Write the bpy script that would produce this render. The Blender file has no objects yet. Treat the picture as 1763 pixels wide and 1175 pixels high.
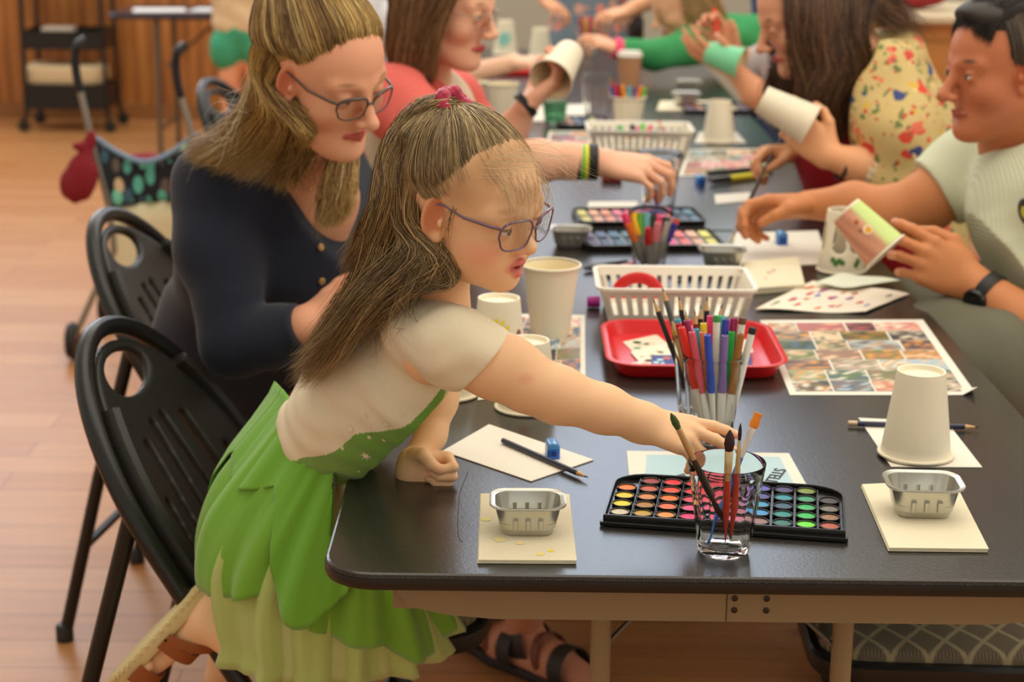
import bpy, bmesh, math, random
import numpy as np
from mathutils import Vector, Matrix

C = bpy.context.scene.collection
PI = math.pi
rnd = random.Random(7)
V = lambda *a: np.array(a, dtype=float)

# ------------------------------------------------------------ camera, world, lights, exposure
SC = bpy.context.scene
FPX, CAMZ = 3000.0, 1.47
PITCH, YAW, ROLL = math.radians(15.3), math.radians(0.2), math.radians(0.6)
_f0 = V(-math.sin(YAW), math.cos(YAW), 0)
_r0 = V(math.cos(YAW), math.sin(YAW), 0)
CF = _f0 * math.cos(PITCH) + V(0, 0, -math.sin(PITCH))
_u0 = _f0 * math.sin(PITCH) + V(0, 0, math.cos(PITCH))
CR = _r0 * math.cos(ROLL) + _u0 * math.sin(ROLL)
CU = -_r0 * math.sin(ROLL) + _u0 * math.cos(ROLL)
CAMP = V(0, 0, CAMZ)
cam_data = bpy.data.cameras.new('camera')
cam = bpy.data.objects.new('camera', cam_data)
C.objects.link(cam)
cam.matrix_world = Matrix(((CR[0], CU[0], -CF[0], 0), (CR[1], CU[1], -CF[1], 0), (CR[2], CU[2], -CF[2], CAMZ), (0, 0, 0, 1)))
cam_data.sensor_width = 36.0
cam_data.lens = FPX / 1763.0 * 36.0
cam_data.clip_start = 0.05
cam_data.dof.use_dof = True
cam_data.dof.focus_distance = 1.93
cam_data.dof.aperture_fstop = 5.6
SC.camera = cam

def ray(px, py):
    return CF + (px - 881.5) / FPX * CR - (py - 587.5) / FPX * CU
def W(px, py, Y):                       # the point of the place seen at a pixel, at distance Y into the room
    d = ray(px, py)
    return CAMP + d * (Y / d[1])
def G(px, py, z=0.74):                  # the same on a level surface of height z
    d = ray(px, py)
    return CAMP + d * ((z - CAMZ) / d[2])

SC.view_settings.view_transform = 'Standard'
SC.view_settings.look = 'None'
SC.view_settings.exposure = 0.40
SC.view_settings.gamma = 1.0
SC.view_settings.use_curve_mapping = False

world = bpy.data.worlds.new('world')
SC.world = world
world.use_nodes = True
wn = world.node_tree
wn.nodes.clear()
wo = wn.nodes.new('ShaderNodeOutputWorld')
wb = wn.nodes.new('ShaderNodeBackground')
wb.inputs[0].default_value = (1.0, 0.90, 0.76, 1)
wb.inputs[1].default_value = 0.50
wn.links.new(wb.outputs[0], wo.inputs[0])

def area_light(name, loc, target, sx, sy, power, color):
    l = bpy.data.lights.new(name, 'AREA')
    l.shape = 'RECTANGLE'
    l.size, l.size_y = sx, sy
    l.energy = power
    l.color = color
    o = bpy.data.objects.new(name, l)
    C.objects.link(o)
    o.location = loc
    o.rotation_euler = (Vector(target) - Vector(loc)).to_track_quat('-Z', 'Y').to_euler()
    return o
# ceiling fittings of the hall, an added fill lamp far back, and the daylight coming in from the big windows ahead and at the right hand side
area_light('ceiling_lights', (0.6, 2.6, 3.6), (0.3, 2.6, 0), 3.2, 4.0, 60, (1.0, 0.90, 0.76))
area_light('fill_light_far', (0.0, 7.0, 3.9), (0.0, 7.6, 0), 4.5, 3.0, 85, (1.0, 0.93, 0.80))  # added lamp, brightens the back wall and the far tables
area_light('window_light_ahead', (0.75, 9.9, 3.9), (0.4, 2.6, 0.8), 1.9, 4.0, 40, (0.56, 0.74, 1.0))
area_light('window_light_left', (-3.6, 9.4, 3.0), (-0.6, 3.0, 0.8), 3.2, 2.4, 58, (0.86, 0.93, 1.0))
area_light('window_light_right', (4.2, 1.2, 2.6), (0.2, 2.0, 0.9), 2.6, 2.0, 30, (1.0, 0.95, 0.86))

# ------------------------------------------------------------ objects
def tag(o, label=None, cat=None, group=None, kind=None):
    if label: o['label'] = label
    if cat: o['category'] = cat
    if group: o['group'] = group
    if kind: o['kind'] = kind
    return o
def empty(name, loc=(0, 0, 0), label=None, cat=None, group=None, rz=0.0):
    o = bpy.data.objects.new(name, None)
    C.objects.link(o)
    o.empty_display_size = 0.05
    o.location = loc
    o.rotation_euler = (0, 0, rz)
    return tag(o, label, cat, group)
def link(name, me, mats, parent=None, loc=None):
    o = bpy.data.objects.new(name, me)
    C.objects.link(o)
    for m in (mats if isinstance(mats, (list, tuple)) else [mats]):
        me.materials.append(m)
    if parent is not None:
        o.parent = parent
    if loc is not None:
        o.location = loc
    return o
def world_child(o, parent):
    """parent an object built in world coordinates without moving it"""
    o.parent = parent
    o.matrix_parent_inverse = parent.matrix_basis.inverted()
    return o
def copy_tree(o, parent=None):
    c = o.copy()
    C.objects.link(c)
    if parent is not None:
        c.parent = parent
    for ch in [x for x in KIDS(o)]:
        copy_tree(ch, c)
    return c
def KIDS(o):
    return list(o.children)

# ------------------------------------------------------------ materials
_M = {}
def srgb(r, g, b):
    f = lambda c: ((c / 255.0 + 0.055) / 1.055) ** 2.4 if c > 10 else c / 255.0 / 12.92
    return (f(r), f(g), f(b))
def mat(name, rgb=(200, 200, 200), rough=0.5, metal=0.0, trans=0.0, ior=1.45, alpha=1.0, emit=None, spec=0.5,
        bump=None, coat=0.0, sheen=0.0, noise=None, vcol=False, sss=0.0):
    if name in _M: return _M[name]
    m = bpy.data.materials.new(name)
    m.use_nodes = True
    nt = m.node_tree
    b = nt.nodes['Principled BSDF']
    lin = srgb(*rgb)
    b.inputs['Base Color'].default_value = (*lin, 1)
    b.inputs['Roughness'].default_value = rough
    b.inputs['Metallic'].default_value = metal
    b.inputs['Transmission Weight'].default_value = trans
    b.inputs['IOR'].default_value = ior
    b.inputs['Alpha'].default_value = alpha
    b.inputs['Specular IOR Level'].default_value = spec
    b.inputs['Coat Weight'].default_value = coat
    b.inputs['Sheen Weight'].default_value = sheen
    if sss:
        b.inputs['Subsurface Weight'].default_value = sss
        b.inputs['Subsurface Radius'].default_value = (1.0, 0.35, 0.2)
        b.inputs['Subsurface Scale'].default_value = 0.006
    if emit:
        b.inputs['Emission Color'].default_value = (*srgb(*emit[0]), 1)
        b.inputs['Emission Strength'].default_value = emit[1]
    src = None
    if vcol:
        a = nt.nodes.new('ShaderNodeVertexColor')
        a.layer_name = 'Col'
        src = a.outputs['Color']
        nt.links.new(src, b.inputs['Base Color'])
    if noise:
        sc_, amt = noise[0], noise[1]
        tc = nt.nodes.new('ShaderNodeTexCoord')
        n = nt.nodes.new('ShaderNodeTexNoise')
        n.inputs['Scale'].default_value = sc_
        n.inputs['Detail'].default_value = 4
        nt.links.new(tc.outputs['Object'], n.inputs['Vector'])
        hs = nt.nodes.new('ShaderNodeHueSaturation')
        mr = nt.nodes.new('ShaderNodeMapRange')
        mr.inputs['From Min'].default_value = 0.3; mr.inputs['From Max'].default_value = 0.7
        mr.inputs['To Min'].default_value = 1 - amt; mr.inputs['To Max'].default_value = 1 + amt
        nt.links.new(n.outputs['Fac'], mr.inputs['Value'])
        nt.links.new(mr.outputs[0], hs.inputs['Value'])
        if src is not None: nt.links.new(src, hs.inputs['Color'])
        else: hs.inputs['Color'].default_value = (*lin, 1)
        nt.links.new(hs.outputs[0], b.inputs['Base Color'])
    if bump:
        kind, sc_, st = bump
        tc = nt.nodes.new('ShaderNodeTexCoord')
        if kind == 'noise':
            n = nt.nodes.new('ShaderNodeTexNoise'); n.inputs['Scale'].default_value = sc_; n.inputs['Detail'].default_value = 3
            out = n.outputs['Fac']
        elif kind == 'wave':
            n = nt.nodes.new('ShaderNodeTexWave'); n.inputs['Scale'].default_value = sc_; n.inputs['Distortion'].default_value = 0.6
            out = n.outputs['Fac']
        else:
            n = nt.nodes.new('ShaderNodeTexVoronoi'); n.inputs['Scale'].default_value = sc_
            out = n.outputs['Distance']
        nt.links.new(tc.outputs['Object'], n.inputs['Vector'])
        bp = nt.nodes.new('ShaderNodeBump')
        bp.inputs['Strength'].default_value = st
        bp.inputs['Distance'].default_value = 0.002
        nt.links.new(out, bp.inputs['Height'])
        nt.links.new(bp.outputs[0], b.inputs['Normal'])
    _M[name] = m
    return m

# ------------------------------------------------------------ mesh builder (joins shapes into ONE mesh)
class MB:
    def __init__(self):
        self.v, self.f, self.m, self.c = [], [], [], []
    def add(self, verts, faces, mi=0, col=(1, 1, 1)):
        o = len(self.v)
        self.v += [tuple(map(float, p)) for p in verts]
        self.f += [tuple(i + o for i in f) for f in faces]
        self.m += [mi] * len(faces)
        self.c += [col] * len(verts)
        return self
    def box(self, c, s, mi=0, R=None, col=(1, 1, 1), bev=0.0):
        sx, sy, sz = [a / 2.0 for a in s]
        if bev > 0:
            return self.rbox(c, s, bev, mi, R, col)
        vs = [V(x, y, z) for x in (-sx, sx) for y in (-sy, sy) for z in (-sz, sz)]
        if R is not None: vs = [R @ p for p in vs]
        vs = [p + V(*c) for p in vs]
        return self.add(vs, [(0, 1, 3, 2), (4, 6, 7, 5), (0, 4, 5, 1), (2, 3, 7, 6), (0, 2, 6, 4), (1, 5, 7, 3)], mi, col)
    def rbox(self, c, s, r, mi=0, R=None, col=(1, 1, 1), seg=3):
        """box with rounded upright corners and chamfered top and bottom"""
        ch = min(r * 0.5, s[2] * 0.3)
        rings = []
        for z, ins in ((-s[2] / 2, ch), (-s[2] / 2 + ch, 0), (s[2] / 2 - ch, 0), (s[2] / 2, ch)):
            rings.append([V(x, y, z) for x, y in rrect(s[0] - 2 * ins, s[1] - 2 * ins, max(r - ins, 1e-4), seg)])
        return self.loft(rings, True, mi, R, c, col)
    def loft(self, rings, cap=True, mi=0, R=None, c=(0, 0, 0), col=(1, 1, 1), closed=True, cap0=None):
        n = len(rings[0])
        vs = [p for r in rings for p in r]
        if R is not None: vs = [R @ V(*p) for p in vs]
        vs = [V(*p) + V(*c) for p in vs]
        fs = []
        for i in range(len(rings) - 1):
            for j in range(n if closed else n - 1):
                k = (j + 1) % n
                fs.append((i * n + j, i * n + k, (i + 1) * n + k, (i + 1) * n + j))
        if cap:
            if cap0 is not False: fs.append(tuple(reversed(range(n))))
            fs.append(tuple((len(rings) - 1) * n + j for j in range(n)))
        return self.add(vs, fs, mi, col)
    def lathe(self, prof, n=32, c=(0, 0, 0), mi=0, R=None, col=(1, 1, 1), cap=True, facet=None):
        rings = []
        for i, (r, z) in enumerate(prof):
            k = facet[i] if facet else 0
            rings.append([V(r * (1 + k * math.cos(facet_n(n) * 2 * PI * j / n)) * math.cos(2 * PI * j / n),
                            r * (1 + k * math.cos(facet_n(n) * 2 * PI * j / n)) * math.sin(2 * PI * j / n), z) for j in range(n)])
        return self.loft(rings, cap, mi, R, c, col)
    def tube(self, pts, r, n=8, mi=0, col=(1, 1, 1), cap=True, closed=False, flat=1.0):
        pts = [V(*p) for p in pts]
        if closed: pts = pts + [pts[0]]
        rs = r if isinstance(r, (list, tuple, np.ndarray)) else [r] * len(pts)
        if closed and len(rs) < len(pts): rs = list(rs) + [rs[0]]
        T = []
        for i in range(len(pts)):
            a = pts[max(i - 1, 0)]; b = pts[min(i + 1, len(pts) - 1)]
            if closed and i in (0, len(pts) - 1): a, b = pts[-2], pts[1]
            t = b - a; T.append(t / (np.linalg.norm(t) + 1e-12))
        up = V(0, 0, 1) if abs(T[0][2]) < 0.9 else V(1, 0, 0)
        nrm = np.cross(T[0], up); nrm /= np.linalg.norm(nrm)
        rings = []
        for i in range(len(pts)):
            nrm = nrm - T[i] * np.dot(nrm, T[i]); nrm /= np.linalg.norm(nrm) + 1e-12
            bn = np.cross(T[i], nrm)
            rings.append([pts[i] + rs[i] * (math.cos(2 * PI * j / n) * nrm + flat * math.sin(2 * PI * j / n) * bn) for j in range(n)])
        return self.loft(rings, cap and not closed, mi, None, (0, 0, 0), col)
    def ball(self, c, r, n=12, mi=0, col=(1, 1, 1), R=None):
        r = V(r, r, r) if np.isscalar(r) else V(*r)
        rings = []
        for i in range(1, n):
            a = -PI / 2 + PI * i / n
            rings.append([V(math.cos(a) * math.cos(2 * PI * j / (2 * n)) * r[0], math.cos(a) * math.sin(2 * PI * j / (2 * n)) * r[1], math.sin(a) * r[2]) for j in range(2 * n)])
        return self.loft(rings, True, mi, R, c, col)
    def sheet(self, pts, t, mi=0, col=(1, 1, 1)):
        """flat polygon (list of xyz) given a thickness t downwards"""
        n = len(pts)
        vs = [V(*p) for p in pts] + [V(*p) - V(0, 0, t) for p in pts]
        fs = [tuple(range(n)), tuple(reversed(range(n, 2 * n)))]
        fs += [(j, (j + 1) % n, n + (j + 1) % n, n + j)[::-1] for j in range(n)]
        return self.add(vs, fs, mi, col)
    def build(self, name, mats, parent=None, loc=None, smooth=True, angle=40, rz=None):
        me = bpy.data.meshes.new(name)
        me.from_pydata(self.v, [], self.f)
        me.polygons.foreach_set('material_index', self.m)
        ca = me.color_attributes.new('Col', 'FLOAT_COLOR', 'POINT')
        ca.data.foreach_set('color', np.array([(*srgb(*(255 * V(*c))), 1.0) for c in self.c], dtype=np.float32).ravel())
        bm = bmesh.new(); bm.from_mesh(me)
        bmesh.ops.recalc_face_normals(bm, faces=bm.faces)
        bm.to_mesh(me); bm.free()
        if smooth:
            me.polygons.foreach_set('use_smooth', [True] * len(me.polygons))
            me.set_sharp_from_angle(angle=math.radians(angle))
        o = link(name, me, mats, parent, loc)
        if rz is not None: o.rotation_euler = (0, 0, rz)
        return o
def facet_n(n): return 10
def rrect(w, h, r, seg=4):
    out = []
    for cx, cy, a0 in ((w / 2 - r, h / 2 - r, 0), (-w / 2 + r, h / 2 - r, 90), (-w / 2 + r, -h / 2 + r, 180), (w / 2 - r, -h / 2 + r, 270)):
        for k in range(seg + 1):
            a = math.radians(a0 + 90.0 * k / seg)
            out.append((cx + r * math.cos(a), cy + r * math.sin(a)))
    return out
def rotx(a): c, s = math.cos(a), math.sin(a); return np.array([[1, 0, 0], [0, c, -s], [0, s, c]])
def roty(a): c, s = math.cos(a), math.sin(a); return np.array([[c, 0, s], [0, 1, 0], [-s, 0, c]])
def rotz(a): c, s = math.cos(a), math.sin(a); return np.array([[c, -s, 0], [s, c, 0], [0, 0, 1]])
def frame_to(d, up=(0, 0, 1)):
    """rotation whose z axis is d"""
    d = V(*d) / np.linalg.norm(d)
    x = np.cross(V(*up), d)
    if np.linalg.norm(x) < 1e-4: x = np.cross(V(0, 1, 0), d)
    x /= np.linalg.norm(x)
    return np.stack([x, np.cross(d, x), d], axis=1)
def crom(pts, n):
    """Catmull-Rom resample to n points"""
    P = np.array(pts, dtype=float)
    P = np.vstack([2 * P[0] - P[1], P, 2 * P[-1] - P[-2]])
    k = len(P) - 3
    out = []
    for i in range(n):
        t = i / (n - 1) * k
        s = min(int(t), k - 1); u = t - s
        a, b, c, d = P[s], P[s + 1], P[s + 2], P[s + 3]
        out.append(0.5 * ((2 * b) + (-a + c) * u + (2 * a - 5 * b + 4 * c - d) * u * u + (-a + 3 * b - 3 * c + d) * u ** 3))
    return np.array(out)

# ------------------------------------------------------------ smooth implicit bodies -> one continuous mesh
class SDF:
    def __init__(self, h=0.004):
        self.h, self.p, self.disp, self.paints = h, [], None, []
        self.base = V(1, 1, 1)
    def cap(self, a, b, ra, rb=None, k=0.01, op='+', col=None, flat=None):
        self.p.append(('cap', op, k, col, (V(*a), V(*b), ra, ra if rb is None else rb, flat))); return self
    def chain(self, pts, rs, k=0.01, col=None, flat=None, op='+'):
        for i in range(len(pts) - 1): self.cap(pts[i], pts[i + 1], rs[i], rs[i + 1], k, op, col, flat)
        return self
    def ell(self, c, r, k=0.01, op='+', col=None, R=None):
        r = (r, r, r) if np.isscalar(r) else r
        self.p.append(('ell', op, k, col, (V(*c), V(*r), np.eye(3) if R is None else np.array(R)))); return self
    def plane(self, c, n, k=0.003, op='-', col=None):
        n = V(*n) / np.linalg.norm(n)
        self.p.append(('pln', op, k, col, (V(*c), n))); return self
    def paint(self, c, r, col, soft=0.3, amt=1.0, R=None):
        r = (r, r, r) if np.isscalar(r) else r
        self.paints.append((V(*c), V(*r), V(*col), soft, amt, np.eye(3) if R is None else np.array(R))); return self
    def merge(self, other, M=None, t=None, s=1.0):
        """take over the shapes of a field built in local coordinates, moved by rotation M, scale s and shift t"""
        M = np.eye(3) if M is None else M
        t = V(0, 0, 0) if t is None else t
        X = lambda p: M @ (p * s) + t
        for kind, op, k, col, g in other.p:
            if kind == 'cap':
                fl = g[4] if g[4] is None else (M @ g[4][0], g[4][1])
                self.p.append((kind, op, k * s, col, (X(g[0]), X(g[1]), g[2] * s, g[3] * s, fl)))
            elif kind == 'ell': self.p.append((kind, op, k * s, col, (X(g[0]), g[1] * s, M @ g[2])))
            else: self.p.append((kind, op, k * s, col, (X(g[0]), M @ g[1])))
        for c, r, col, soft, amt, R in other.paints:
            self.paints.append((X(c), r * s, col, soft, amt, M @ R))
        return self
    @staticmethod
    def _d(pr, X, Y, Z):
        kind, g = pr[0], pr[4]
        if kind == 'cap':
            a, b, ra, rb, fl = g
            x, y, z = X - a[0], Y - a[1], Z - a[2]
            ba = b - a
            if fl is not None:
                w, s = fl
                q = (x * w[0] + y * w[1] + z * w[2]) * (1 - 1.0 / s)
                x, y, z = x - q * w[0], y - q * w[1], z - q * w[2]
                ba = ba - w * np.dot(ba, w) * (1 - 1.0 / s)
            L = float(np.dot(ba, ba)) + 1e-12
            h = np.clip((x * ba[0] + y * ba[1] + z * ba[2]) / L, 0, 1)
            return np.sqrt((x - h * ba[0]) ** 2 + (y - h * ba[1]) ** 2 + (z - h * ba[2]) ** 2) - (ra + (rb - ra) * h)
        if kind == 'ell':
            c, r, R = g
            x, y, z = X - c[0], Y - c[1], Z - c[2]
            u = (x * R[0, 0] + y * R[1, 0] + z * R[2, 0]); v = (x * R[0, 1] + y * R[1, 1] + z * R[2, 1]); w = (x * R[0, 2] + y * R[1, 2] + z * R[2, 2])
            k0 = np.sqrt((u / r[0]) ** 2 + (v / r[1]) ** 2 + (w / r[2]) ** 2) + 1e-9
            k1 = np.sqrt((u / r[0] ** 2) ** 2 + (v / r[1] ** 2) ** 2 + (w / r[2] ** 2) ** 2) + 1e-9
            return k0 * (k0 - 1) / k1
        c, n = g
        return -((X - c[0]) * n[0] + (Y - c[1]) * n[1] + (Z - c[2]) * n[2])
    def _bb(self, pr):
        kind, op, k, col, g = pr
        if kind == 'cap':
            a, b, ra, rb, fl = g
            m = max(ra, rb) * (max(1, fl[1]) if fl is not None else 1)
            return np.minimum(a, b) - m, np.maximum(a, b) + m
        if kind == 'ell':
            e = np.abs(g[2]) @ g[1]
            return g[0] - e, g[0] + e
        return None
    def field(self):
        h = self.h
        lo, hi = V(9, 9, 9), V(-9, -9, -9)
        for pr in self.p:
            if pr[1] == '+' and pr[0] != 'pln':
                a, b = self._bb(pr); lo = np.minimum(lo, a); hi = np.maximum(hi, b)
        lo = lo - 4 * h - 0.01; hi = hi + 4 * h + 0.01
        n = np.ceil((hi - lo) / h).astype(int) + 1
        D = np.full(n, 1.0, dtype=np.float32)
        ax = [(lo[i] + h * np.arange(n[i])).astype(np.float32) for i in range(3)]
        for pr in self.p:
            kind, op, k, col, g = pr
            bb = self._bb(pr)
            if bb is None: i0, i1 = V(0, 0, 0).astype(int), n
            else:
                pad = k + 3 * h
                i0 = np.maximum(np.floor((bb[0] - pad - lo) / h).astype(int), 0)
                i1 = np.minimum(np.ceil((bb[1] + pad - lo) / h).astype(int) + 1, n)
                if np.any(i1 <= i0): continue
            sl = tuple(slice(i0[i], i1[i]) for i in range(3))
            d = self._d(pr, ax[0][sl[0]][:, None, None], ax[1][sl[1]][None, :, None], ax[2][sl[2]][None, None, :])
            S = D[sl]
            if op == '+':
                hh = np.clip(0.5 + 0.5 * (S - d) / k, 0, 1)
                D[sl] = S + (d - S) * hh - k * hh * (1 - hh)
            elif op == '-':
                hh = np.clip(0.5 - 0.5 * (S + d) / k, 0, 1)
                D[sl] = S + (-d - S) * hh + k * hh * (1 - hh)
        if self.disp is not None:
            D += self.disp(ax[0][:, None, None], ax[1][None, :, None], ax[2][None, None, :]).astype(np.float32)
        return D, lo
    def mesh_arrays(self):
        D, lo = self.field()
        h = self.h
        n = np.array(D.shape)
        ins = D < 0
        cnt = np.zeros(n - 1, dtype=np.int8)
        for i in (0, 1):
            for j in (0, 1):
                for k in (0, 1):
                    cnt += ins[i:n[0] - 1 + i, j:n[1] - 1 + j, k:n[2] - 1 + k]
        mask = (cnt > 0) & (cnt < 8)
        idx = np.argwhere(mask)
        vid = np.full(n - 1, -1, dtype=np.int32)
        vid[mask] = np.arange(len(idx))
        acc = np.zeros((len(idx), 3)); num = np.zeros(len(idx))
        corner = {}
        for i in (0, 1):
            for j in (0, 1):
                for k in (0, 1):
                    corner[(i, j, k)] = D[idx[:, 0] + i, idx[:, 1] + j, idx[:, 2] + k]
        for a in range(3):
            for u in (0, 1):
                for w in (0, 1):
                    c0 = [0, 0, 0]; o = [x for x in range(3) if x != a]
                    c0[o[0]], c0[o[1]] = u, w
                    c1 = list(c0); c1[a] = 1
                    d0, d1 = corner[tuple(c0)], corner[tuple(c1)]
                    m = (d0 < 0) != (d1 < 0)
                    t = np.where(m, d0 / np.where(m, d0 - d1, 1), 0)
                    p = np.tile(np.array(c0, float), (len(idx), 1)); p[:, a] = t
                    acc[m] += p[m]; num[m] += 1
        P = lo + h * (idx + acc / num[:, None])
        quads = []
        for a in range(3):
            s0 = [slice(0, None)] * 3; s1 = [slice(0, None)] * 3
            s0[a] = slice(0, -1); s1[a] = slice(1, None)
            A, B = ins[tuple(s0)], ins[tuple(s1)]
            ch = A != B
            o = [x for x in range(3) if x != a]
            e = np.argwhere(ch)
            ok = (e[:, o[0]] > 0) & (e[:, o[1]] > 0) & (e[:, o[0]] < n[o[0]] - 1) & (e[:, o[1]] < n[o[1]] - 1)
            e = e[ok]
            fl = A[tuple(e.T)]
            def vv(du, dw):
                q = e.copy(); q[:, o[0]] -= du; q[:, o[1]] -= dw
                return vid[q[:, 0], q[:, 1], q[:, 2]]
            Q = np.stack([vv(1, 1), vv(0, 1), vv(0, 0), vv(1, 0)], axis=1)
            if a == 1: fl = ~fl
            Q[~fl] = Q[~fl][:, ::-1]
            quads.append(Q)
        return P, np.vstack(quads)
    def colors(self, P):
        X, Y, Z = P[:, 0], P[:, 1], P[:, 2]
        D = np.full(len(P), 1.0); Cc = np.tile(self.base.astype(float), (len(P), 1))
        for pr in self.p:
            kind, op, k, col, g = pr
            if kind == 'pln' and col is None: continue
            d = self._d(pr, X, Y, Z)
            if op == '+':
                hh = np.clip(0.5 + 0.5 * (D - d) / k, 0, 1)
                D = D + (d - D) * hh - k * hh * (1 - hh)
                c = self.base if col is None else V(*col)
                Cc = Cc + (c - Cc) * hh[:, None]
            elif col is not None:
                hh = np.clip(1.0 - (d - 0.001) / k, 0, 1)
                Cc = Cc + (V(*col) - Cc) * hh[:, None]
        for c, r, col, soft, amt, R in self.paints:
            q = (P - c) @ R
            e = np.sqrt(((q / r) ** 2).sum(1))
            w = np.clip((1 - e) / max(soft, 1e-3), 0, 1) * amt
            Cc = Cc + (col - Cc) * w[:, None]
        return np.clip(Cc, 0, 1)
def mesh_from_arrays(name, P, Q, cols, mats, parent=None, smooth=True, world=True):
    me = bpy.data.meshes.new(name)
    P = np.asarray(P, dtype=np.float32); Q = np.asarray(Q, dtype=np.int32)
    k = Q.shape[1]
    me.vertices.add(len(P)); me.vertices.foreach_set('co', P.ravel())
    me.loops.add(Q.size); me.loops.foreach_set('vertex_index', Q.ravel())
    me.polygons.add(len(Q)); me.polygons.foreach_set('loop_start', np.arange(0, Q.size, k, dtype=np.int32))
    me.polygons.foreach_set('loop_total', np.full(len(Q), k, dtype=np.int32))
    me.update(calc_edges=True)
    me.validate()
    if smooth: me.polygons.foreach_set('use_smooth', np.ones(len(me.polygons), dtype=bool))
    if cols is not None:
        lin = np.where(cols > 0.04045, ((cols + 0.055) / 1.055) ** 2.4, cols / 12.92)
        ca = me.color_attributes.new('Col', 'FLOAT_COLOR', 'POINT')
        ca.data.foreach_set('color', np.hstack([lin, np.ones((len(lin), 1))]).astype(np.float32).ravel())
    o = link(name, me, mats)
    if parent is not None:
        world_child(o, parent) if world else setattr(o, 'parent', parent)
    return o
def sdf_object(name, fields, mats, parent=None, relax=1, stars=None):
    """one mesh out of one or several fields"""
    Ps, Qs, Cs, off = [], [], [], 0
    for F in fields:
        P, Q = F.mesh_arrays()
        for _ in range(relax):
            nn = np.bincount(Q.ravel(), minlength=len(P)) * 2.0
            A = np.concatenate([Q[:, 0], Q[:, 1], Q[:, 2], Q[:, 3]] * 2)
            B = np.concatenate([Q[:, 1], Q[:, 2], Q[:, 3], Q[:, 0], Q[:, 3], Q[:, 0], Q[:, 1], Q[:, 2]])
            S = np.stack([np.bincount(A, weights=P[B, c], minlength=len(P)) for c in range(3)], axis=1)
            P = 0.5 * P + 0.5 * S / np.maximum(nn, 1)[:, None]
        Ps.append(P); Qs.append(Q + off); Cs.append(F.colors(P)); off += len(P)
    return mesh_from_arrays(name, np.vstack(Ps), np.vstack(Qs), np.vstack(Cs), mats, parent)

def hair_mesh(name, sheets, mats, parent, seed=1, npt=14):
    """strands as fine tapering tubes; a sheet = (guides, count, radius, thick, fuzz, colours)"""
    R = np.random.RandomState(seed)
    Ps, Qs, Cs, off = [], [], [], 0
    for sh in sheets:
        guides, cnt, rad, thick, fuzz, cols = sh[:6]
        tip = sh[6] if len(sh) > 6 else 0.25
        Gd = np.array([crom(g, npt) for g in guides])        # k,npt,3
        k = len(Gd)
        u = R.rand(cnt) * (k - 1)
        i = np.minimum(u.astype(int), k - 2); f = (u - i)[:, None, None]
        S = Gd[i] * (1 - f) + Gd[i + 1] * f                   # cnt,npt,3
        t = np.linspace(0, 1, npt)[None, :, None]
        ncl = max(4, cnt // 25); cid = np.minimum((u / (k - 1 + 1e-9) * ncl + R.randn(cnt) * 1.2).astype(int) % ncl, ncl - 1)
        clump = R.randn(ncl, 3)[cid]; cshade = R.rand(ncl)[cid]
        off3 = (0.55 * clump + 0.6 * R.randn(cnt, 3))[:, None, :]
        S = S + off3 * thick * (0.35 + 0.65 * t)
        ph = R.rand(cnt, 1, 3) * 6.28
        fr = 5 + 5 * R.rand(cnt, 1, 1)
        S = S + fuzz * np.sin(fr * t + ph) * (0.2 + t)
        L = 0.8 + 0.3 * R.rand(cnt, 1, 1)
        L = np.minimum(L, 1.0)
        jit = sh[7] if len(sh) > 7 else 0.0
        q = (t * L + jit * R.rand(cnt, 1, 1) ** 1.6 * (1 - t)) * (npt - 1); q = np.minimum(q, npt - 1.001); qi = np.minimum(q.astype(int), npt - 2)[..., 0]; qf = q - qi[..., None]
        rows = np.arange(cnt)[:, None]
        S = S[rows, qi] * (1 - qf) + S[rows, qi + 1] * qf
        T = np.gradient(S, axis=1); T /= np.linalg.norm(T, axis=2, keepdims=True) + 1e-9
        ref = np.tile(V(0.31, 0.87, 0.38), (cnt, npt, 1))
        N = np.cross(T, ref); N /= np.linalg.norm(N, axis=2, keepdims=True) + 1e-9
        B = np.cross(T, N)
        rr = rad * (0.7 + 0.6 * R.rand(cnt, 1, 1)) * np.clip((1 - t) / tip, 0.12, 1) * np.clip(t / .10, .15, 1)
        ring = [S + rr * (math.cos(a) * N + math.sin(a) * B) for a in (0, 2.094, 4.189)]
        P = np.stack(ring, axis=2).reshape(-1, 3)             # cnt,npt,3,3
        base = (np.arange(cnt) * npt * 3)[:, None, None] + (np.arange(npt - 1) * 3)[None, :, None]
        qd = []
        for j in range(3):
            j2 = (j + 1) % 3
            qd.append(np.stack([base + j, base + j2, base + 3 + j2, base + 3 + j], axis=-1).reshape(-1, 4))
        Qs.append(np.vstack(qd) + off); Ps.append(P)
        cols = np.array(cols, dtype=float) / 255.0
        cols = cols[np.argsort(cols.sum(1))]; ci = (0.68 * cshade + 0.32 * R.rand(cnt)) * (len(cols) - 1); c0 = np.minimum(ci.astype(int), len(cols) - 2); cf = (ci - c0)[:, None]
        cc = cols[c0] * (1 - cf) + cols[c0 + 1] * cf
        cc = cc * (0.88 + 0.24 * R.rand(cnt, 1))
        Cs.append(np.repeat(cc, npt * 3, axis=0)); off += len(P)
    return mesh_from_arrays(name, np.vstack(Ps), np.vstack(Qs), np.clip(np.vstack(Cs), 0, 1), mats, parent)

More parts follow.
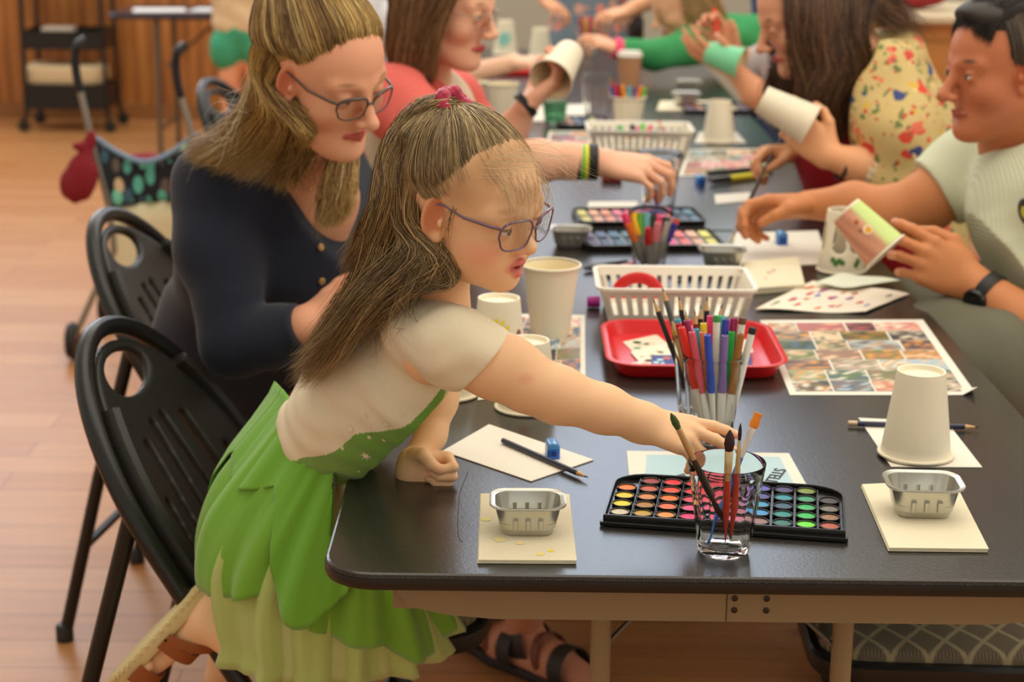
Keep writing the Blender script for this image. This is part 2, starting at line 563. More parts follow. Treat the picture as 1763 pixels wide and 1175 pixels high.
# ============================================================ the hall
def shader_floor():
    m = bpy.data.materials.new('wood_floor'); m.use_nodes = True
    nt = m.node_tree; b = nt.nodes['Principled BSDF']
    tc = nt.nodes.new('ShaderNodeTexCoord')
    br = nt.nodes.new('ShaderNodeTexBrick')
    br.inputs['Scale'].default_value = 1.0
    br.inputs['Brick Width'].default_value = 1.25
    br.inputs['Row Height'].default_value = 0.12
    br.inputs['Mortar Size'].default_value = 0.0015
    br.inputs['Color1'].default_value = (*srgb(192, 134, 82), 1)
    br.inputs['Color2'].default_value = (*srgb(178, 116, 62), 1)
    br.inputs['Mortar'].default_value = (*srgb(120, 76, 40), 1)
    nt.links.new(tc.outputs['Object'], br.inputs['Vector'])
    mp = nt.nodes.new('ShaderNodeMapping'); mp.inputs['Scale'].default_value = (1.2, 16, 1)
    nt.links.new(tc.outputs['Object'], mp.inputs['Vector'])
    n = nt.nodes.new('ShaderNodeTexNoise'); n.inputs['Scale'].default_value = 2.2; n.inputs['Detail'].default_value = 6
    nt.links.new(mp.outputs[0], n.inputs['Vector'])
    hs = nt.nodes.new('ShaderNodeHueSaturation')
    mr = nt.nodes.new('ShaderNodeMapRange')
    mr.inputs['To Min'].default_value = 0.72; mr.inputs['To Max'].default_value = 1.25
    nt.links.new(n.outputs['Fac'], mr.inputs['Value']); nt.links.new(mr.outputs[0], hs.inputs['Value'])
    nt.links.new(br.outputs['Color'], hs.inputs['Color']); nt.links.new(hs.outputs[0], b.inputs['Base Color'])
    b.inputs['Roughness'].default_value = 0.42
    return m
def shader_beadboard():
    m = bpy.data.materials.new('beadboard_wood'); m.use_nodes = True
    nt = m.node_tree; b = nt.nodes['Principled BSDF']
    tc = nt.nodes.new('ShaderNodeTexCoord')
    w = nt.nodes.new('ShaderNodeTexWave'); w.inputs['Scale'].default_value = 4.2; w.inputs['Distortion'].default_value = 0.15
    nt.links.new(tc.outputs['Object'], w.inputs['Vector'])
    mp = nt.nodes.new('ShaderNodeMapping'); mp.inputs['Scale'].default_value = (10, 1, 1.2)
    nt.links.new(tc.outputs['Object'], mp.inputs['Vector'])
    n = nt.nodes.new('ShaderNodeTexNoise'); n.inputs['Scale'].default_value = 1.6; n.inputs['Detail'].default_value = 5
    nt.links.new(mp.outputs[0], n.inputs['Vector'])
    cr = nt.nodes.new('ShaderNodeValToRGB')
    cr.color_ramp.elements[0].position = 0.3; cr.color_ramp.elements[0].color = (*srgb(150, 88, 34), 1)
    cr.color_ramp.elements[1].position = 0.7; cr.color_ramp.elements[1].color = (*srgb(196, 128, 62), 1)
    nt.links.new(n.outputs['Fac'], cr.inputs['Fac'])
    mx = nt.nodes.new('ShaderNodeMix'); mx.data_type = 'RGBA'; mx.blend_type = 'MULTIPLY'
    mr = nt.nodes.new('ShaderNodeMapRange'); mr.inputs['From Max'].default_value = 0.25
    mr.inputs['To Min'].default_value = 0.55; mr.inputs['To Max'].default_value = 1.0
    nt.links.new(w.outputs['Fac'], mr.inputs['Value'])
    mx.inputs['Factor'].default_value = 1.0
    nt.links.new(cr.outputs[0], mx.inputs['A']); nt.links.new(mr.outputs[0], mx.inputs['B'])
    nt.links.new(mx.outputs['Result'], b.inputs['Base Color'])
    b.inputs['Roughness'].default_value = 0.45
    return m
def structure(o): o['kind'] = 'structure'; return o

WALL_Y = 10.25
mb = MB(); mb.box((0, 4.2, -0.05), (16, 13.0, 0.1)); structure(mb.build('floor', shader_floor(), smooth=False))
mb = MB(); mb.box((0, WALL_Y + 0.1, 2.6), (16, 0.2, 5.2)); structure(mb.build('wall_back', mat('hall_wall_paint', (172, 170, 156), 0.8), smooth=False))
mb = MB(); mb.box((-4.7, WALL_Y - 0.011, 0.62), (6.6, 0.022, 1.24)); structure(mb.build('trim_1', shader_beadboard(), smooth=False))
mb = MB(); mb.box((-4.7, WALL_Y - 0.02, 1.27), (6.6, 0.04, 0.06), bev=0.006); structure(mb.build('trim_2', mat('cap_rail_wood', (164, 100, 44), 0.4), smooth=False))
mb = MB(); mb.box((-4.7, WALL_Y - 0.03, 0.045), (6.6, 0.016, 0.09)); structure(mb.build('baseboard_back', mat('baseboard_wood', (150, 100, 54), 0.45), smooth=False))
for i, (x0, x1) in enumerate(((-0.25, 1.75), (-5.2, -2.0))):
    f = MB()
    z0, z1, yy = 1.9, 5.0, WALL_Y - 0.03
    for (cx, cz, sx, sz) in (((x0 + x1) / 2, z0, x1 - x0 + .1, .08), ((x0 + x1) / 2, z1, x1 - x0 + .1, .08), (x0, (z0 + z1) / 2, .08, z1 - z0), (x1, (z0 + z1) / 2, .08, z1 - z0),
                             ((x0 + x1) / 2, (z0 + z1) / 2, .05, z1 - z0), ((x0 + x1) / 2, (z0 + z1) / 2, x1 - x0, .05)):
        f.box((cx, yy, cz), (sx, .06, sz))
    fo = structure(f.build('window_%d' % (i + 1), mat('window_frame_white', (226, 222, 212), 0.4), smooth=False))
    p = MB(); p.box(((x0 + x1) / 2, WALL_Y - 0.012, (z0 + z1) / 2), (x1 - x0, .01, z1 - z0))
    p.build('window_pane', mat('daylight_pane', (235, 242, 255), 0.3, emit=((225, 238, 255), 1.0)), fo, smooth=False)

# ---------------------------------------------------------------- folding tables
def shader_laminate():
    m = bpy.data.materials.new('black_speckled_laminate'); m.use_nodes = True
    nt = m.node_tree; b = nt.nodes['Principled BSDF']
    tc = nt.nodes.new('ShaderNodeTexCoord')
    n = nt.nodes.new('ShaderNodeTexNoise'); n.inputs['Scale'].default_value = 900; n.inputs['Detail'].default_value = 2
    nt.links.new(tc.outputs['Object'], n.inputs['Vector'])
    cr = nt.nodes.new('ShaderNodeValToRGB')
    cr.color_ramp.elements[0].position = 0.48; cr.color_ramp.elements[0].color = (*srgb(33, 31, 28), 1)
    cr.color_ramp.elements[1].position = 0.75; cr.color_ramp.elements[1].color = (*srgb(78, 74, 66), 1)
    nt.links.new(n.outputs['Fac'], cr.inputs['Fac']); nt.links.new(cr.outputs[0], b.inputs['Base Color'])
    b.inputs['Roughness'].default_value = 0.24
    b.inputs['Specular IOR Level'].default_value = 0.55
    n2 = nt.nodes.new('ShaderNodeTexNoise'); n2.inputs['Scale'].default_value = 260
    nt.links.new(tc.outputs['Object'], n2.inputs['Vector'])
    bp = nt.nodes.new('ShaderNodeBump'); bp.inputs['Strength'].default_value = 0.12; bp.inputs['Distance'].default_value = 0.001
    nt.links.new(n2.outputs['Fac'], bp.inputs['Height']); nt.links.new(bp.outputs[0], b.inputs['Normal'])
    return m
LAM = shader_laminate()
EDGE = mat('black_vinyl_edge', (30, 26, 23), 0.38, noise=(6, .15))
RAIL = mat('beige_painted_steel', (142, 122, 90), 0.45)
DARKST = mat('dark_grey_steel', (62, 58, 54), 0.45)
TX0, TX1, TY0, TZ = -0.208, 0.702, 1.722, 0.74
def folding_table(x0, x1, y0, y1, label, front_detail=False):
    t = empty('folding_table', ((x0 + x1) / 2, (y0 + y1) / 2, 0), label, 'table', 'black topped folding tables set end to end')
    w, d = x1 - x0, y1 - y0
    top = MB()
    top.loft([[V(x, y, z) for x, y in rrect(w - 2 * i, d - 2 * i, 0.055 - i, 6)] for z, i in ((TZ - 0.006, 0.001), (TZ - 0.0015, 0.0015), (TZ, 0.004))])
    top.build('table_top', LAM, t, angle=30)
    e = MB()
    e.loft([[V(x, y, z) for x, y in rrect(w - 2 * i, d - 2 * i, 0.055 - i, 6)] for z, i in ((TZ - 0.021, 0.006), (TZ - 0.018, 0.0005), (TZ - 0.012, -0.0012), (TZ - 0.0062, -0.0005))])
    e.build('edge_band', EDGE, t, angle=50)
    r = MB()
    hw, hd = w / 2 - 0.085, d / 2 - 0.06
    for s in (-1, 1):
        # end rail with ends sweeping up to the top
        zt, zb = TZ - 0.021, TZ - 0.072
        prof = [(-hw - .02, zt), (-hw + .005, zb + .014), (-hw + .05, zb + .004), (-hw + .10, zb), (hw - .10, zb), (hw - .05, zb + .004), (hw - .005, zb + .014), (hw + .02, zt)]
        r.loft([[V(x, s * hd - .012, z) for x, z in prof], [V(x, s * hd + .012, z) for x, z in prof]])
        r.box((s * hw, 0, TZ - 0.046), (.024, 2 * hd, .04))
    r.build('apron_rail', RAIL, t, angle=30)
    if front_detail:
        for dx in (-0.006, 0.029):
            for dz in (-0.044, -0.058):
                s = MB(); s.lathe([(0.0035, 0), (0.0035, 0.0012), (0.002, 0.002)], 12, (dx, -hd - .012, TZ + dz), R=rotx(PI / 2))
                s.build('screw', mat('screw_dark', (60, 48, 38), 0.4, 0.6), t)
        s = MB(); s.box((-0.0145, -hd - .0121, TZ - 0.0465), (.0012, .0012, .049)); s.build('rail_seam', mat('seam_dark', (70, 58, 44), 0.6), t)
    for s in (-1, 1):
        yl = s * (hd - 0.13)
        for dx in (-0.144, 0.144):
            l = MB(); l.tube([(dx, yl, TZ - .03), (dx, yl, 0.03)], 0.0125, 14); l.build('leg', RAIL, t)
        l = MB(); l.tube([(-0.26, yl, .018), (0.26, yl, .018)], 0.014, 10, flat=1.0); l.build('foot_bar', RAIL, t)
        b = MB()
        b.box((-0.012, yl - s * 0.02, TZ - .040), (.062, .05, .024), bev=.004)
        b.box((-0.010, yl - s * 0.02, TZ - .062), (.072, .056, .022), bev=.003)
        b.box((-0.012, yl - s * 0.02, TZ - .082), (.056, .04, .02), bev=.003)
        b.build('latch_box', DARKST, t)
        for sx in (-1, 1):
            b = MB(); b.tube([(-0.010 + sx * .032, yl - s * .02, TZ - .068), (sx * .144, yl, TZ - .175)], 0.0045, 8, flat=.6); b.build('brace', mat('grey_brace_steel', (120, 108, 92), .4, .5), t)
    return t
folding_table(TX0, TX1, TY0, TY0 + 1.83, 'near black laminate folding table with the paint palette on its front end', True)
folding_table(TX0, TX1, TY0 + 1.84, TY0 + 3.67, 'middle black laminate folding table between the women in pink and in the floral robe')
folding_table(TX0, TX1, TY0 + 3.68, TY0 + 5.51, 'farthest black laminate folding table of the row, where the child in green reaches')

_t = [o for o in C.objects if o.name == 'folding_table'][0]
_m = MB(); _m.tube(crom([G(*q, z=TZ + .0002) for q in ((806, 812), (792, 850), (788, 900), (790, 925), (796, 934))], 16), .00045, 5, flat=.3)
world_child(_m.build('pencil_mark', mat('graphite_mark', (14, 14, 14), .6)), _t)
# ---------------------------------------------------------------- folding chairs
def shader_weave():
    m = bpy.data.materials.new('taupe_woven_upholstery'); m.use_nodes = True
    nt = m.node_tree; b = nt.nodes['Principled BSDF']
    tc = nt.nodes.new('ShaderNodeTexCoord')
    def wave(rot, sc, lo):
        mp = nt.nodes.new('ShaderNodeMapping'); mp.inputs['Rotation'].default_value = (0, 0, rot)
        nt.links.new(tc.outputs['Object'], mp.inputs['Vector'])
        w = nt.nodes.new('ShaderNodeTexWave'); w.inputs['Scale'].default_value = sc; w.inputs['Distortion'].default_value = 0.25
        w.inputs['Detail'].default_value = 0
        nt.links.new(mp.outputs[0], w.inputs['Vector'])
        g = nt.nodes.new('ShaderNodeMapRange'); g.inputs['From Min'].default_value = lo; g.inputs['From Max'].default_value = 1.0
        nt.links.new(w.outputs['Fac'], g.inputs['Value'])
        return g.outputs[0]
    a, c = wave(0.62, 7.5, .90), wave(-0.62, 7.5, .90)
    mxm = nt.nodes.new('ShaderNodeMath'); mxm.operation = 'MAXIMUM'
    nt.links.new(a, mxm.inputs[0]); nt.links.new(c, mxm.inputs[1])
    ch = nt.nodes.new('ShaderNodeTexChecker'); ch.inputs['Scale'].default_value = 420
    ch.inputs['Color1'].default_value = (*srgb(112, 100, 78), 1); ch.inputs['Color2'].default_value = (*srgb(80, 70, 54), 1)
    nt.links.new(tc.outputs['Object'], ch.inputs['Vector'])
    mx = nt.nodes.new('ShaderNodeMix'); mx.data_type = 'RGBA'
    nt.links.new(mxm.outputs[0], mx.inputs['Factor']); nt.links.new(ch.outputs['Color'], mx.inputs['A'])
    mx.inputs['B'].default_value = (*srgb(150, 136, 104), 1)
    nt.links.new(mx.outputs['Result'], b.inputs['Base Color'])
    b.inputs['Roughness'].default_value = 0.9
    return m
WEAVE = shader_weave()
BLKP = mat('black_moulded_plastic', (34, 33, 29), 0.42, bump=('noise', 900, 0.15))
BLKT = mat('black_powder_coated_tube', (26, 26, 25), 0.32)
SLOPE = math.radians(32)
def chair_plane(s, y, off=0.0):
    """point in the plane of the sloping frame: s up the slope from seat height, y across"""
    return V(-0.02 - s * math.sin(SLOPE) - off * math.cos(SLOPE) * -1, y, 0.45 + s * math.cos(SLOPE) + off * math.sin(SLOPE))
def make_chair(label):
    t = empty('folding_chair', (0, 0, 0), label, 'chair', None)
    def hw(s): return 0.222 if s < 0.12 else 0.222 * math.sqrt(max(0, 1 - ((s - 0.12) / 0.30) ** 2))
    fr = MB()
    path = [chair_plane(s, -0.222) for s in np.linspace(-0.51, 0.10, 10)]
    path += [chair_plane(0.12 + 0.30 * math.sin(a), -0.222 * math.cos(a)) for a in np.linspace(0.05, PI - 0.05, 34)]
    path += [chair_plane(s, 0.222) for s in np.linspace(0.10, -0.51, 10)]
    fr.tube(path, 0.0145, 12)
    fr.build('frame_tube', BLKT, t)
    F = SDF(0.004)
    F.ell((0, 0, 0.105), (0.09, 0.202, 0.302), 0.004)
    F.plane((0.008, 0, 0), (1, 0, 0), 0.004); F.plane((-0.008, 0, 0), (-1, 0, 0), 0.004)
    F.plane((0, 0, -0.06), (0, 0, -1), 0.01)
    F.ell((0, 0, 0.355), (0.06, 0.070, 0.034), 0.006, '-')
    for y0, y1, s0, s1, r in ((-.035, -.02, .02, .27, .009), (.035, .02, .02, .27, .009), (-.10, -.075, .0, .25, .011), (.10, .075, .0, .25, .011), (-.155, -.13, .0, .17, .009), (.155, .13, .0, .17, .009)):
        F.cap((0, y0, s0), (0, y1, s1), r * .45, r, 0.004, '-')
    P, Q = F.mesh_arrays()
    P[:, 0] -= 0.05 * (1 - (P[:, 1] / 0.2) ** 2) * 0.45
    s_, y_, o_ = P[:, 2].copy(), P[:, 1].copy(), P[:, 0].copy()
    P2 = np.stack([-0.02 - s_ * math.sin(SLOPE) + o_ * math.cos(SLOPE) + .018, y_, 0.45 + s_ * math.cos(SLOPE) + o_ * math.sin(SLOPE)], axis=1)
    mesh_from_arrays('backrest', P2, Q, None, BLKP, t, world=False)
    # inner rib running along each side of the back
    for sy in (-1, 1):
        rb = MB(); rb.tube([chair_plane(s, sy * (hw(s) - .03), .012) for s in np.linspace(-0.02, 0.315, 18)], 0.013, 8, flat=1.5)
        rb.build('back_rib', BLKP, t)
    for sy in (-1, 1):
        l = MB()
        l.tube([(-0.125, sy * .200, .60), (-0.20, sy * .200, .34), (-0.285, sy * .200, .015)], 0.0125, 10)
        l.build('rear_leg', BLKT, t)
        f = MB(); f.lathe([(.017, 0), (.017, .03), (.013, .035)], 12, (-0.287, sy * .2, 0)); f.build('rubber_foot', BLKP, t)
        f = MB(); f.lathe([(.018, 0), (.018, .03), (.014, .035)], 12, (0.236, sy * .222, 0)); f.build('rubber_foot', BLKP, t)
        h = MB(); h.tube([(-0.045, sy * .198, .50), (-0.02, sy * .198, .44), (0.0, sy * .198, .40)], [.014, .017, .012], 10); h.build('hinge', BLKP, t)
    c = MB(); c.tube([(-0.235, -.2, .20), (-0.235, .2, .20)], 0.009, 8); c.build('crossbar', BLKT, t)
    c = MB(); c.tube([(0.14, -.222, .168), (0.14, .222, .168)], 0.009, 8); c.build('crossbar', BLKT, t)
    sf = MB()
    sf.loft([[V(x + .16, y, z) for x, y in rrect(.40 - 2 * i, .385 - 2 * i, .07 - i, 6)] for z, i in ((.418, .004), (.424, 0), (.444, 0), (.449, .004), (.449, .016))])
    sf.build('seat_pan', BLKT, t, angle=35)
    cu = MB()
    cu.loft([[V(x + .16, y, z) for x, y in rrect(.372 - 2 * i, .357 - 2 * i, .06 - i, 6)] for z, i in ((.446, .0), (.456, .001), (.463, .008), (.466, .022), (.468, .05))])
    cu.build('seat_cushion', WEAVE, t, angle=60)
    return t
chair0 = make_chair('black folding chair with slotted back that the girl in the green dress kneels on')
chair0.location = (-0.375, 2.43, 0); chair0.rotation_euler = (0, 0, math.radians(-9))
chair0['group'] = 'black folding chairs around the tables'
for (x, y, a, lab) in ((-0.565, 3.28, -8, 'black folding chair with slotted back behind the woman in the navy cardigan'),
                       (0.765, 2.30, 178, 'empty black folding chair with patterned seat under the right front corner of the near table'),
                       (1.13, 3.05, 176, 'black folding chair under the man in the pale green T-shirt'),
                       (1.06, 3.72, 170, 'black folding chair under the woman in the floral robe'),
                       (-0.74, 5.4, -12, 'shiny black folding chair between the stroller and the visitor in teal shorts')):
    c = copy_tree(chair0); c.location = (x, y, 0); c.rotation_euler = (0, 0, math.radians(a)); c['label'] = lab

# ---------------------------------------------------------------- utility cart by the wall
BLKM = mat('black_cart_metal', (24, 23, 22), 0.4)
def cart():
    cx, cy = -2.53, 9.85
    t = empty('utility_cart', (cx, cy, 0), 'black three tier rolling cart against the wood panelled wall', 'cart')
    for sx in (-1, 1):
        for sy in (-1, 1):
            p = MB(); p.tube([(sx * .225, sy * .15, .09), (sx * .215, sy * .15, .95)], .014, 8); p.build('post', BLKM, t)
            w = MB(); w.lathe([(.004, -.014), (.032, -.012), (.036, 0), (.032, .012), (.004, .014)], 16, (sx * .24, sy * .165, .036), R=rotx(PI / 2))
            w.box((sx * .235, sy * .165, .07), (.02, .03, .04)); w.build('caster', BLKP, t)
    for z, h, nm in ((.13, .13, 'lower_tray'), (.46, .10, 'middle_tray'), (.78, .10, 'upper_tray')):
        m = MB()
        m.box((0, 0, z), (.44, .31, .006))
        for sx in (-1, 1): m.box((sx * .222, 0, z + h / 2), (.005, .315, h))
        for sy in (-1, 1): m.box((0, sy * .157, z + h / 2), (.45, .005, h))
        m.build(nm, BLKM, t, smooth=False)
    return t
cart()
mb = MB()
mb.loft([[V(x, y * 1.0, z) for x, y in rrect(.43 - i, .24 - i, .05, 4)] for z, i in ((0, .02), (.02, 0), (.09, 0), (.105, .03))])
tag(mb.build('folded_towel', mat('cream_towel', (228, 206, 166), .9, bump=('noise', 60, .5)), loc=(-2.55, 9.84, .262)), 'thick cream folded towel on the bottom tray of the rolling cart', 'towel')
mb = MB(); mb.box((0, 0, 0), (.17, .12, .03), bev=.008)
tag(mb.build('paper_pack', mat('pack_white', (214, 200, 184), .7), loc=(-2.57, 9.78, .562)), 'small pale paper pack on the middle tray of the rolling cart', 'paper pack')

# ---------------------------------------------------------------- far side table with bright papers and its visitor
def side_table():
    cx, cy = -1.42, 9.0
    t = empty('side_table', (cx, cy, 0), 'dark folding table with shiny white papers in front of the panelled wall', 'table')
    m = MB(); m.rbox((0, 0, .728), (1.25, .6, .028), .04); m.build('table_top', mat('dark_table_gloss', (42, 46, 60), 0.18), t, angle=30)
    for sx in (-1, 1):
        for sy in (-1, 1):
            l = MB(); l.tube([(sx * .40, sy * .22, .71), (sx * .40, sy * .24, .01)], .014, 8); l.build('leg', mat('grey_leg_steel', (110, 100, 88), .35, .6), t)
        b = MB(); b.tube([(sx * .40, -.22, .16), (sx * .40, .22, .16)], .010, 8); b.build('leg_bar', mat('grey_leg_steel'), t)
        b = MB(); b.tube([(sx * .40, 0, .45), (sx * .12, 0, .70)], .008, 8); b.build('brace', mat('grey_leg_steel'), t)
    return t
side_table()
for i, (x, y, w, h, a, c) in enumerate(((-1.83, 8.92, .26, .2, .2, (248, 248, 246)), (-1.52, 8.95, .3, .22, -.1, (236, 240, 246)), (-1.15, 9.0, .28, .21, .15, (250, 250, 250)))):
    m = MB(); m.box((0, 0, 0), (w, h, .003))
    tag(m.build('paper_sheet', mat('paper_white_%d' % i, c, .5), loc=(x, y, .7436), rz=a), ('white sheet at the left end of the far side table', 'white sheet in the middle of the far side table', 'white sheet behind the visitor in teal shorts on the side table')[i], 'paper', 'sheets on the far side table')

# counter with wooden front on the right
t = empty('serving_counter', (2.25, 7.3, 0), 'wooden panelled counter with pale worktop behind the woman in the floral robe', 'counter')
m = MB(); m.box((0, 0, .44), (1.7, .6, .88)); m.build('cabinet_front', mat('honey_oak_panel', (186, 122, 58), .4, noise=(5, .15)), t, smooth=False)
m = MB(); m.rbox((0, -.02, .90), (1.76, .68, .04), .02); m.build('worktop', mat('cream_worktop', (222, 204, 172), .35), t)
for i, x in enumerate((-.55, .0, .55)):
    m = MB(); m.box((x, -.306, .44), (.50, .012, .74), bev=.01); m.build('cabinet_door', mat('honey_oak_door', (194, 130, 64), .38, noise=(7, .12)), t, smooth=False)
def bag(loc, s, col, lab, nm):
    F = SDF(.012)
    F.ell((0, 0, s * .5), (s * .8, s * .5, s * .5), .02); F.ell((s * .2, 0, s * .8), (s * .4, s * .3, s * .3), .04)
    F.disp = lambda X, Y, Z: 0.004 * np.sin(40 * X + 30 * Z) * np.cos(35 * Y)
    P, Q = F.mesh_arrays(); P = P + V(*loc)
    o = mesh_from_arrays(nm, P, Q, None, mat(nm + '_cloth', col, .7)); tag(o, lab, 'bag'); return o
bag((1.62, 7.2, .922), .14, (150, 40, 44), 'dark red cloth bag on the left end of the wooden counter', 'cloth_bag')
bag((2.05, 7.3, .922), .13, (214, 210, 226), 'pale lilac bag on the counter above the man', 'tote_bag')

# ---------------------------------------------------------------- stroller with patterned fabric
def shader_leaves():
    m = bpy.data.materials.new('dark_fabric_with_leaves'); m.use_nodes = True
    nt = m.node_tree; b = nt.nodes['Principled BSDF']
    tc = nt.nodes.new('ShaderNodeTexCoord')
    mp = nt.nodes.new('ShaderNodeMapping'); mp.inputs['Scale'].default_value = (30, 30, 17)
    nt.links.new(tc.outputs['Object'], mp.inputs['Vector'])
    v = nt.nodes.new('ShaderNodeTexVoronoi'); v.inputs['Scale'].default_value = 1.0; v.inputs['Randomness'].default_value = 0.55
    nt.links.new(mp.outputs[0], v.inputs['Vector'])
    c1 = nt.nodes.new('ShaderNodeValToRGB'); c1.color_ramp.interpolation = 'CONSTANT'
    c1.color_ramp.elements[0].color = (1, 1, 1, 1); c1.color_ramp.elements[1].position = 0.46; c1.color_ramp.elements[1].color = (0, 0, 0, 1)
    nt.links.new(v.outputs['Distance'], c1.inputs['Fac'])
    sep = nt.nodes.new('ShaderNodeSeparateColor'); nt.links.new(v.outputs['Color'], sep.inputs[0])
    c2 = nt.nodes.new('ShaderNodeValToRGB'); c2.color_ramp.interpolation = 'CONSTANT'
    els = c2.color_ramp.elements
    els[0].color = (*srgb(96, 186, 166), 1); els[1].position = .35; els[1].color = (*srgb(60, 96, 112), 1)
    for p, c in ((.55, (120, 210, 180)), (.72, (104, 92, 84)), (.88, (216, 190, 150))):
        e = els.new(p); e.color = (*srgb(*c), 1)
    nt.links.new(sep.outputs[0], c2.inputs['Fac'])
    mx = nt.nodes.new('ShaderNodeMix'); mx.data_type = 'RGBA'
    nt.links.new(c1.outputs[0], mx.inputs['Factor']); mx.inputs['A'].default_value = (*srgb(24, 30, 40), 1)
    nt.links.new(c2.outputs[0], mx.inputs['B']); nt.links.new(mx.outputs['Result'], b.inputs['Base Color'])
    b.inputs['Roughness'].default_value = .8
    return m
def stroller():
    Y = 5.1
    p = W(230, 660, Y); ox = p[0]
    t = empty('stroller', (ox, Y, 0), 'umbrella stroller with hooked black handles and dark leaf patterned fabric', 'stroller')
    L = lambda q: q - V(ox, Y, 0)
    GR = mat('grey_stroller_tube', (150, 146, 136), .35, .6)
    for xs in (((146, 68), (133, 78), (129, 100), (132, 130), (140, 165), (152, 215), (163, 265), (185, 345), (196, 430)),
               ((318, 78), (306, 88), (302, 110), (305, 140), (314, 175), (328, 225), (338, 275), (345, 345), (345, 430))):
        pts = crom([L(W(x, y, Y + .02 * (i < 1))) for i, (x, y) in enumerate(xs)], 26)
        g = MB(); g.tube(pts[:13], [.013] * 12 + [.011], 10); g.build('handle_grip', mat('black_grip_foam', (28, 28, 32), .35), t)
        g = MB(); g.tube(pts[12:], .010, 10); g.build('frame_tube', GR, t)
    # side legs down to the wheels
    for x0, x1 in ((196, 128), (345, 400)):
        a = L(W(x0, 430, Y)); b = L(G(x1, 640, .06) * 0 + W(x1, 628, Y)); b[2] = .06
        g = MB(); g.tube([a, b], .010, 8); g.build('leg', GR, t)
        w = MB(); w.lathe([(.012, -.012), (.052, -.014), (.058, 0), (.052, .014), (.012, .012)], 24, tuple(b), R=roty(PI / 2) @ rotz(.0)); w.build('wheel', mat('black_tyre', (36, 34, 34), .6), t)
        b2 = b + V(.0, .42, 0)
        g = MB(); g.tube([a, b2], .010, 8); g.build('leg', GR, t)
        w = MB(); w.lathe([(.012, -.012), (.052, -.014), (.058, 0), (.052, .014), (.012, .012)], 24, tuple(b2), R=roty(PI / 2)); w.build('wheel', mat('black_tyre'), t)
    # fabric back hung between the tubes: top edge sags
    n = 20; rows = []
    for k, (dy, dz) in enumerate(((0, 0), (0.05, 0))):
        pass
    top = crom([L(W(x, y, Y)) for x, y in ((158, 240), (200, 268), (245, 284), (290, 270), (336, 235))], n)
    bot = crom([L(W(x, y, Y)) for x, y in ((184, 362), (225, 356), (262, 352), (300, 350), (346, 346))], n)
    m = MB(); rings = []
    for j in range(7):
        f = j / 6
        rings.append([top[i] * (1 - f) + bot[i] * f + V(0, .05 * math.sin(PI * i / (n - 1)) + .006 * math.sin(i * 1.3 + j), 0) for i in range(n)])
    m.loft(rings, cap=False, closed=False)
    o = m.build('fabric_back', shader_leaves(), t)
    o.modifiers.new('thick', 'SOLIDIFY').thickness = .008
    m = MB(); rings = []
    for j in range(5):
        f = j / 4
        rings.append([bot[i] * 1.0 + V(0, .05 * math.sin(PI * i / (n - 1)) + .01, -.27 * f) for i in range(n)])
    m.loft(rings, cap=False, closed=False)
    o = m.build('lower_back_panel', mat('cream_canvas', (226, 216, 178), .8), t)
    o.modifiers.new('thick', 'SOLIDIFY').thickness = .012
    m = MB(); m.tube([top[i] + V(0, .02, .006) for i in range(n)], .008, 8); m.build('top_piping', mat('blue_grey_piping', (120, 150, 176), .6), t)
    F = SDF(.01); F.ell(L(W(252, 280, Y + .12)), (.07, .05, .03), .02)
    P, Q = F.mesh_arrays(); mesh_from_arrays('red_liner', P, Q, None, mat('dark_red_knit', (140, 26, 40), .85, bump=('wave', 90, .6)), t, world=False)
    # pouch hanging from the handle
    F = SDF(.007)
    F.ell(W(136, 312, Y - .06), (.052, .045, .068), .02, R=roty(.45))
    F.cap(W(143, 285, Y - .06), W(152, 246, Y - .05), .030, .014, .03)
    F.ell(W(138, 252, Y - .06), (.022, .02, .014), .008); F.ell(W(158, 240, Y - .05), (.014, .014, .03), .01)
    F.disp = lambda X, Y, Z: 0.002 * np.sin(160 * X) 
    P, Q = F.mesh_arrays()
    tag(mesh_from_arrays('drawstring_pouch', P, Q, None, mat('dark_red_knit')), 'dark red knitted drawstring pouch hanging from the stroller handle', 'pouch')
stroller()

# ============================================================ things on the tables
PAPER = mat('white_paper', (236, 226, 204), .75)
PAPERW = mat('bright_paper', (230, 225, 210), .7)
CUPM = mat('paper_cup_board', (238, 228, 202), .55)
CUPIN = mat('paper_cup_inside', (244, 230, 190), .5)
ZT = TZ + 0.0005
def place(o, px, py, rz=0.0, z=ZT):
    p = G(px, py, z); o.location = p; o.rotation_euler = (0, 0, rz); return p

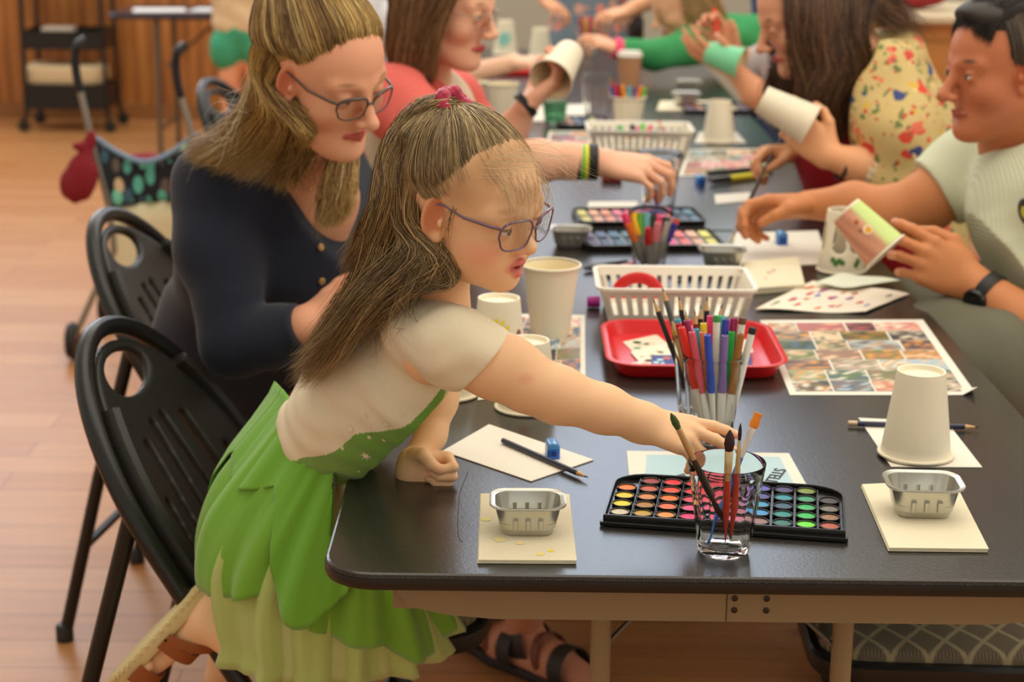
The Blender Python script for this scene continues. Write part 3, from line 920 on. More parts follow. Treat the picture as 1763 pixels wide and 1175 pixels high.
def paper(name, corners, label, cat, matl=PAPERW, t=0.0012, z=ZT, group=None, curl=None, wav=0.0, build=True):
    """flat sheet whose corners are given where they lie on the table; subdivided so that it can curl"""
    cs = [G(x, y, z) for x, y in corners]
    c0 = sum(cs) / 4
    n = 14 if (curl or wav) else 2
    rows = []
    for i in range(n):
        u = i / (n - 1)
        a = cs[0] * (1 - u) + cs[1] * u; b = cs[3] * (1 - u) + cs[2] * u
        row = []
        for j in range(n):
            v = j / (n - 1)
            p = a * (1 - v) + b * v
            zz = 0.0
            if wav: zz += wav * (0.5 + 0.5 * math.sin(7 * u + 3 * v)) * (0.3 + abs(u - .5) + abs(v - .5))
            if curl:
                for (cu, cv, amt, rad) in curl:
                    dd = math.hypot(u - cu, v - cv); zz += amt * max(0, 1 - dd / rad) ** 2
            row.append(p - c0 + V(0, 0, t + zz))
        rows.append(row)
    m = MB()
    vs = [p for r in rows for p in r]; N = len(vs)
    vs += [p - V(0, 0, t) for p in vs]
    fs = []
    for i in range(n - 1):
        for j in range(n - 1):
            q = (i * n + j, (i + 1) * n + j, (i + 1) * n + j + 1, i * n + j + 1)
            fs.append(q); fs.append(tuple(k + N for k in reversed(q)))
    rim = [j for j in range(n)] + [i * n + n - 1 for i in range(1, n)] + [(n - 1) * n + j for j in range(n - 2, -1, -1)] + [i * n for i in range(n - 2, 0, -1)]
    for a, b in zip(rim, rim[1:] + rim[:1]): fs.append((a, b, b + N, a + N))
    m.add(vs, fs)
    if not build: return m, c0, cs
    o = m.build(name, matl, None, loc=c0, angle=35)
    return tag(o, label, cat, group)

# ---- paper cups
def cup_mesh(h=0.112, rr=0.0455, rb=0.0305, up=False):
    """paper cup; up=True stands on its base, else stands on its rim"""
    m = MB()
    w = .0012
    out = [(rb - .004, .006), (rb - .0025, .0005), (rb, 0), (rb + .0004, .002)] + [(rb + (rr - rb - .0005) * k / 8, h * k / 8) for k in range(1, 8)] + [(rr - .001, h - .004)]
    lip = [(rr + .0012 + .0022 * math.cos(a), h - .0022 + .0022 * math.sin(a)) for a in np.linspace(-PI * .8, PI * .8, 9)]
    inn = [(rr - .0028, h - .004)] + [(rb - w + (rr - rb - .0012) * k / 8, h * k / 8) for k in range(7, 0, -1)] + [(rb - .003, .007)]
    prof = out + lip
    if not up:
        flip = lambda P: [(r, h - z) for r, z in P]
        m.lathe(flip(prof), 40, mi=0, cap=False); m.lathe(flip(inn), 40, mi=1, cap=False)
        m.lathe(flip([(0.0001, .006), (rb - .004, .006)]), 40, mi=0, cap=False)
        m.lathe(flip([(0.0001, .0072), (rb - .003, .0072)]), 40, mi=1, cap=False)
    else:
        m.lathe(prof, 40, mi=0, cap=False); m.lathe(inn, 40, mi=1, cap=False)
        m.lathe([(0.0001, .006), (rb - .004, .006)], 40, mi=0, cap=False); m.lathe([(0.0001, .0072), (rb - .003, .0072)], 40, mi=1, cap=False)
    return m
def cup(name, px, py, label, up=False, h=.112, rr=.0455, rb=.0305, group='white paper cups', z=ZT, loc=None, R=None):
    o = cup_mesh(h, rr, rb, up).build(name, [CUPM, CUPIN], None, angle=50)
    if loc is not None:
        o.location = loc
        if R is not None: o.rotation_euler = Matrix(R.tolist()).to_euler()
    else: place(o, px, py, 0, z)
    return tag(o, label, 'cup', group)
cup('paper_cup', 1576, 782, 'white paper cup upside down at the right front, on a white card over a pencil', z=ZT + .0025)
cup_open = cup('paper_cup', 947, 577, 'upright open white paper cup standing right of the girl\'s chin', up=True, h=.118)
c1 = cup('paper_cup', 908, 702, 'short upside down white paper cup behind the girl\'s reaching arm, pink mark on it', h=.098, rr=.043, rb=.0295)
c2 = cup('paper_cup', 858, 655, 'upside down white paper cup with a yellow dotted sun, just under the girl\'s chin', h=.125, rr=.0445)
c3 = cup('paper_cup', 768, 678, 'upside down white paper cup with a dark cut notch, half hidden behind the girl\'s chest', h=.08, rr=.0455, rb=.031)
def decal(m, o_loc, ang, z, r0, shape, size, mi=0, col=(1, 1, 1)):
    """small flat painted mark lying on a cup wall"""
    n = 12; pts = []
    for k in range(n):
        a = 2 * PI * k / n
        rr = size * (1 + (.35 * math.cos(5 * a) if shape == 'flower' else 0))
        x, zz = rr * math.cos(a), rr * math.sin(a) * (1.5 if shape == 'oval' else 1)
        rad = r0(z + zz) + .0006
        pts.append(V(rad * math.cos(ang + x / rad), rad * math.sin(ang + x / rad), z + zz))
    m.add(pts, [tuple(range(n))], mi, col)
def inv_r(h, rr, rb): return lambda z: rr - .0005 - (rr - rb - .0005) * z / h
m = MB(); rf = inv_r(.125, .0445, .0305)
for k in range(12):
    a = 2 * PI * k / 12
    decal(m, None, -PI / 2 - .1 + .55 * math.cos(a), .078 + .020 * math.sin(a), rf, 'dot', .0036)
o = m.build('yellow_sun_dots', mat('yellow_paint', (240, 220, 60), .6), c2); tag(o, 'yellow dots in a ring')
m = MB(); decal(m, None, -PI / 2 + .95, .075, rf, 'oval', .0055)
o = m.build('red_outline', mat('red_ink', (196, 60, 40), .6), c2)
m = MB(); decal(m, None, -PI / 2 + .95, .0755, lambda z: rf(z) + .0004, 'oval', .0038)
m.build('face_mark', mat('grey_ink', (120, 110, 110), .6), c2)
m = MB(); rf = inv_r(.098, .043, .0295)
for dx in (-.25, -.1, .02): decal(m, None, -PI / 2 + dx, .022, rf, 'flower', .004)
m.build('pink_mark', mat('pink_ink', (236, 120, 140), .6), c1)
m = MB()
for zz in (.035, .045, .054): decal(m, None, -PI / 2 + 1.15, zz, rf, 'dot', .0035)
m.build('yellow_mark', mat('yellow_paint'), c1)
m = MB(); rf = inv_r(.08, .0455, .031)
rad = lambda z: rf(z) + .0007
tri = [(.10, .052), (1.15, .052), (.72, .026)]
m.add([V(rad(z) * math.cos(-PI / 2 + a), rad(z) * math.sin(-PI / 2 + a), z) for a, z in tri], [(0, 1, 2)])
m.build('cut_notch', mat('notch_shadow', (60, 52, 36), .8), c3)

# ---- tumblers
GLASS = mat('clear_plastic_glass', (250, 250, 250), .02, trans=1.0, ior=1.20)
def tumbler(px, py, label, h=.105, rt=.0425, rb=.0285, z=ZT, loc=None):
    n = 60
    def ring(r, z, k): return [V(r * (1 - k * (0.5 + 0.5 * math.cos(12 * 2 * PI * j / n)) ** 2 * .9) * math.cos(2 * PI * j / n), r * (1 - k * (0.5 + 0.5 * math.cos(12 * 2 * PI * j / n)) ** 2 * .9) * math.sin(2 * PI * j / n), z) for j in range(n)]
    R = lambda t: rb + (rt - rb) * t
    rings = [ring(rb - .006, 0.0015, 0), ring(rb - .003, 0, .03), ring(rb, .003, .06)]
    for t in np.linspace(.08, .70, 8): rings.append(ring(R(t), h * t, .06))
    rings += [ring(R(.74), h * .74, .02), ring(R(.78), h * .78, 0), ring(R(.9), h * .9, 0), ring(rt, h - .001, 0), ring(rt - .0007, h, 0), ring(rt - .0014, h - .001, 0)]
    rings += [ring(R(t) - .0019, h * t, 0) for t in (.9, .6, .35, .14)] + [ring(rb - .005, .0085, 0), ring(.002, .008, 0)]
    m = MB(); m.loft(rings, cap=True)
    o = m.build('drinking_glass', GLASS, None, angle=60)
    if loc is None: place(o, px, py, 0, z)
    else: o.location = loc
    return tag(o, label, 'glass', 'clear tumblers holding pens and brushes')
g_front = tumbler(1245, 949, 'clear tumbler with paintbrushes in front of the open paint palette')
g_mark = tumbler(1222, 757, 'clear tumbler full of felt tip markers behind the girl\'s hand', h=.118, rt=.041)
g_penc = tumbler(1203, 715, 'clear tumbler of pencils half hidden behind the tumbler of felt tip markers', h=.118, rt=.041)

# ---- brushes (bristle up), handles, pencils and markers
def stick(name, a, b, rings, label, cat, group, parts=None):
    """rod from a (foot) to b (tip); rings = list of (part, material, [(t, radius), ...])"""
    a, b = V(*a), V(*b)
    e = empty(name, a, label, cat, group)
    R = frame_to(b - a); L = np.linalg.norm(b - a)
    for part, matl, prof, flat in rings:
        m = MB()
        pf = [(max(r, 1e-4), t * L) for t, r in prof]
        m.lathe(pf, 12, R=None)
        m.v = [tuple(R @ V(x, y * flat, z)) for x, y, z in m.v]
        m.build(part, matl, e, angle=50)
    return e
FERR = mat('gold_ferrule', (206, 182, 138), .3, .8)
FERS = mat('silver_ferrule', (210, 206, 200), .3, .7)
def brush(a, b, hcol, bcol, label, rh=.0035, rbm=.004, tl=.02, fl=.035, ferr=None, flat=1.0, group='paintbrushes in the front tumbler', tube_up=True):
    L = np.linalg.norm(V(*b) - V(*a)); t1 = 1 - tl / L; t2 = t1 - fl / L
    hm = mat('brush_handle_%d_%d_%d' % hcol, hcol, .3, coat=.4); bm_ = mat('bristle_%d_%d_%d' % bcol, bcol, .7)
    return stick('paintbrush', a, b, [
        ('handle', hm, [(0, .0012), (.1, .0018), (max(t2 - .25, .3), rh), (t2, rh * .75)], 1.0),
        ('ferrule', ferr or FERR, [(t2 - .005, rh * .82), (t2 + .01, rh * .86), (t1, rbm * .8), (t1 + .003, rbm * .75)], flat),
        ('bristles', bm_, [(t1 - .005, rbm * .7), (t1 + (1 - t1) * .35, rbm), (t1 + (1 - t1) * .7, rbm * .8), (1, rbm * (.15 if flat == 1 else .9))], flat)], label, 'paintbrush', group)
g0 = V(*g_front.location)
Yb = g0[1]
def inside(px, py, dz, Y): return W(px, py, Y)
brush(W(1262, 930, Yb + .010), W(1155, 712, Yb - .055), (34, 32, 30), (60, 84, 36), 'black handled brush with green tip leaning far left in the front tumbler', rh=.0042, rbm=.0042, tl=.022, fl=.045)
brush(W(1247, 935, Yb - .008), W(1257, 741, Yb - .012), (178, 42, 30), (50, 22, 26), 'red handled brush with plump dark bristles upright in the front tumbler', rh=.0048, rbm=.006, tl=.024, fl=.034)
brush(W(1262, 928, Yb + .012), W(1275, 729, Yb + .012), (176, 46, 30), (48, 26, 24), 'thin red handled brush with fine dark point in the front tumbler', rh=.004, rbm=.0022, tl=.020, fl=.042)
brush(W(1214, 945, Yb + .0), W(1306, 712, Yb + .03), (48, 106, 196), (226, 132, 32), 'blue handled flat brush with orange bristles in the front tumbler', rh=.0036, rbm=.0072, tl=.018, fl=.034, ferr=FERS, flat=.55)

def pencil(a, b, col, label, r=.0036, eraser=False, lead=(40, 38, 40), group='pencils'):
    body = mat('pencil_%d_%d_%d' % col, col, .35, coat=.3)
    L = np.linalg.norm(V(*b) - V(*a)); tt = .020 / L
    rings = [('barrel', body, [(.0 if not eraser else .07, r), (1 - tt, r)], 1.0),
             ('sharpened_wood', mat('pencil_wood', (214, 170, 116), .6), [(1 - tt, r * .97), (1 - .006 / L, r * .32)], 1.0),
             ('lead', mat('lead_%d_%d_%d' % lead, lead, .5), [(1 - .0065 / L, r * .36), (1, .0003)], 1.0)]
    if eraser: rings.append(('eraser_end', mat('eraser_ferrule', (206, 178, 148), .4, .3), [(0, r * .9), (.005, r), (.03, r * 1.02), (.07, r * 1.02)], 1.0))
    return stick('pencil', a, b, rings, label, 'pencil', group)
def on(px, py, z): return G(px, py, z)
pencil(on(866, 759, ZT + .0055), on(1013, 823, ZT + .005), (34, 38, 62), 'dark pencil lying on the white card left of the palette, beside the sharpener', eraser=False)
m = MB(); q = on(866, 759, ZT + .0055); q2 = on(884, 767, ZT + .0055)
pencil(on(1460, 729, ZT + .005), on(1687, 736, ZT + .005), (30, 32, 66), 'navy pencil with metal eraser end lying behind the upside down cup on the right', eraser=True)

FLUTE = [0]
def marker(a, b, cap, label, r=.0048, body=(236, 232, 220), capl=.6, end='open', group='felt tip markers in the middle tumbler'):
    cm = mat('marker_%d_%d_%d' % cap, cap, .35)
    bm_ = mat('marker_body_%d_%d_%d' % body, body, .35)
    rings = [('barrel', bm_, [(0, r * .5), (.06, r * .8), (.09, r * .95), (1 - capl, r * .95)], 1.0),
             ('marker_cap', cm, [(1 - capl - .002, r * 1.05), (.97, r * 1.0), (.995, r * .9), (.996, r * .6), (.97, r * .55)], 1.0)]
    return stick('felt_tip_marker', a, b, rings, label, 'marker', group)
gm = V(*g_mark.location); Ym = gm[1]
# (cap top px, foot px, depth offsets, cap colour, capl, words)
MK = [(582, 556, 0, (196, 24, 44), .62, 'dark red'), (0,) * 6]
cols_m = [((1168, 556), (1208, 745), .020, (190, 30, 44), .58, 'crimson marker leaning left behind the orange red one'),
          ((1173, 563), (1215, 740), .000, (232, 52, 32), .58, 'orange red marker leaning left, its open end near the rim front'),
          ((1191, 571), (1222, 742), -.012, (222, 88, 104), .60, 'salmon pink marker leaning left in front'),
          ((1210, 571), (1226, 740), .004, (222, 140, 84), .58, 'peach orange marker behind the salmon pink one'),
          ((1218, 576), (1230, 742), -.016, (48, 80, 190), .58, 'royal blue marker front and centre'),
          ((1248, 577), (1240, 742), -.012, (134, 108, 168), .58, 'lavender marker just right of centre'),
          ((1260, 571), (1243, 740), .008, (52, 182, 78), .58, 'bright green marker right of the lavender one'),
          ((1276, 575), (1246, 740), -.008, (160, 108, 44), .60, 'brown ochre marker leaning right'),
          ((1295, 570), (1252, 742), .000, (238, 236, 226), .9, 'white marker with black end leaning furthest right'),
          ((1278, 553), (1250, 738), .018, (232, 228, 216), .9, 'white marker with brown end behind the ochre one'),
          ((1264, 547), (1247, 738), .024, (168, 44, 92), .40, 'raspberry marker standing at the back right'),
          ((1250, 549), (1235, 738), .016, (60, 62, 170), .62, 'dark blue marker behind the lavender one'),
          ((1234, 549), (1230, 738), .014, (234, 232, 216), .9, 'white marker with green end near the middle'),
          ((1223, 543), (1224, 738), .026, (236, 60, 128), .35, 'hot pink marker at the back centre'),
          ((1211, 556), (1220, 738), .020, (240, 214, 48), .35, 'yellow marker behind the peach one'),
          ((1182, 551), (1212, 738), .022, (152, 34, 88), .50, 'plum marker behind the salmon pink one'),
          ((1198, 566), (1216, 738), .016, (60, 152, 190), .60, 'sky blue marker between plum and yellow'),
          ((1166, 549), (1207, 738), .032, (60, 170, 190), .35, 'teal marker standing back left'),
          ((1243, 543), (1238, 738), .030, (92, 202, 180), .35, 'mint marker at the back right')]
for (tp, ft, dy, c, cl, words) in cols_m:
    a = W(ft[0], ft[1], Ym + dy * .55); a[2] = ZT + .012
    b = W(tp[0], tp[1], Ym + dy)
    mk = marker(a, b, c, words, capl=cl)
    if 'white marker' in words:
        R = frame_to(b - a); m = MB()
        m.lathe([(.0051, -.004), (.0051, .003), (.0042, .0045)], 12, tuple((b - a)), R=R)
        m.build('end_plug', mat('end_' + words.split(' with ')[1].split()[0], {'black': (30, 28, 30), 'brown': (110, 62, 42), 'green': (60, 150, 70)}[words.split(' with ')[1].split()[0]], .4), mk)
# pencils in the glass behind
gp = V(*g_penc.location); Yp = gp[1]
for (tp, ft, dy, c, lead, words) in (
        ((1124, 513), (1194, 700), .0, (44, 40, 34), (90, 84, 60), 'black pencil leaning furthest left out of the pencil tumbler'),
        ((1140, 494), (1198, 700), .015, (92, 96, 100), (60, 70, 80), 'grey pencil, tallest at the left of the pencil tumbler'),
        ((1168, 509), (1203, 700), .02, (40, 30, 40), (40, 34, 40), 'dark plum pencil with pink wood point'),
        ((1206, 524), (1206, 700), .01, (36, 46, 34), (50, 110, 60), 'dark pencil with green point'),
        ((1218, 510), (1209, 700), .03, (30, 26, 30), (34, 30, 34), 'black pencil standing tallest on the right'),
        ((1243, 523), (1214, 700), .03, (40, 34, 30), (34, 60, 50), 'pencil with dark green point leaning right'),
        ((1180, 534), (1204, 700), .0, (190, 150, 90), (150, 110, 60), 'short ochre pencil between the dark ones'),
        ((1196, 533), (1206, 700), -.005, (160, 34, 34), (150, 30, 30), 'red pencil beside the green pointed one'),
        ((1155, 545), (1199, 700), -.012, (206, 170, 50), (90, 80, 40), 'yellow pencil at the left rim of the pencil tumbler')):
    a = W(ft[0], ft[1], Yp + dy * .5); a[2] = ZT + .012
    b = W(tp[0], tp[1], Yp + dy)
    pencil(a, b, c, words, r=.0037, lead=lead, group='pencils in the tumbler behind the markers')

# ---- paint palette
def palette(corner_fl, corner_fr, corner_bl, label, cols, nc=10, nr=5, detail=True, lidbox=False):
    A, B, D = [G(*c, z=ZT) for c in (corner_fl, corner_fr, corner_bl)]
    ux = (B - A); w = np.linalg.norm(ux); ux /= w
    uy = np.cross(V(0, 0, 1), ux)
    d = abs(np.dot(D - A, uy))
    ang = math.atan2(ux[1], ux[0])
    o0 = A + ux * w / 2 + uy * d / 2
    t = empty('paint_palette', (o0[0], o0[1], ZT), label, 'paint palette', 'black trays of watercolour pans', rz=ang)
    BL = mat('black_glossy_plastic', (22, 21, 20), .22)
    m = MB()
    rc = .022
    def outline(i, z):
        W2, D2, r = w / 2 - i, d / 2 - i, max(rc * 2.0 - i, .004)
        pts = [(-W2, -D2), (W2, -D2)]
        for k in range(7):
            a = PI / 2 * k / 6; pts.append((W2 - r + r * math.cos(a), D2 - r * .8 + r * .8 * math.sin(a)))
        for k in range(7):
            a = PI / 2 + PI / 2 * k / 6; pts.append((-W2 + r + r * math.cos(a), D2 - r * .8 + r * .8 * math.sin(a)))
        return [V(x, y, z) for x, y in pts]
    m.loft([outline(.001, 0), outline(0, .002), outline(0, .0105), outline(.0006, .012), outline(.0020, .012), outline(.0026, .0105), outline(.0026, .0055)], cap=True)
    m.build('tray', BL, t, angle=30)
    m = MB(); m.box((0, -d / 2 - .003, .003), (w + .006, .008, .005), bev=.0015); m.build('front_hinge_strip', BL, t)
    mx, my = .004, .004
    sx = (w - 2 * mx) / nc; sy = (d - 2 * my - .002) / nr
    m = MB()
    for c in range(1, nc): m.box((-w / 2 + mx + c * sx, -.003, .0085), (.0008, d - .018, .002))
    m.build('divider_ribs', mat('rib_dark_grey', (40, 38, 36), .4), t, smooth=False)
    for c in range(nc):
        for r in range(nr):
            col = cols[c][r] if r < len(cols[c]) else None
            if col is None: continue
            x = -w / 2 + mx + (c + .5) * sx; y = -d / 2 + my + (r + .5) * sy
            R = min(sx, sy) * .5 if not detail else sx * .455
            Ry = min(1.0, sy * .5 / (sx * .455) * 1.02)
            p = MB()
            p.lathe([(R, .0065), (R, .0105), (R * .93, .0110), (R * .86, .0105), (R * .86, .0085)], 24, cap=False, mi=0)
            p.lathe([(.0001, .0098), (R * .5, .0095), (R * .86, .0092)], 24, cap=False, mi=1)
            p.v = [(a, b * Ry, z) for a, b, z in p.v]
            p.build('paint_pan', [BL, mat('pan_%d_%d_%d' % col, col, .55, noise=(180, .10))], t, loc=(x, y, 0), angle=35)
    return t
PC = [[(236, 226, 196), (246, 232, 40), (244, 206, 36), (246, 124, 40)],
      [(216, 174, 62), (186, 132, 54), (212, 134, 76), (192, 84, 58), (148, 42, 38)],
      [(252, 172, 82), (250, 124, 80), (250, 122, 40), (240, 74, 44), (232, 44, 38)],
      [(236, 70, 130), (238, 90, 140), (226, 74, 96), (214, 50, 62), (222, 48, 42)],
      [(232, 86, 128), (226, 92, 112), (214, 84, 100), (196, 60, 90), (190, 50, 70)],
      [(196, 110, 140), (170, 96, 120), (150, 100, 140), (140, 90, 150), (120, 80, 150)],
      [(150, 116, 118), (70, 150, 206), (64, 150, 190), (80, 84, 150), (96, 92, 186)],
      [(52, 112, 106), (42, 138, 132), (52, 88, 112), (48, 142, 158), (66, 62, 108)],
      [(110, 226, 60), (52, 186, 84), (56, 174, 98), (60, 150, 110), (122, 140, 50)],
      [(172, 84, 62), (150, 106, 76), (116, 110, 100), (64, 60, 62)]]
palette((1038, 903), (1455, 932), (1074, 829), 'open black palette of 48 round watercolours at the front of the near table', PC)

# ---- foil trays on folded napkins
FOIL = mat('aluminium_foil', (196, 194, 184), .28, .85)
def foil_tray(px, py, label, water=(196, 200, 90), a=.0, s=1.0, z=ZT, loc=None):
    t = empty('foil_tray', (0, 0, 0), label, 'foil tray', 'small foil water trays')
    p = place(t, px, py, a, z)
    n = 8
    def ring(w, d, r, z): return [V(x * s, y * s, z * s) for x, y in rrect(w, d, r, n)]
    rings = [ring(.020, .016, .004, .0015), ring(.052, .040, .010, 0), ring(.057, .044, .012, .002), ring(.060, .047, .013, .008), ring(.063, .050, .014, .0085), ring(.074, .058, .017, .034),
             ring(.084, .067, .020, .0345), ring(.086, .069, .021, .0355), ring(.0855, .0685, .021, .0372), ring(.083, .066, .0195, .0365), ring(.0735, .0575, .0165, .0355), ring(.0622, .0492, .0135, .0095), ring(.055, .042, .011, .003), ring(.02, .016, .004, .003)]
    m = MB(); m.loft(rings)
    # pressed ribs on front and back walls
    for sy in (-1, 1):
        for x in (-.014, 0, .014):
            m.tube([V(x, sy * .0262, .010) * s, V(x, sy * .0285, .022) * s], [.0026 * s, .0030 * s], 8)
    m.build('foil_dish', FOIL, t, angle=32)
    m = MB(); m.loft([ring(.0655, .052, .014, .0150), ring(.0655, .052, .014, .0155)])
    m.build('water', mat('tinted_water_%d' % water[0], water, .06, trans=.75, ior=1.33), t)
    return t
def napkin(corners, label, spots=None, z=ZT, t=.0045):
    cs = [G(x, y, z) for x, y in corners]; c0 = sum(cs) / 4
    e = empty('folded_napkin', c0, label, 'napkin', 'folded paper napkins')
    m = MB()
    for k in range(3):
        off = V(.0006 * k, .0005 * (k % 2), 0)
        zt = t * (k + 1) / 3
        m.sheet([c - c0 + off + V(0, 0, zt) for c in cs], t / 3 * .82)
    m.build('napkin_layers', mat('napkin_paper', (230, 220, 190), .85, bump=('noise', 300, .3)), e, smooth=False)
    if spots:
        for i, (x, y, r, col) in enumerate(spots):
            p = G(x, y, z + t) - c0
            m = MB(); m.lathe([(.0001, .0004), (r, .0003)], 14, tuple(p + V(0, 0, .00005 * (i + 1))), cap=False)
            m.v = [(a + .18 * r * math.sin(17 * b / r), b, c) for a, b, c in m.v]
            m.build('paint_spot', mat('spot_%d_%d_%d' % col, col, .8), e)
    return e
napkin([(822, 971), (991, 972), (978, 857), (826, 856)], 'folded white napkin with yellow paint spots under the left foil tray', [(948, 949, .0035, (244, 222, 70)), (930, 955, .0045, (240, 226, 130)), (835, 895, .006, (236, 226, 150)), (860, 930, .007, (238, 224, 160)), (895, 936, .005, (240, 222, 150))])
foil_tray(908, 912, 'foil tray of yellow green water on the spotted napkin at the left', (190, 196, 84), z=ZT + .0048, a=.02)
napkin([(1529, 950), (1700, 952), (1640, 833), (1482, 840)], 'clean folded white napkin under the right foil tray')
foil_tray(1586, 882, 'foil tray of almost clear water on the clean napkin at the right', (206, 206, 190), z=ZT + .0048, a=-.04, s=1.06)

# ---- cards, sharpener
paper('white_card', [(762, 778), (914, 830), (1022, 793), (842, 732)], 'blank white card left of the palette, under pencil and sharpener', 'card', t=.0011, group='white cards')
paper('white_card', [(1534, 805), (1691, 806), (1630, 728), (1478, 721)], 'blank white card under the upside down cup on the right', 'card', t=.0011, group='white cards')
def sharpener(px, py, label, col=(40, 112, 214), z=ZT, a=.3, s=1.0, loc=None):
    t = empty('pencil_sharpener', (0, 0, 0), label, 'sharpener', 'blue pencil sharpeners'); place(t, px, py, a, z)
    m = MB(); m.loft([[V(x, y, z_) * s for x, y in rrect(.0155, .024, .003, 4)] for z_ in (0, .013)] )
    m.build('body', mat('blue_translucent_plastic', col, .2, trans=.25), t)
    m = MB(); m.loft([[V(x * k, y, z_) * s for x, y in rrect(.0155, .024, .003, 4)] for z_, k in ((.013, 1), (.0165, .94), (.019, .7), (.0198, .3))])
    m.build('lid', mat('pale_blue_lid', (96, 168, 240), .15, trans=.3), t)
    m = MB(); m.lathe([(.0001, 0), (.0036, 0), (.0036, .0006)], 16, (0, -.0122 * s, .007 * s), R=rotx(PI / 2)); m.build('pencil_hole', mat('dark_blue_hole', (16, 40, 120), .5), t)
    return t
sharpener(951, 786, 'blue pencil sharpener on the white card beside the dark pencil', z=ZT + .0013, a=.15, s=1.05)

# ---- postcard behind the palette
def glyphs(text, size, t=.0003):
    cu = bpy.data.curves.new('txt', 'FONT'); cu.body = text; cu.size = size; cu.extrude = t; cu.align_x = 'CENTER'
    o = bpy.data.objects.new('txt', cu); C.objects.link(o)
    bpy.context.view_layer.update()
    me = bpy.data.meshes.new_from_object(o.evaluated_get(bpy.context.evaluated_depsgraph_get()))
    vs = [V(*v.co) for v in me.vertices]; fs = [tuple(p.vertices) for p in me.polygons]
    bpy.data.objects.remove(o); bpy.data.meshes.remove(me)
    return vs, fs
def postcard():
    cs = [G(*c, z=ZT) for c in ((1088, 880), (1424, 900), (1358, 782), (1079, 778))]
    c0 = sum(cs) / 4
    ux = cs[1] - cs[0]; 
    t = empty('printed_card', c0, 'pale blue printed card with rotated lettering between the palette and the markers', 'card')
    m = MB(); m.sheet([c - c0 + V(0, 0, .0012) for c in cs], .001); m.build('card_stock', PAPERW, t, smooth=False)
    bil = lambda u, v, dz=.0016: (cs[0] * (1 - u) + cs[1] * u) * (1 - v) + (cs[3] * (1 - u) + cs[2] * u) * v - c0 + V(0, 0, dz)
    m = MB(); m.sheet([bil(.06, 0.05), bil(.93, .05), bil(.93, .93), bil(.12, .93)], .0003); m.build('blue_panel', mat('pale_blue_print', (178, 208, 214), .6), t, smooth=False)
    m = MB(); m.sheet([bil(.06, .0, .0019), bil(.42, .0, .0019), bil(.32, .62, .0019), bil(.10, .42, .0019)], .0002); m.build('grey_panel', mat('slate_print', (96, 100, 108), .6), t, smooth=False)
    M_Y = mat('yellow_print', (232, 222, 60), .6); M_W = mat('white_print', (236, 236, 230), .6); M_K = mat('black_print', (52, 54, 54), .6)
    def put(txt, u, v, sz, ang, ml, nm, dz=.0022):
        vs, fs = glyphs(txt, sz); R = rotz(ang); p = bil(u, v, dz)
        m = MB(); m.add([R @ q + p for q in vs], fs); m.build(nm, ml, t, smooth=False)
    put('THE', .215, .45, .009, math.radians(-100), M_Y, 'lettering')
    put('SHARKS', .25, .46, .012, math.radians(-100), M_Y, 'lettering')
    put('PAINT', .29, .46, .011, math.radians(-100), M_W, 'lettering')
    put('STELLA', .80, .60, .022, math.radians(-112), M_K, 'lettering')
    put('NOVA', .93, .40, .018, math.radians(-105), M_K, 'lettering')
    put('COLOUR', .585, .45, .009, math.radians(-95), M_K, 'lettering')
postcard()

# ---- printed picture sheets (rows of little pictures)
def picture_sheet(corners, label, nx, ny, seed, z=ZT, curl=None, group='printed sheets of small pictures'):
    m, c0, cs = paper('picture_sheet', corners, None, None, z=z, t=.0006, curl=curl, build=False)
    t = empty('picture_sheet', c0, label, 'printed sheet', group)
    m.build('sheet', PAPERW, t, angle=35)
    R = random.Random(seed)
    bil = lambda u, v, dz: (cs[0] * (1 - u) + cs[1] * u) * (1 - v) + (cs[3] * (1 - u) + cs[2] * u) * v - c0 + V(0, 0, dz)
    pal = [(196, 120, 84), (74, 58, 54), (226, 206, 176), (120, 130, 90), (66, 96, 120), (206, 96, 110), (232, 190, 150), (150, 116, 96), (230, 220, 200), (96, 120, 60), (30, 44, 56), (216, 150, 60), (170, 190, 196)]
    p = MB()
    rows = []
    v = .04
    for r in range(ny):
        vh = .92 / ny * .93
        u = .04; k = nx
        ws = [R.uniform(.7, 1.5) for _ in range(nx)]; S = sum(ws)
        for wgt in ws:
            wu = .92 * wgt / S
            base = R.choice(pal)
            U0, U1, V0, V1 = u, u + wu * .95, v, v + vh
            # each little picture is a patchwork of its own tones
            g = 6
            q0 = R.choice(pal); q1 = R.choice(pal)
            vs, cc, fs = [], [], []
            for i in range(g + 1):
                for j in range(g + 1):
                    a, b = i / g, j / g
                    vs.append(bil(U0 + (U1 - U0) * a, V0 + (V1 - V0) * b, .0012))
                    f = .5 + .5 * math.sin(7 * a + R.random() * 2.5) * math.cos(6 * b + R.random() * 2)
                    cbase = [base[c] * (1 - f) + q0[c] * f for c in range(3)]
                    if R.random() < .22: cbase = q1
                    cc.append(tuple(c / 255 for c in cbase))
            o = len(p.v)
            for q in vs: p.v.append(tuple(q))
            p.c += cc
            for i in range(g):
                for j in range(g):
                    p.f.append((o + i * (g + 1) + j, o + (i + 1) * (g + 1) + j, o + (i + 1) * (g + 1) + j + 1, o + i * (g + 1) + j + 1)); p.m.append(0)
            u += wu
        v += .92 / ny
    p.build('pictures', mat('printed_pictures', (255, 255, 255), .5, vcol=True), t, smooth=False)
    return t
picture_sheet([(1360, 681), (1682, 681), (1589, 551), (1308, 552)], 'large printed sheet of small pictures with curled corner, right of the red tray', 4, 7, 5, curl=[(1, 0, .012, .09)])
picture_sheet([(822, 690), (1008, 662), (1007, 543), (870, 541)], 'printed picture sheet under the paper cups behind the girl\'s arm', 4, 6, 9)

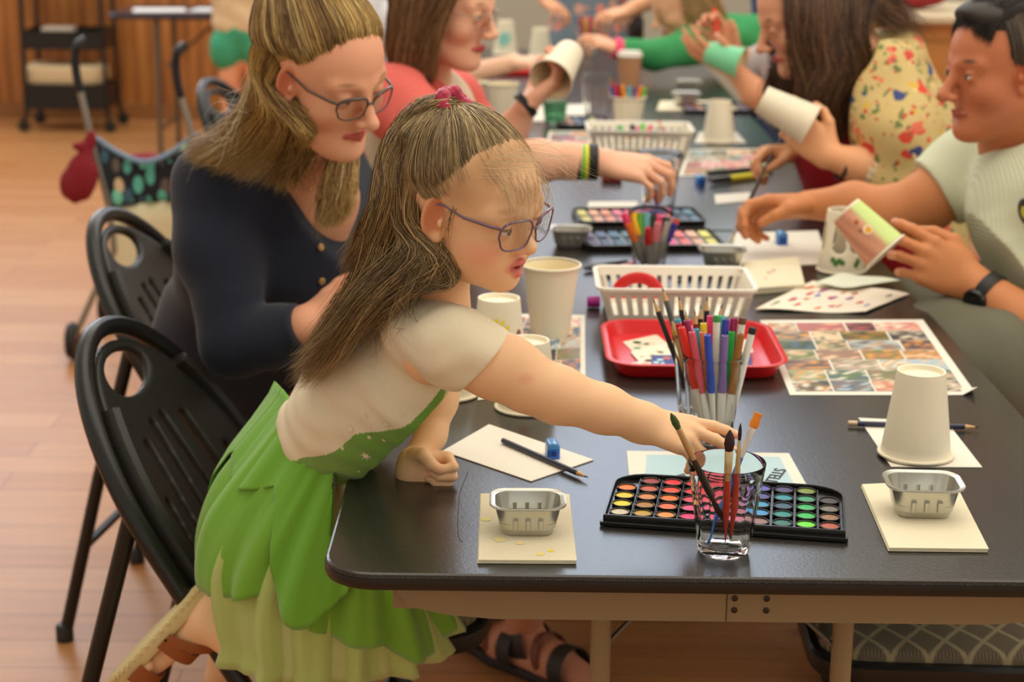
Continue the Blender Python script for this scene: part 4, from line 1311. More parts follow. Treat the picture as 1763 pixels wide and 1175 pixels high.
# ---- red tray with cards
def red_tray():
    cs = [G(*c, z=ZT) for c in ((1068, 676), (1340, 676), (1296, 562), (1056, 562))]
    c0 = sum(cs) / 4; w = np.linalg.norm(cs[1] - cs[0]) ; d = np.linalg.norm(cs[3] - cs[0])
    w = .262; d = .262
    t = empty('red_tray', (c0[0] , c0[1], ZT), 'red plastic tray with printed cards in front of the white basket', 'tray')
    RP = mat('red_plastic', (206, 30, 34), .3)
    ring = lambda i, z, r=.045: [V(x, y, z) for x, y in rrect(w - 2 * i, d - 2 * i, max(r - i, .006), 6)]
    m = MB(); m.loft([ring(.03, .0), ring(.017, 0), ring(.013, .003), ring(.003, .022), ring(-.003, .0225), ring(-.005, .0240), ring(-.003, .0252), ring(.004, .0245), ring(.015, .005), ring(.019, .0035), ring(.03, .003)])
    m.build('tray_shell', RP, t, angle=40)
    return t, c0
rt, rc0 = red_tray()
R_ = random.Random(3)
cards = [((1060, 588), (1124, 572), (1150, 596), (1082, 612)), ((1075, 610), (1140, 592), (1158, 618), (1098, 640)), ((1062, 640), (1120, 622), (1130, 648), (1076, 652)),
         ((1116, 618), (1162, 618), (1166, 650), (1115, 650)), ((1268, 618), (1306, 618), (1314, 648), (1268, 650)), ((1255, 590), (1300, 584), (1312, 612), (1262, 620))]
names = ('pale floral card at the back left inside the red tray', 'green and white card in the middle left of the red tray', 'small white card with red print at the front left of the red tray',
         'dark blue card with light lettering left of the tumblers in the red tray', 'dark blue card with orange dot at the right of the red tray', 'pale pink card at the right edge of the red tray')
ccol = ((222, 214, 190), (226, 226, 200), (232, 220, 210), (52, 62, 130), (46, 58, 124), (230, 200, 190))
for i, cq in enumerate(cards):
    zc = ZT + .0042 + i * .0016
    cs = [G(x, y, zc) for x, y in cq]; cs = [rc0 * V(1, 1, 0) + V(0, .012, 0) + (c - rc0) * V(.90, .80, 0) + V(0, 0, zc) for c in cs]; c0 = sum(cs) / 4
    e = empty('printed_card', c0, names[i], 'card', 'printed cards in the red tray')
    m = MB(); m.sheet([c - c0 for c in cs], .0008); m.build('card_stock', mat('card_%d' % i, ccol[i], .6), e, smooth=False)
    m = MB()
    for k in range(7):
        u, v = .15 + .7 * R_.random(), .15 + .7 * R_.random()
        p = (cs[0] * (1 - u) + cs[1] * u) * (1 - v) + (cs[3] * (1 - u) + cs[2] * u) * v - c0 + V(0, 0, .0003)
        r = .003 + .004 * R_.random()
        cl = R_.choice([(.75, .3, .3), (.4, .6, .35), (.85, .7, .5)]) if i not in (3, 4) else R_.choice([(.5, .75, .8), (.7, .85, .9), (.8, .4, .3)])
        m.lathe([(.0001, 0), (r, 0)], 9, tuple(p), cap=False, col=cl)
    m.build('printed_motif', mat('card_print', (255, 255, 255), .6, vcol=True), e, smooth=False)

# ---- white slotted baskets
def basket(c, w, d, h, label, rz=0.0):
    t = empty('slotted_basket', c, label, 'basket', 'white slotted plastic baskets', rz=rz)
    WP = mat('white_basket_plastic', (236, 230, 214), .4)
    wall = MB()
    tw = .0018; ins = .016
    def P_(u, z, side):   # point on the tapering wall
        f = 1 - z / h
        hw, hd = w / 2 - ins * f, d / 2 - ins * f
        return {'f': V(u * hw, -hd, z), 'b': V(u * hw, hd, z), 'l': V(-hw, u * hd, z), 'r': V(hw, u * hd, z)}[side]
    for side, L in (('f', w), ('b', w), ('l', d), ('r', d)):
        n = max(6, int(L / .0195))
        nrm = {'f': V(0, tw, 0), 'b': V(0, -tw, 0), 'l': V(tw, 0, 0), 'r': V(-tw, 0, 0)}[side]
        def panel(u0, u1, z0, z1):
            a = [P_(u0, z0, side), P_(u1, z0, side), P_(u1, z1, side), P_(u0, z1, side)]
            b = [q + nrm for q in a]
            wall.add(a + b, [(0, 1, 2, 3), (7, 6, 5, 4), (0, 4, 5, 1), (1, 5, 6, 2), (2, 6, 7, 3), (3, 7, 4, 0)])
        panel(-1, 1, 0, h * .24); panel(-1, 1, h * .78, h)
        edges = np.linspace(-.93, .93, n + 1)
        panel(-1, -.93, h * .24, h * .78); panel(.93, 1, h * .24, h * .78)
        for k in range(n + 1):
            hwid = .28 * (edges[1] - edges[0])
            panel(max(edges[k] - hwid, -1), min(edges[k] + hwid, 1), h * .24, h * .78)
    wall.box((0, 0, .001), (w - 2 * ins, d - 2 * ins, .002))
    wall.build('slotted_wall', WP, t, smooth=False)
    m = MB()
    ro = [[V(x, y, z) for x, y in rrect(w + 2 * e_, d + 2 * e_, .016 + e_, 4)] for z, e_ in ((h - .004, .0005), (h - .004, .0055), (h + .001, .006), (h + .002, .003), (h + .0005, -.001), (h - .004, -.001))]
    m.loft(ro + [ro[0]], cap=False); m.build('rim', WP, t, angle=50)
    return t
b_c = G(1160, 548, ZT)
basket((b_c[0], b_c[1] + .03, ZT), .255, .165, .062, 'white slotted basket behind the red tray, holding a red ring')
F = MB(); F.tube([V(-.035, 0, 0) + V(.035 * (1 - math.cos(a)), .0, .03 * math.sin(a)) for a in np.linspace(0, PI, 14)], .005, 8, flat=2.0)
F.tube([(-.06, .0, .0), (.06, 0, .0)], .006, 8)
tag(F.build('red_plastic_ring', mat('red_plastic'), loc=(b_c[0] - .06, b_c[1] + .02, ZT + .034)), 'red curved plastic ring inside the front white basket', 'ring')
def bits(c, w, d, n, z, group, words, seed, cols):
    R = random.Random(seed)
    for k in range(n):
        x, y = c[0] + R.uniform(-w, w), c[1] + R.uniform(-d, d); a = R.uniform(-.5, .5); L = .05
        q = cols[k % len(cols)]
        e = marker((x, y, z), (x + L * 2 * math.cos(a), y + L * 2 * math.sin(a), z + .001), q[0], q[1] + ' ' + words, r=.0045, body=(60, 58, 60), capl=.4, group=group)

# ---- third tumbler with highlighters and its neighbours
g3 = tumbler(1117, 468, 'clear tumbler of grey bodied highlighters in front of the far paint palettes', h=.118, rt=.0425)
Y3 = g3.location[1]
for (tp, ft, dy, c, words) in (((1074, 368), (1107, 455), .0, (236, 62, 106), 'neon pink marker leaning left in the third tumbler'),
                               ((1087, 366), (1112, 455), .01, (246, 196, 40), 'yellow orange marker in the third tumbler'),
                               ((1082, 385), (1108, 455), -.01, (240, 120, 40), 'orange marker in front of the yellow one in the third tumbler'),
                               ((1099, 369), (1114, 455), .02, (96, 170, 50), 'leaf green marker in the third tumbler'),
                               ((1112, 366), (1116, 455), .02, (110, 186, 186), 'pale teal marker in the third tumbler'),
                               ((1116, 392), (1118, 455), -.02, (206, 36, 36), 'short red marker at the front of the third tumbler'),
                               ((1133, 383), (1122, 455), -.015, (228, 130, 140), 'salmon marker at the front right of the third tumbler'),
                               ((1136, 378), (1124, 455), .012, (214, 44, 106), 'magenta marker behind the salmon one in the third tumbler'),
                               ((1151, 384), (1127, 455), .0, (176, 170, 156), 'grey marker in the third tumbler'),
                               ((1163, 385), (1130, 455), .006, (50, 40, 140), 'indigo marker leaning right in the third tumbler'),
                               ((1166, 377), (1131, 455), .018, (214, 80, 40), 'red orange marker furthest right in the third tumbler'),
                               ((1127, 376), (1119, 455), .02, (36, 60, 40), 'dark green marker in the third tumbler')):
    a = W(ft[0], ft[1], Y3 + dy * .5); a[2] = ZT + .012
    marker(a, W(tp[0], tp[1], Y3 + dy), c, words, r=.0062, body=(150, 146, 140), capl=.42, group='highlighters in the third tumbler')
g4 = tumbler(1133, 372, 'clear tumbler of paintbrushes under the hand with bracelets', h=.14, rt=.047, rb=.032)
Y4 = g4.location[1]
for (tp, ft, dy, hc, bc, words) in (((1088, 283), (1125, 368), 0., (200, 196, 190), (210, 110, 40), 'brush with orange tip leaning left under the braceleted hand'),
                                    ((1125, 290), (1130, 368), .01, (176, 44, 40), (60, 40, 34), 'red handled brush upright under the braceleted hand'),
                                    ((1136, 300), (1131, 366), -.01, (50, 60, 150), (90, 70, 60), 'blue handled brush upright under the braceleted hand'),
                                    ((1150, 300), (1136, 366), .01, (190, 190, 196), (60, 50, 44), 'silver handled brush leaning right under the braceleted hand')):
    a = W(ft[0], ft[1], Y4 + dy * .5); a[2] = ZT + .012
    brush(a, W(tp[0], tp[1], Y4 + dy), hc, bc, words, rh=.004, rbm=.004, tl=.016, fl=.03, ferr=FERS, group='paintbrushes in the fourth tumbler')

# ---- far palettes: open trays of square pans
def sq_palette(fl, fr, bl, label, colrow, nr):
    A, B, D = [G(*c, z=ZT) for c in (fl, fr, bl)]
    ux = B - A; w = np.linalg.norm(ux); ux /= w; uy = np.cross(V(0, 0, 1), ux); d = abs(np.dot(D - A, uy))
    o0 = A + ux * w / 2 + uy * d / 2
    t = empty('paint_palette', (o0[0], o0[1], ZT), label, 'paint palette', 'black trays of watercolour pans', rz=math.atan2(ux[1], ux[0]))
    m = MB()
    m.loft([[V(x, y, z) for x, y in rrect(w - 2 * i, d - 2 * i, .02, 4)] for z, i in ((0, .001), (.012, 0), (.013, .002), (.013, .004), (.007, .005))])
    m.build('tray', mat('black_glossy_plastic'), t, angle=30)
    n = len(colrow)
    for c in range(n):
        for r in range(nr):
            col = tuple(int(min(255, max(0, q + (r - nr / 2) * 14))) for q in colrow[c])
            m = MB(); m.box(((c + .5) / n * (w - .014) - w / 2 + .007, (r + .5) / nr * (d - .012) - d / 2 + .006, .0085), ((w - .014) / n * .74, (d - .012) / nr * .7, .003), bev=.002)
            m.build('paint_pan', mat('pan_%d_%d_%d' % col, col, .55), t)
    return t
CR1 = [(214, 206, 120), (230, 176, 140), (232, 150, 120), (222, 120, 140), (226, 84, 120), (160, 60, 120), (80, 60, 140), (60, 80, 150), (70, 100, 120), (90, 130, 150)]
sq_palette((998, 392), (1218, 390), (1000, 367), 'black palette lying furthest back behind the highlighter tumbler', CR1, 2)
sq_palette((1008, 434), (1250, 432), (1004, 404), 'black palette just behind the highlighter tumbler', [(110, 100, 130), (80, 96, 130), (70, 110, 140), (80, 120, 130), (60, 90, 120), (140, 90, 130), (232, 100, 150), (236, 120, 120), (230, 180, 150), (226, 220, 110)], 2)
foil_tray(1242, 462, 'foil tray where the man\'s brush tip dips', (220, 216, 200), s=1.05)
foil_tray(982, 424, 'foil tray behind the open cup, right of the girl\'s glasses', (210, 206, 190), s=1.0)
paper('blank_paper', [(1262, 462), (1428, 455), (1408, 398), (1264, 402)], 'blank white paper with a blue sharpener in front of the man', 'paper', group='white papers on the table')
sharpener(1345, 420, 'blue pencil sharpener on the blank paper in front of the man', z=ZT + .0014, a=.1, s=1.3)
napkin([(1293, 508), (1384, 501), (1372, 452), (1276, 462)], 'stack of napkins with faint red paint behind the picture sheet', [(1325, 470, .006, (200, 150, 140)), (1318, 480, .004, (214, 170, 150)), (1332, 466, .005, (176, 110, 110))], t=.012)
pb = paper('blotted_paper', [(1300, 536), (1490, 541), (1566, 508), (1400, 487)], 'crinkled paper with many coloured paint blots in front of the man', 'paper', matl=mat('blot_paper', (238, 228, 208), .8), wav=.004, group='white papers on the table')
Rb = random.Random(11)
pl = V(*pb.location)
bc4 = [G(*c, z=ZT) for c in ((1300, 536), (1490, 541), (1566, 508), (1400, 487))]
def bsurf(u, v):
    return (bc4[0] * (1 - u) + bc4[1] * u) * (1 - v) + (bc4[3] * (1 - u) + bc4[2] * u) * v + V(0, 0, .0017 + .004 * (0.5 + 0.5 * math.sin(7 * u + 3 * v)) * (0.3 + abs(u - .5) + abs(v - .5))) - pl
for k in range(24):
    u, v = Rb.uniform(.08, .9), Rb.uniform(.12, .88)
    c = Rb.choice([(206, 60, 70), (190, 70, 50), (70, 110, 190), (150, 90, 150), (214, 130, 70), (120, 140, 80)])
    ru, rv = Rb.uniform(.015, .03), Rb.uniform(.04, .08)
    pts = [bsurf(u, v)] + [bsurf(u + ru * math.cos(a_) * (1 + .3 * math.sin(3 * a_ + k)), v + rv * math.sin(a_)) for a_ in np.linspace(0, 2 * PI, 12, endpoint=False)]
    m = MB(); m.add(pts, [(0, 1 + j, 1 + (j + 1) % 12) for j in range(12)])
    m.build('paint_blot', mat('blot_%d_%d_%d' % c, c, .8), pb)
paper('tissue_sheet', [(1402, 490), (1470, 498), (1550, 484), (1450, 472)], 'thin crinkled tissue with teal edge under the cut out cup', 'tissue', matl=mat('tissue_teal', (222, 228, 208), .8), wav=.003, t=.0008, z=ZT + .008)
# cut-out cup by the man (arched openings)
def cut_cup():
    Fd = SDF(.0022)
    h, r0, r1 = .118, .0455, .031
    Fd.cap((0, 0, 0), (0, 0, h), r0, r1, .001)
    Fd.plane((0, 0, h), (0, 0, 1), .002); Fd.plane((0, 0, 0), (0, 0, -1), .002)
    Fd.cap((0, 0, -.01), (0, 0, h - .006), r0 - .002, r1 - .0025, .001, '-')
    for a in (-110, -60, -10, 40, 120, 180):
        a = math.radians(a); dv = V(math.cos(a), math.sin(a), 0)
        Fd.cap(tuple(dv * .038 + V(0, 0, .052)), tuple(dv * .036 + V(0, 0, .085)), .0125, .010, .002, '-')
    P, Q = Fd.mesh_arrays()
    e = empty('cut_out_cup', G(1448, 466, ZT), 'upside down white cup with arched openings and painted green leaves, in front of the man', 'cup')
    mesh_from_arrays('cup_wall', P, Q, None, CUPM, e, world=False)
    m = MB(); m.lathe([(.0455 + .002 * math.cos(a), .003 + .002 * math.sin(a)) for a in np.linspace(0, 2 * PI, 9)], 32, cap=False); m.build('rolled_rim', CUPM, e)
    m = MB(); rf = inv_r(h, r0 + .0006, r1)
    for a, z in ((-2.0, .022), (-1.85, .027), (-2.15, .028), (-1.72, .024), (-1.1, .02), (-1.0, .026)): decal(m, None, a, z, rf, 'flower', .0055)
    m.build('leaf_painting', mat('leaf_green', (64, 120, 50), .6), e)
cut_cup()
# odds and ends left of the palettes
m = MB(); m.lathe([(.001, -.011), (.0095, -.011), (.010, 0), (.0095, .011), (.001, .011)], 16, R=roty(PI / 2) @ rotz(0)); 
tag(m.build('glue_cap', mat('magenta_plastic', (168, 40, 140), .4), loc=tuple(G(1022, 520, ZT + .0098))), 'small magenta plastic cap left of the white basket', 'cap')
for i, (a, b, c, w) in enumerate((((1006, 462), (1080, 452), (40, 38, 40), 'black capped marker lying left of the highlighter tumbler'),
                                  ((1040, 470), (1092, 455), (228, 130, 140), 'pink capped marker lying left of the highlighter tumbler'),
                                  ((1150, 468), (1190, 462), (120, 190, 210), 'pale blue marker lying right of the highlighter tumbler'),
                                  ((1160, 476), (1210, 470), (120, 110, 200), 'violet marker lying right of the highlighter tumbler'),
                                  ((1186, 470), (1232, 464), (50, 48, 50), 'black marker lying beside the violet marker'))):
    marker(on(*a, ZT + .0065), on(*b, ZT + .0065), c, w, r=.006, body=(70, 70, 72) if i != 2 else (220, 220, 210), capl=.5, group='markers lying on the table')

# ============================================================ people: heads, hands, glasses
SKIN = mat('skin', (230, 180, 150), .52, vcol=True, sss=.12, spec=.35)
HAIRM = mat('hair_strands', (150, 120, 80), .38, vcol=True, spec=.6)
HAIRB = mat('hair_underlayer', (110, 84, 54), .6, vcol=True)
def rgbf(c): return V(*c) / 255.0

def head_field(h=.002, kind='adult', skin=(226, 168, 130), lip=(206, 110, 98), cheek=(226, 130, 110), brow=(150, 110, 80), eye=(70, 84, 90), lid=.5, mouth_open=0.0, nose=1.0, jaw=1.0, browamt=.7, lash=(90, 64, 50), cheekamt=.5):
    """head in its own coordinates: looks along +x, z up, y to its left, origin between the ears"""
    F = SDF(h)
    F.base = rgbf(skin)
    child = kind == 'child'
    if child:
        F.ell((-.012, 0, .030), (.088, .071, .069), .03)
        F.ell((.030, 0, .022), (.060, .063, .060), .03)
        F.ell((.034, 0, -.026), (.050, .056, .056), .03)
        F.ell((.040, 0, -.058), (.040, .040, .028), .03)
        F.ell((.071, 0, -.077), (.014, .017, .013), .022)
        for s in (-1, 1): F.ell((.052, s * .034, -.036), (.027, .024, .026), .02)
        for s in (-1, 1): F.cap((.085, s * .012, .010), (.072, s * .042, .012), .008, .008, .014)
        for s in (-1, 1): F.ell((.100, s * .030, -.004), (.016, .017, .012), .014, '-')
        F.cap((.086, 0, -.002), (.099, 0, -.026), .0062, .0080, .012)
        F.ell((.1000, 0, -.0270), (.0085, .0086, .0078), .006)
        for s in (-1, 1): F.ell((.0915, s * .0092, -.0300), (.0080, .0056, .0056), .005)
        for s in (-1, 1): F.ell((.0965, s * .0044, -.0352), (.0034, .0026, .0026), .003, '-', col=rgbf((120, 50, 40)))
        ex, ey, ez, er = .0785, .030, -.004, .0125
        mx, mz = .0905, -.054
        zc = -.1
    else:
        F.ell((-.014, 0, .040), (.100, .077, .084), .03)
        F.ell((.034, 0, .028), (.062, .062, .062), .03)
        F.ell((.034, 0, -.026), (.055, .057, .064), .03)
        F.ell((.034, 0, -.078), (.050, .043 * jaw, .034), .035)
        for s in (-1, 1): F.cap((.0, s * .052 * jaw, -.052), (.062, s * .020, -.096), .016, .015, .03)
        F.ell((.079, 0, -.100), (.017, .020, .015), .022)
        for s in (-1, 1): F.ell((.060, s * .040, -.030), (.026, .022, .024), .022)
        for s in (-1, 1): F.cap((.092, s * .012, .016), (.078, s * .044, .018), .009, .009, .014)
        for s in (-1, 1): F.ell((.108, s * .032, -.002), (.018, .018, .013), .016, '-')
        F.cap((.094, 0, .006), (.118 + .008 * (nose - 1), 0, -.034), .0078, .0095 * nose, .013)
        F.ell((.1195 + .010 * (nose - 1), 0, -.035), (.0105 * nose, .0100 * nose, .0095 * nose), .007)
        for s in (-1, 1): F.ell((.107, s * .0120 * nose, -.039), (.0105, .0070, .0072), .006)
        for s in (-1, 1): F.ell((.114, s * .0055, -.0452), (.004, .003, .003), .003, '-', col=rgbf((110, 50, 40)))
        ex, ey, ez, er = .0835, .032, -.002, .0135
        mx, mz = .0985, -.066
    wh = V(.90, .88, .84)
    for s in (-1, 1):
        F.ell((ex, s * ey, ez), er, .004)
        # lids
        F.cap((ex + .002, s * (ey - .010), ez + er * .75), (ex - .001, s * (ey + .012), ez + er * .62), .0042, .004, .006)
        F.cap((ex + .002, s * (ey - .009), ez - er * .85), (ex - .001, s * (ey + .010), ez - er * .78), .0032, .003, .006)
        o = er * (.36 - .62 * lid)
        if lid < .95:
            F.paint((ex + er * .9, s * ey, ez + o - .001), (.009, .0125, .0062 * (1.1 - lid)), wh, .15, .9)
            F.paint((ex + er * .95, s * (ey - .001), ez + o - .001), (.009, .0052, .0060 * (1.1 - lid) + .0006), rgbf(eye) * .8, .15)
        F.paint((ex + er * .8, s * (ey + .001), ez + o + .0062 * (1.1 - lid)), (.012, .0145, .0024), rgbf(lash), .5, .8)
        b0 = .020 if child else .024
        F.paint((.086 if not child else .080, s * (ey + .001), b0), (.022, .018, .0050), rgbf(brow), .7, browamt)
        F.paint((.062, s * .045, mz + .022), (.040, .026, .022), rgbf(cheek), .9, cheekamt)
    # mouth
    w = .017 if child else .021
    if mouth_open > 0:
        F.ell((mx + .004, 0, mz), (.011, w * .75, mouth_open), .003, '-', col=rgbf((110, 40, 36)))
    for s in (-1, 1):
        F.cap((mx + .0018, s * .003, mz + .0042 + mouth_open * .6), (mx - .009, s * w, mz - .001), .0036, .0018, .004, col=rgbf(lip))
        F.cap((mx - .0008, s * .001, mz - .0048 - mouth_open * .8), (mx - .010, s * w * .92, mz - .0015), .0042, .0018, .004, col=rgbf(lip))
    if mouth_open == 0:
        F.cap((mx + .010, 0, mz - .0004), (mx + .002, w, mz - .001), .0009, .0006, .002, '-', col=rgbf(lip) * .55)
        F.cap((mx + .010, 0, mz - .0004), (mx + .002, -w, mz - .001), .0009, .0006, .002, '-', col=rgbf(lip) * .55)
    F.paint((.1, 0, -.034 if child else -.040), (.02, .016, .012), rgbf(cheek), .9, .3)
    # ears
    es = .90 if child else 1.0
    for s in (-1, 1):
        yy = (.0665 if child else .0730) * s
        R = rotz(-s * .35) @ roty(.18)
        c = V(.013 if child else .010, yy, -.002)
        F.ell(c, (.019 * es, .0075, .031 * es), .004, R=R, col=rgbf(skin) * V(1.0, .90, .86))
        F.ell(c + V(.002, s * .0075, .002), (.0115 * es, .0050, .0215 * es), .004, '-', R=R, col=rgbf(skin) * V(.86, .68, .62))
        F.ell(c + V(.010, s * .0035, -.004), (.004, .004, .006), .003)
        F.ell(c + V(.004, s * .001, -.025 * es), (.008, .005, .008), .004)
    return F

def pose_head(yaw, pitch, roll=0.0):
    return rotz(math.radians(yaw)) @ roty(math.radians(pitch)) @ rotx(math.radians(roll))

def hand_field(h=.002, s=1.0, fat=1.0, side=1, curls=None, spread=(8, 1, -6, -13), thumb=None, skin=(226, 168, 130), knuckle=(226, 140, 116), tips=(232, 140, 118), nails=True):
    """hand in its own coordinates: wrist at origin, fingers along +x, thumb side +y (side=1 right hand), back of hand +z"""
    F = SDF(h); F.base = rgbf(skin)
    K = [V(.088, .027, .0), V(.092, .006, .003), V(.087, -.015, .001), V(.078, -.034, -.003)]
    Ls = [(.041, .025, .021), (.045, .029, .022), (.041, .027, .021), (.032, .020, .018)]
    rs = [.0094, .0096, .0090, .0080]
    curls = curls or [(25, 30, 15)] * 4
    m = lambda p: V(p[0], p[1] * side, p[2]) * s
    wr = [V(.0, .014, 0), V(.0, .005, .001), V(.0, -.005, .001), V(.0, -.014, 0)]
    for i in range(4):
        F.cap(m(wr[i]), m(K[i] + V(-.004, 0, -.002)), .0165 * s * fat ** .5, .0118 * s * fat, .012 * s)
    F.ell(m(V(.045, -.002, -.006)), V(.045, .036, .014) * s, .014 * s)
    F.ell(m(V(.035, .022, -.012)), V(.030, .016, .014) * s, .014 * s)
    for i in range(4):
        a = math.radians(spread[i]); p = K[i].copy(); ang = 0
        base = V(math.cos(a), math.sin(a), 0)
        for j in range(3):
            ang += math.radians(curls[i][j])
            d = base * math.cos(ang) + V(0, 0, -math.sin(ang))
            q = p + d * Ls[i][j]
            r0 = rs[i] * (1 - .09 * j) * fat; r1 = rs[i] * (1 - .09 * (j + 1)) * fat
            F.cap(m(p), m(q), r0 * s, r1 * s, .0035 * s if j else .006 * s)
            if j == 2:
                F.paint(m(q), .0105 * s * fat, rgbf(tips), .7, .7)
                up = base * math.sin(ang) + V(0, 0, math.cos(ang))
                if nails: F.paint(m(q - d * .001 + up * .007 * fat), V(.0062, .0055, .0045) * s * fat, rgbf(skin) * .5 + .5 * V(.98, .84, .80), .3, .8)
            else: F.paint(m(q), .009 * s * fat, rgbf(knuckle), .9, .35)
            p = q
    T = thumb or [(.018, .026, -.010), (.046, .046, -.016), (.070, .058, -.020), (.090, .062, -.022)]
    T = [V(*q) for q in T]
    F.cap(m(T[0]), m(T[1]), .0155 * s * fat ** .5, .0125 * s * fat, .010 * s)
    F.cap(m(T[1]), m(T[2]), .0118 * s * fat, .0105 * s * fat, .004 * s)
    F.cap(m(T[2]), m(T[3]), .0105 * s * fat, .0088 * s * fat, .004 * s)
    F.paint(m(T[3]), .012 * s * fat, rgbf(tips), .7, .6)
    return F
def hand_frame(x, back):
    x = V(*x) / np.linalg.norm(x); z = V(*back) - x * np.dot(V(*back), x); z /= np.linalg.norm(z)
    return np.stack([x, np.cross(z, x), z], axis=1)   # columns: fingers, thumb side (right hand), back of the hand

def spectacles(M, o, s, parent, frame_col, rim_r=.0011, lens=(.023, .017), ex=.098, ey=.030, ez=-.004, ear_x=-.006, ear_y=.070, tilt=0.12, bridge_z=.004, nm='spectacles', top_thick=1.0, lens_tint=(248, 248, 250)):
    """pair of glasses in head coordinates: two rims with lenses, a bridge and two temples"""
    X = lambda p: M @ (V(*p) * s) + o
    fm = mat('spectacle_frame_%d_%d_%d' % frame_col, frame_col, .2, coat=.5)
    lm = mat('spectacle_lens', lens_tint, .01, trans=1.0, ior=1.08, spec=.5)
    root = MB()
    a_, b_ = lens
    for sd in (-1, 1):
        pts = []
        for k in range(28):
            a = 2 * PI * k / 28
            ca, sa = math.cos(a), math.sin(a)
            u = a_ * math.copysign(abs(ca) ** .62, ca); v = b_ * math.copysign(abs(sa) ** .66, sa)
            if v < 0: u *= .90
            y = sd * (ey + u); z = ez + v
            pts.append(X((ex - .22 * (abs(y) ** 2) / .05 - (v) * tilt * -1 * .6, y, z)))
        root.tube(pts, [rim_r * s * (1.0 + (top_thick - 1) * max(0, math.sin(2 * PI * k / 28))) for k in range(28)], 8, closed=True)
        l = MB(); c = sum(pts) / len(pts)
        nrm = X((ex + 1, 0, 0)) - X((ex, 0, 0)); nrm /= np.linalg.norm(nrm)
        l.add([c + nrm * .0006] + [p + nrm * .0004 for p in pts] + [c - nrm * .0006] + [p - nrm * .0004 for p in pts],
              [(0, 1 + k, 1 + (k + 1) % 28) for k in range(28)] + [(29, 30 + (k + 1) % 28, 30 + k) for k in range(28)] + [(1 + k, 30 + k, 30 + (k + 1) % 28, 1 + (k + 1) % 28) for k in range(28)])
        y1 = sd * (ey + a_)
        root.tube([X((ex - .22 * y1 ** 2 / .05, y1 * .99, ez + b_ * .62)), X((ex - .22 * y1 ** 2 / .05 - .008, y1 + sd * .005, ez + b_ * .66)), X((.05, sd * max(abs(y1) + .010, ear_y - .004), ez + b_ * .62 + .003)), X((ear_x + .012, sd * (ear_y + .003), .017)), X((ear_x - .008, sd * ear_y, .012)), X((ear_x - .016, sd * (ear_y - .002), -.012))],
                  [rim_r * 1.6 * s, rim_r * 1.7 * s, rim_r * 1.3 * s, rim_r * 1.1 * s, rim_r * s, rim_r * s], 8)
        yield_l = l.build('lens', lm, None, angle=30); world_child(yield_l, parent)
    yb = ey - a_
    root.tube([X((ex - .0, -yb * 1.0, ez + bridge_z)), X((ex + .003, 0, ez + bridge_z + .003)), X((ex - .0, yb, ez + bridge_z))], rim_r * 1.3 * s, 8)
    fo = root.build(nm, fm, None, angle=60); world_child(fo, parent)
    for ch in [c for c in parent.children if c.name.startswith('lens')]:
        mw = ch.matrix_basis.copy(); ch.parent = fo
        ch.matrix_parent_inverse = Matrix(); 
        fo_l = fo.matrix_parent_inverse
    return fo
def mb_child(m, name, matl, parent, **kw):
    o = m.build(name, matl, None, **kw); return world_child(o, parent)
def person(loc, label):
    return empty('person', tuple(loc), label, 'person')
def skirt_layer(name, matl, parent, waist, hem, n=120, nv=22, v0=0.0, v1=1.0, folds=(11, .014), bulge=.03, seed=1, hemfn=None, push=None, out=0.0, sym=0.0):
    """hanging cloth between a waist ring and a hem ring: waist/hem = (centre, axis a, axis b)"""
    R = random.Random(seed); ph = [R.uniform(0, 6.28) for _ in range(6)]
    P = []
    for i in range(nv):
        v = v0 + (v1 - v0) * i / (nv - 1)
        for j in range(n):
            f = 2 * PI * j / n
            vm = v
            if hemfn: vm = v0 + (min(v1, hemfn(f)) - v0) * i / (nv - 1)
            s = vm ** .82
            c = waist[0] * (1 - s) + hem[0] * s
            A = waist[1] * (1 - s) + hem[1] * s; B = waist[2] * (1 - s) + hem[2] * s
            k = 1 + bulge * 6 * math.sin(PI * min(1, vm * 1.1)) ** 1 * .5
            fold = folds[1] * (.25 + vm) * (math.sin(folds[0] * f + ph[0]) * .6 + math.sin((folds[0] * 1.7 // 1) * f + ph[1] + 2 * vm) * .35 + math.sin(3 * f + ph[2]) * .5)
            gath = .0030 * math.sin(46 * f + ph[3] + 3 * math.sin(5 * f)) * (1 - vm) 
            d = A * math.cos(f) + B * math.sin(f); dl = np.linalg.norm(d)
            p = c + d * k + d / dl * (fold + gath + out)
            if push: p = push(p)
            P.append(p)
    P = np.array(P)
    Q = []
    for i in range(nv - 1):
        for j in range(n):
            Q.append((i * n + j, i * n + (j + 1) % n, (i + 1) * n + (j + 1) % n, (i + 1) * n + j))
    o = mesh_from_arrays(name, P, np.array(Q), None, matl, parent)
    o.modifiers.new('thick', 'SOLIDIFY').thickness = .0012
    return o

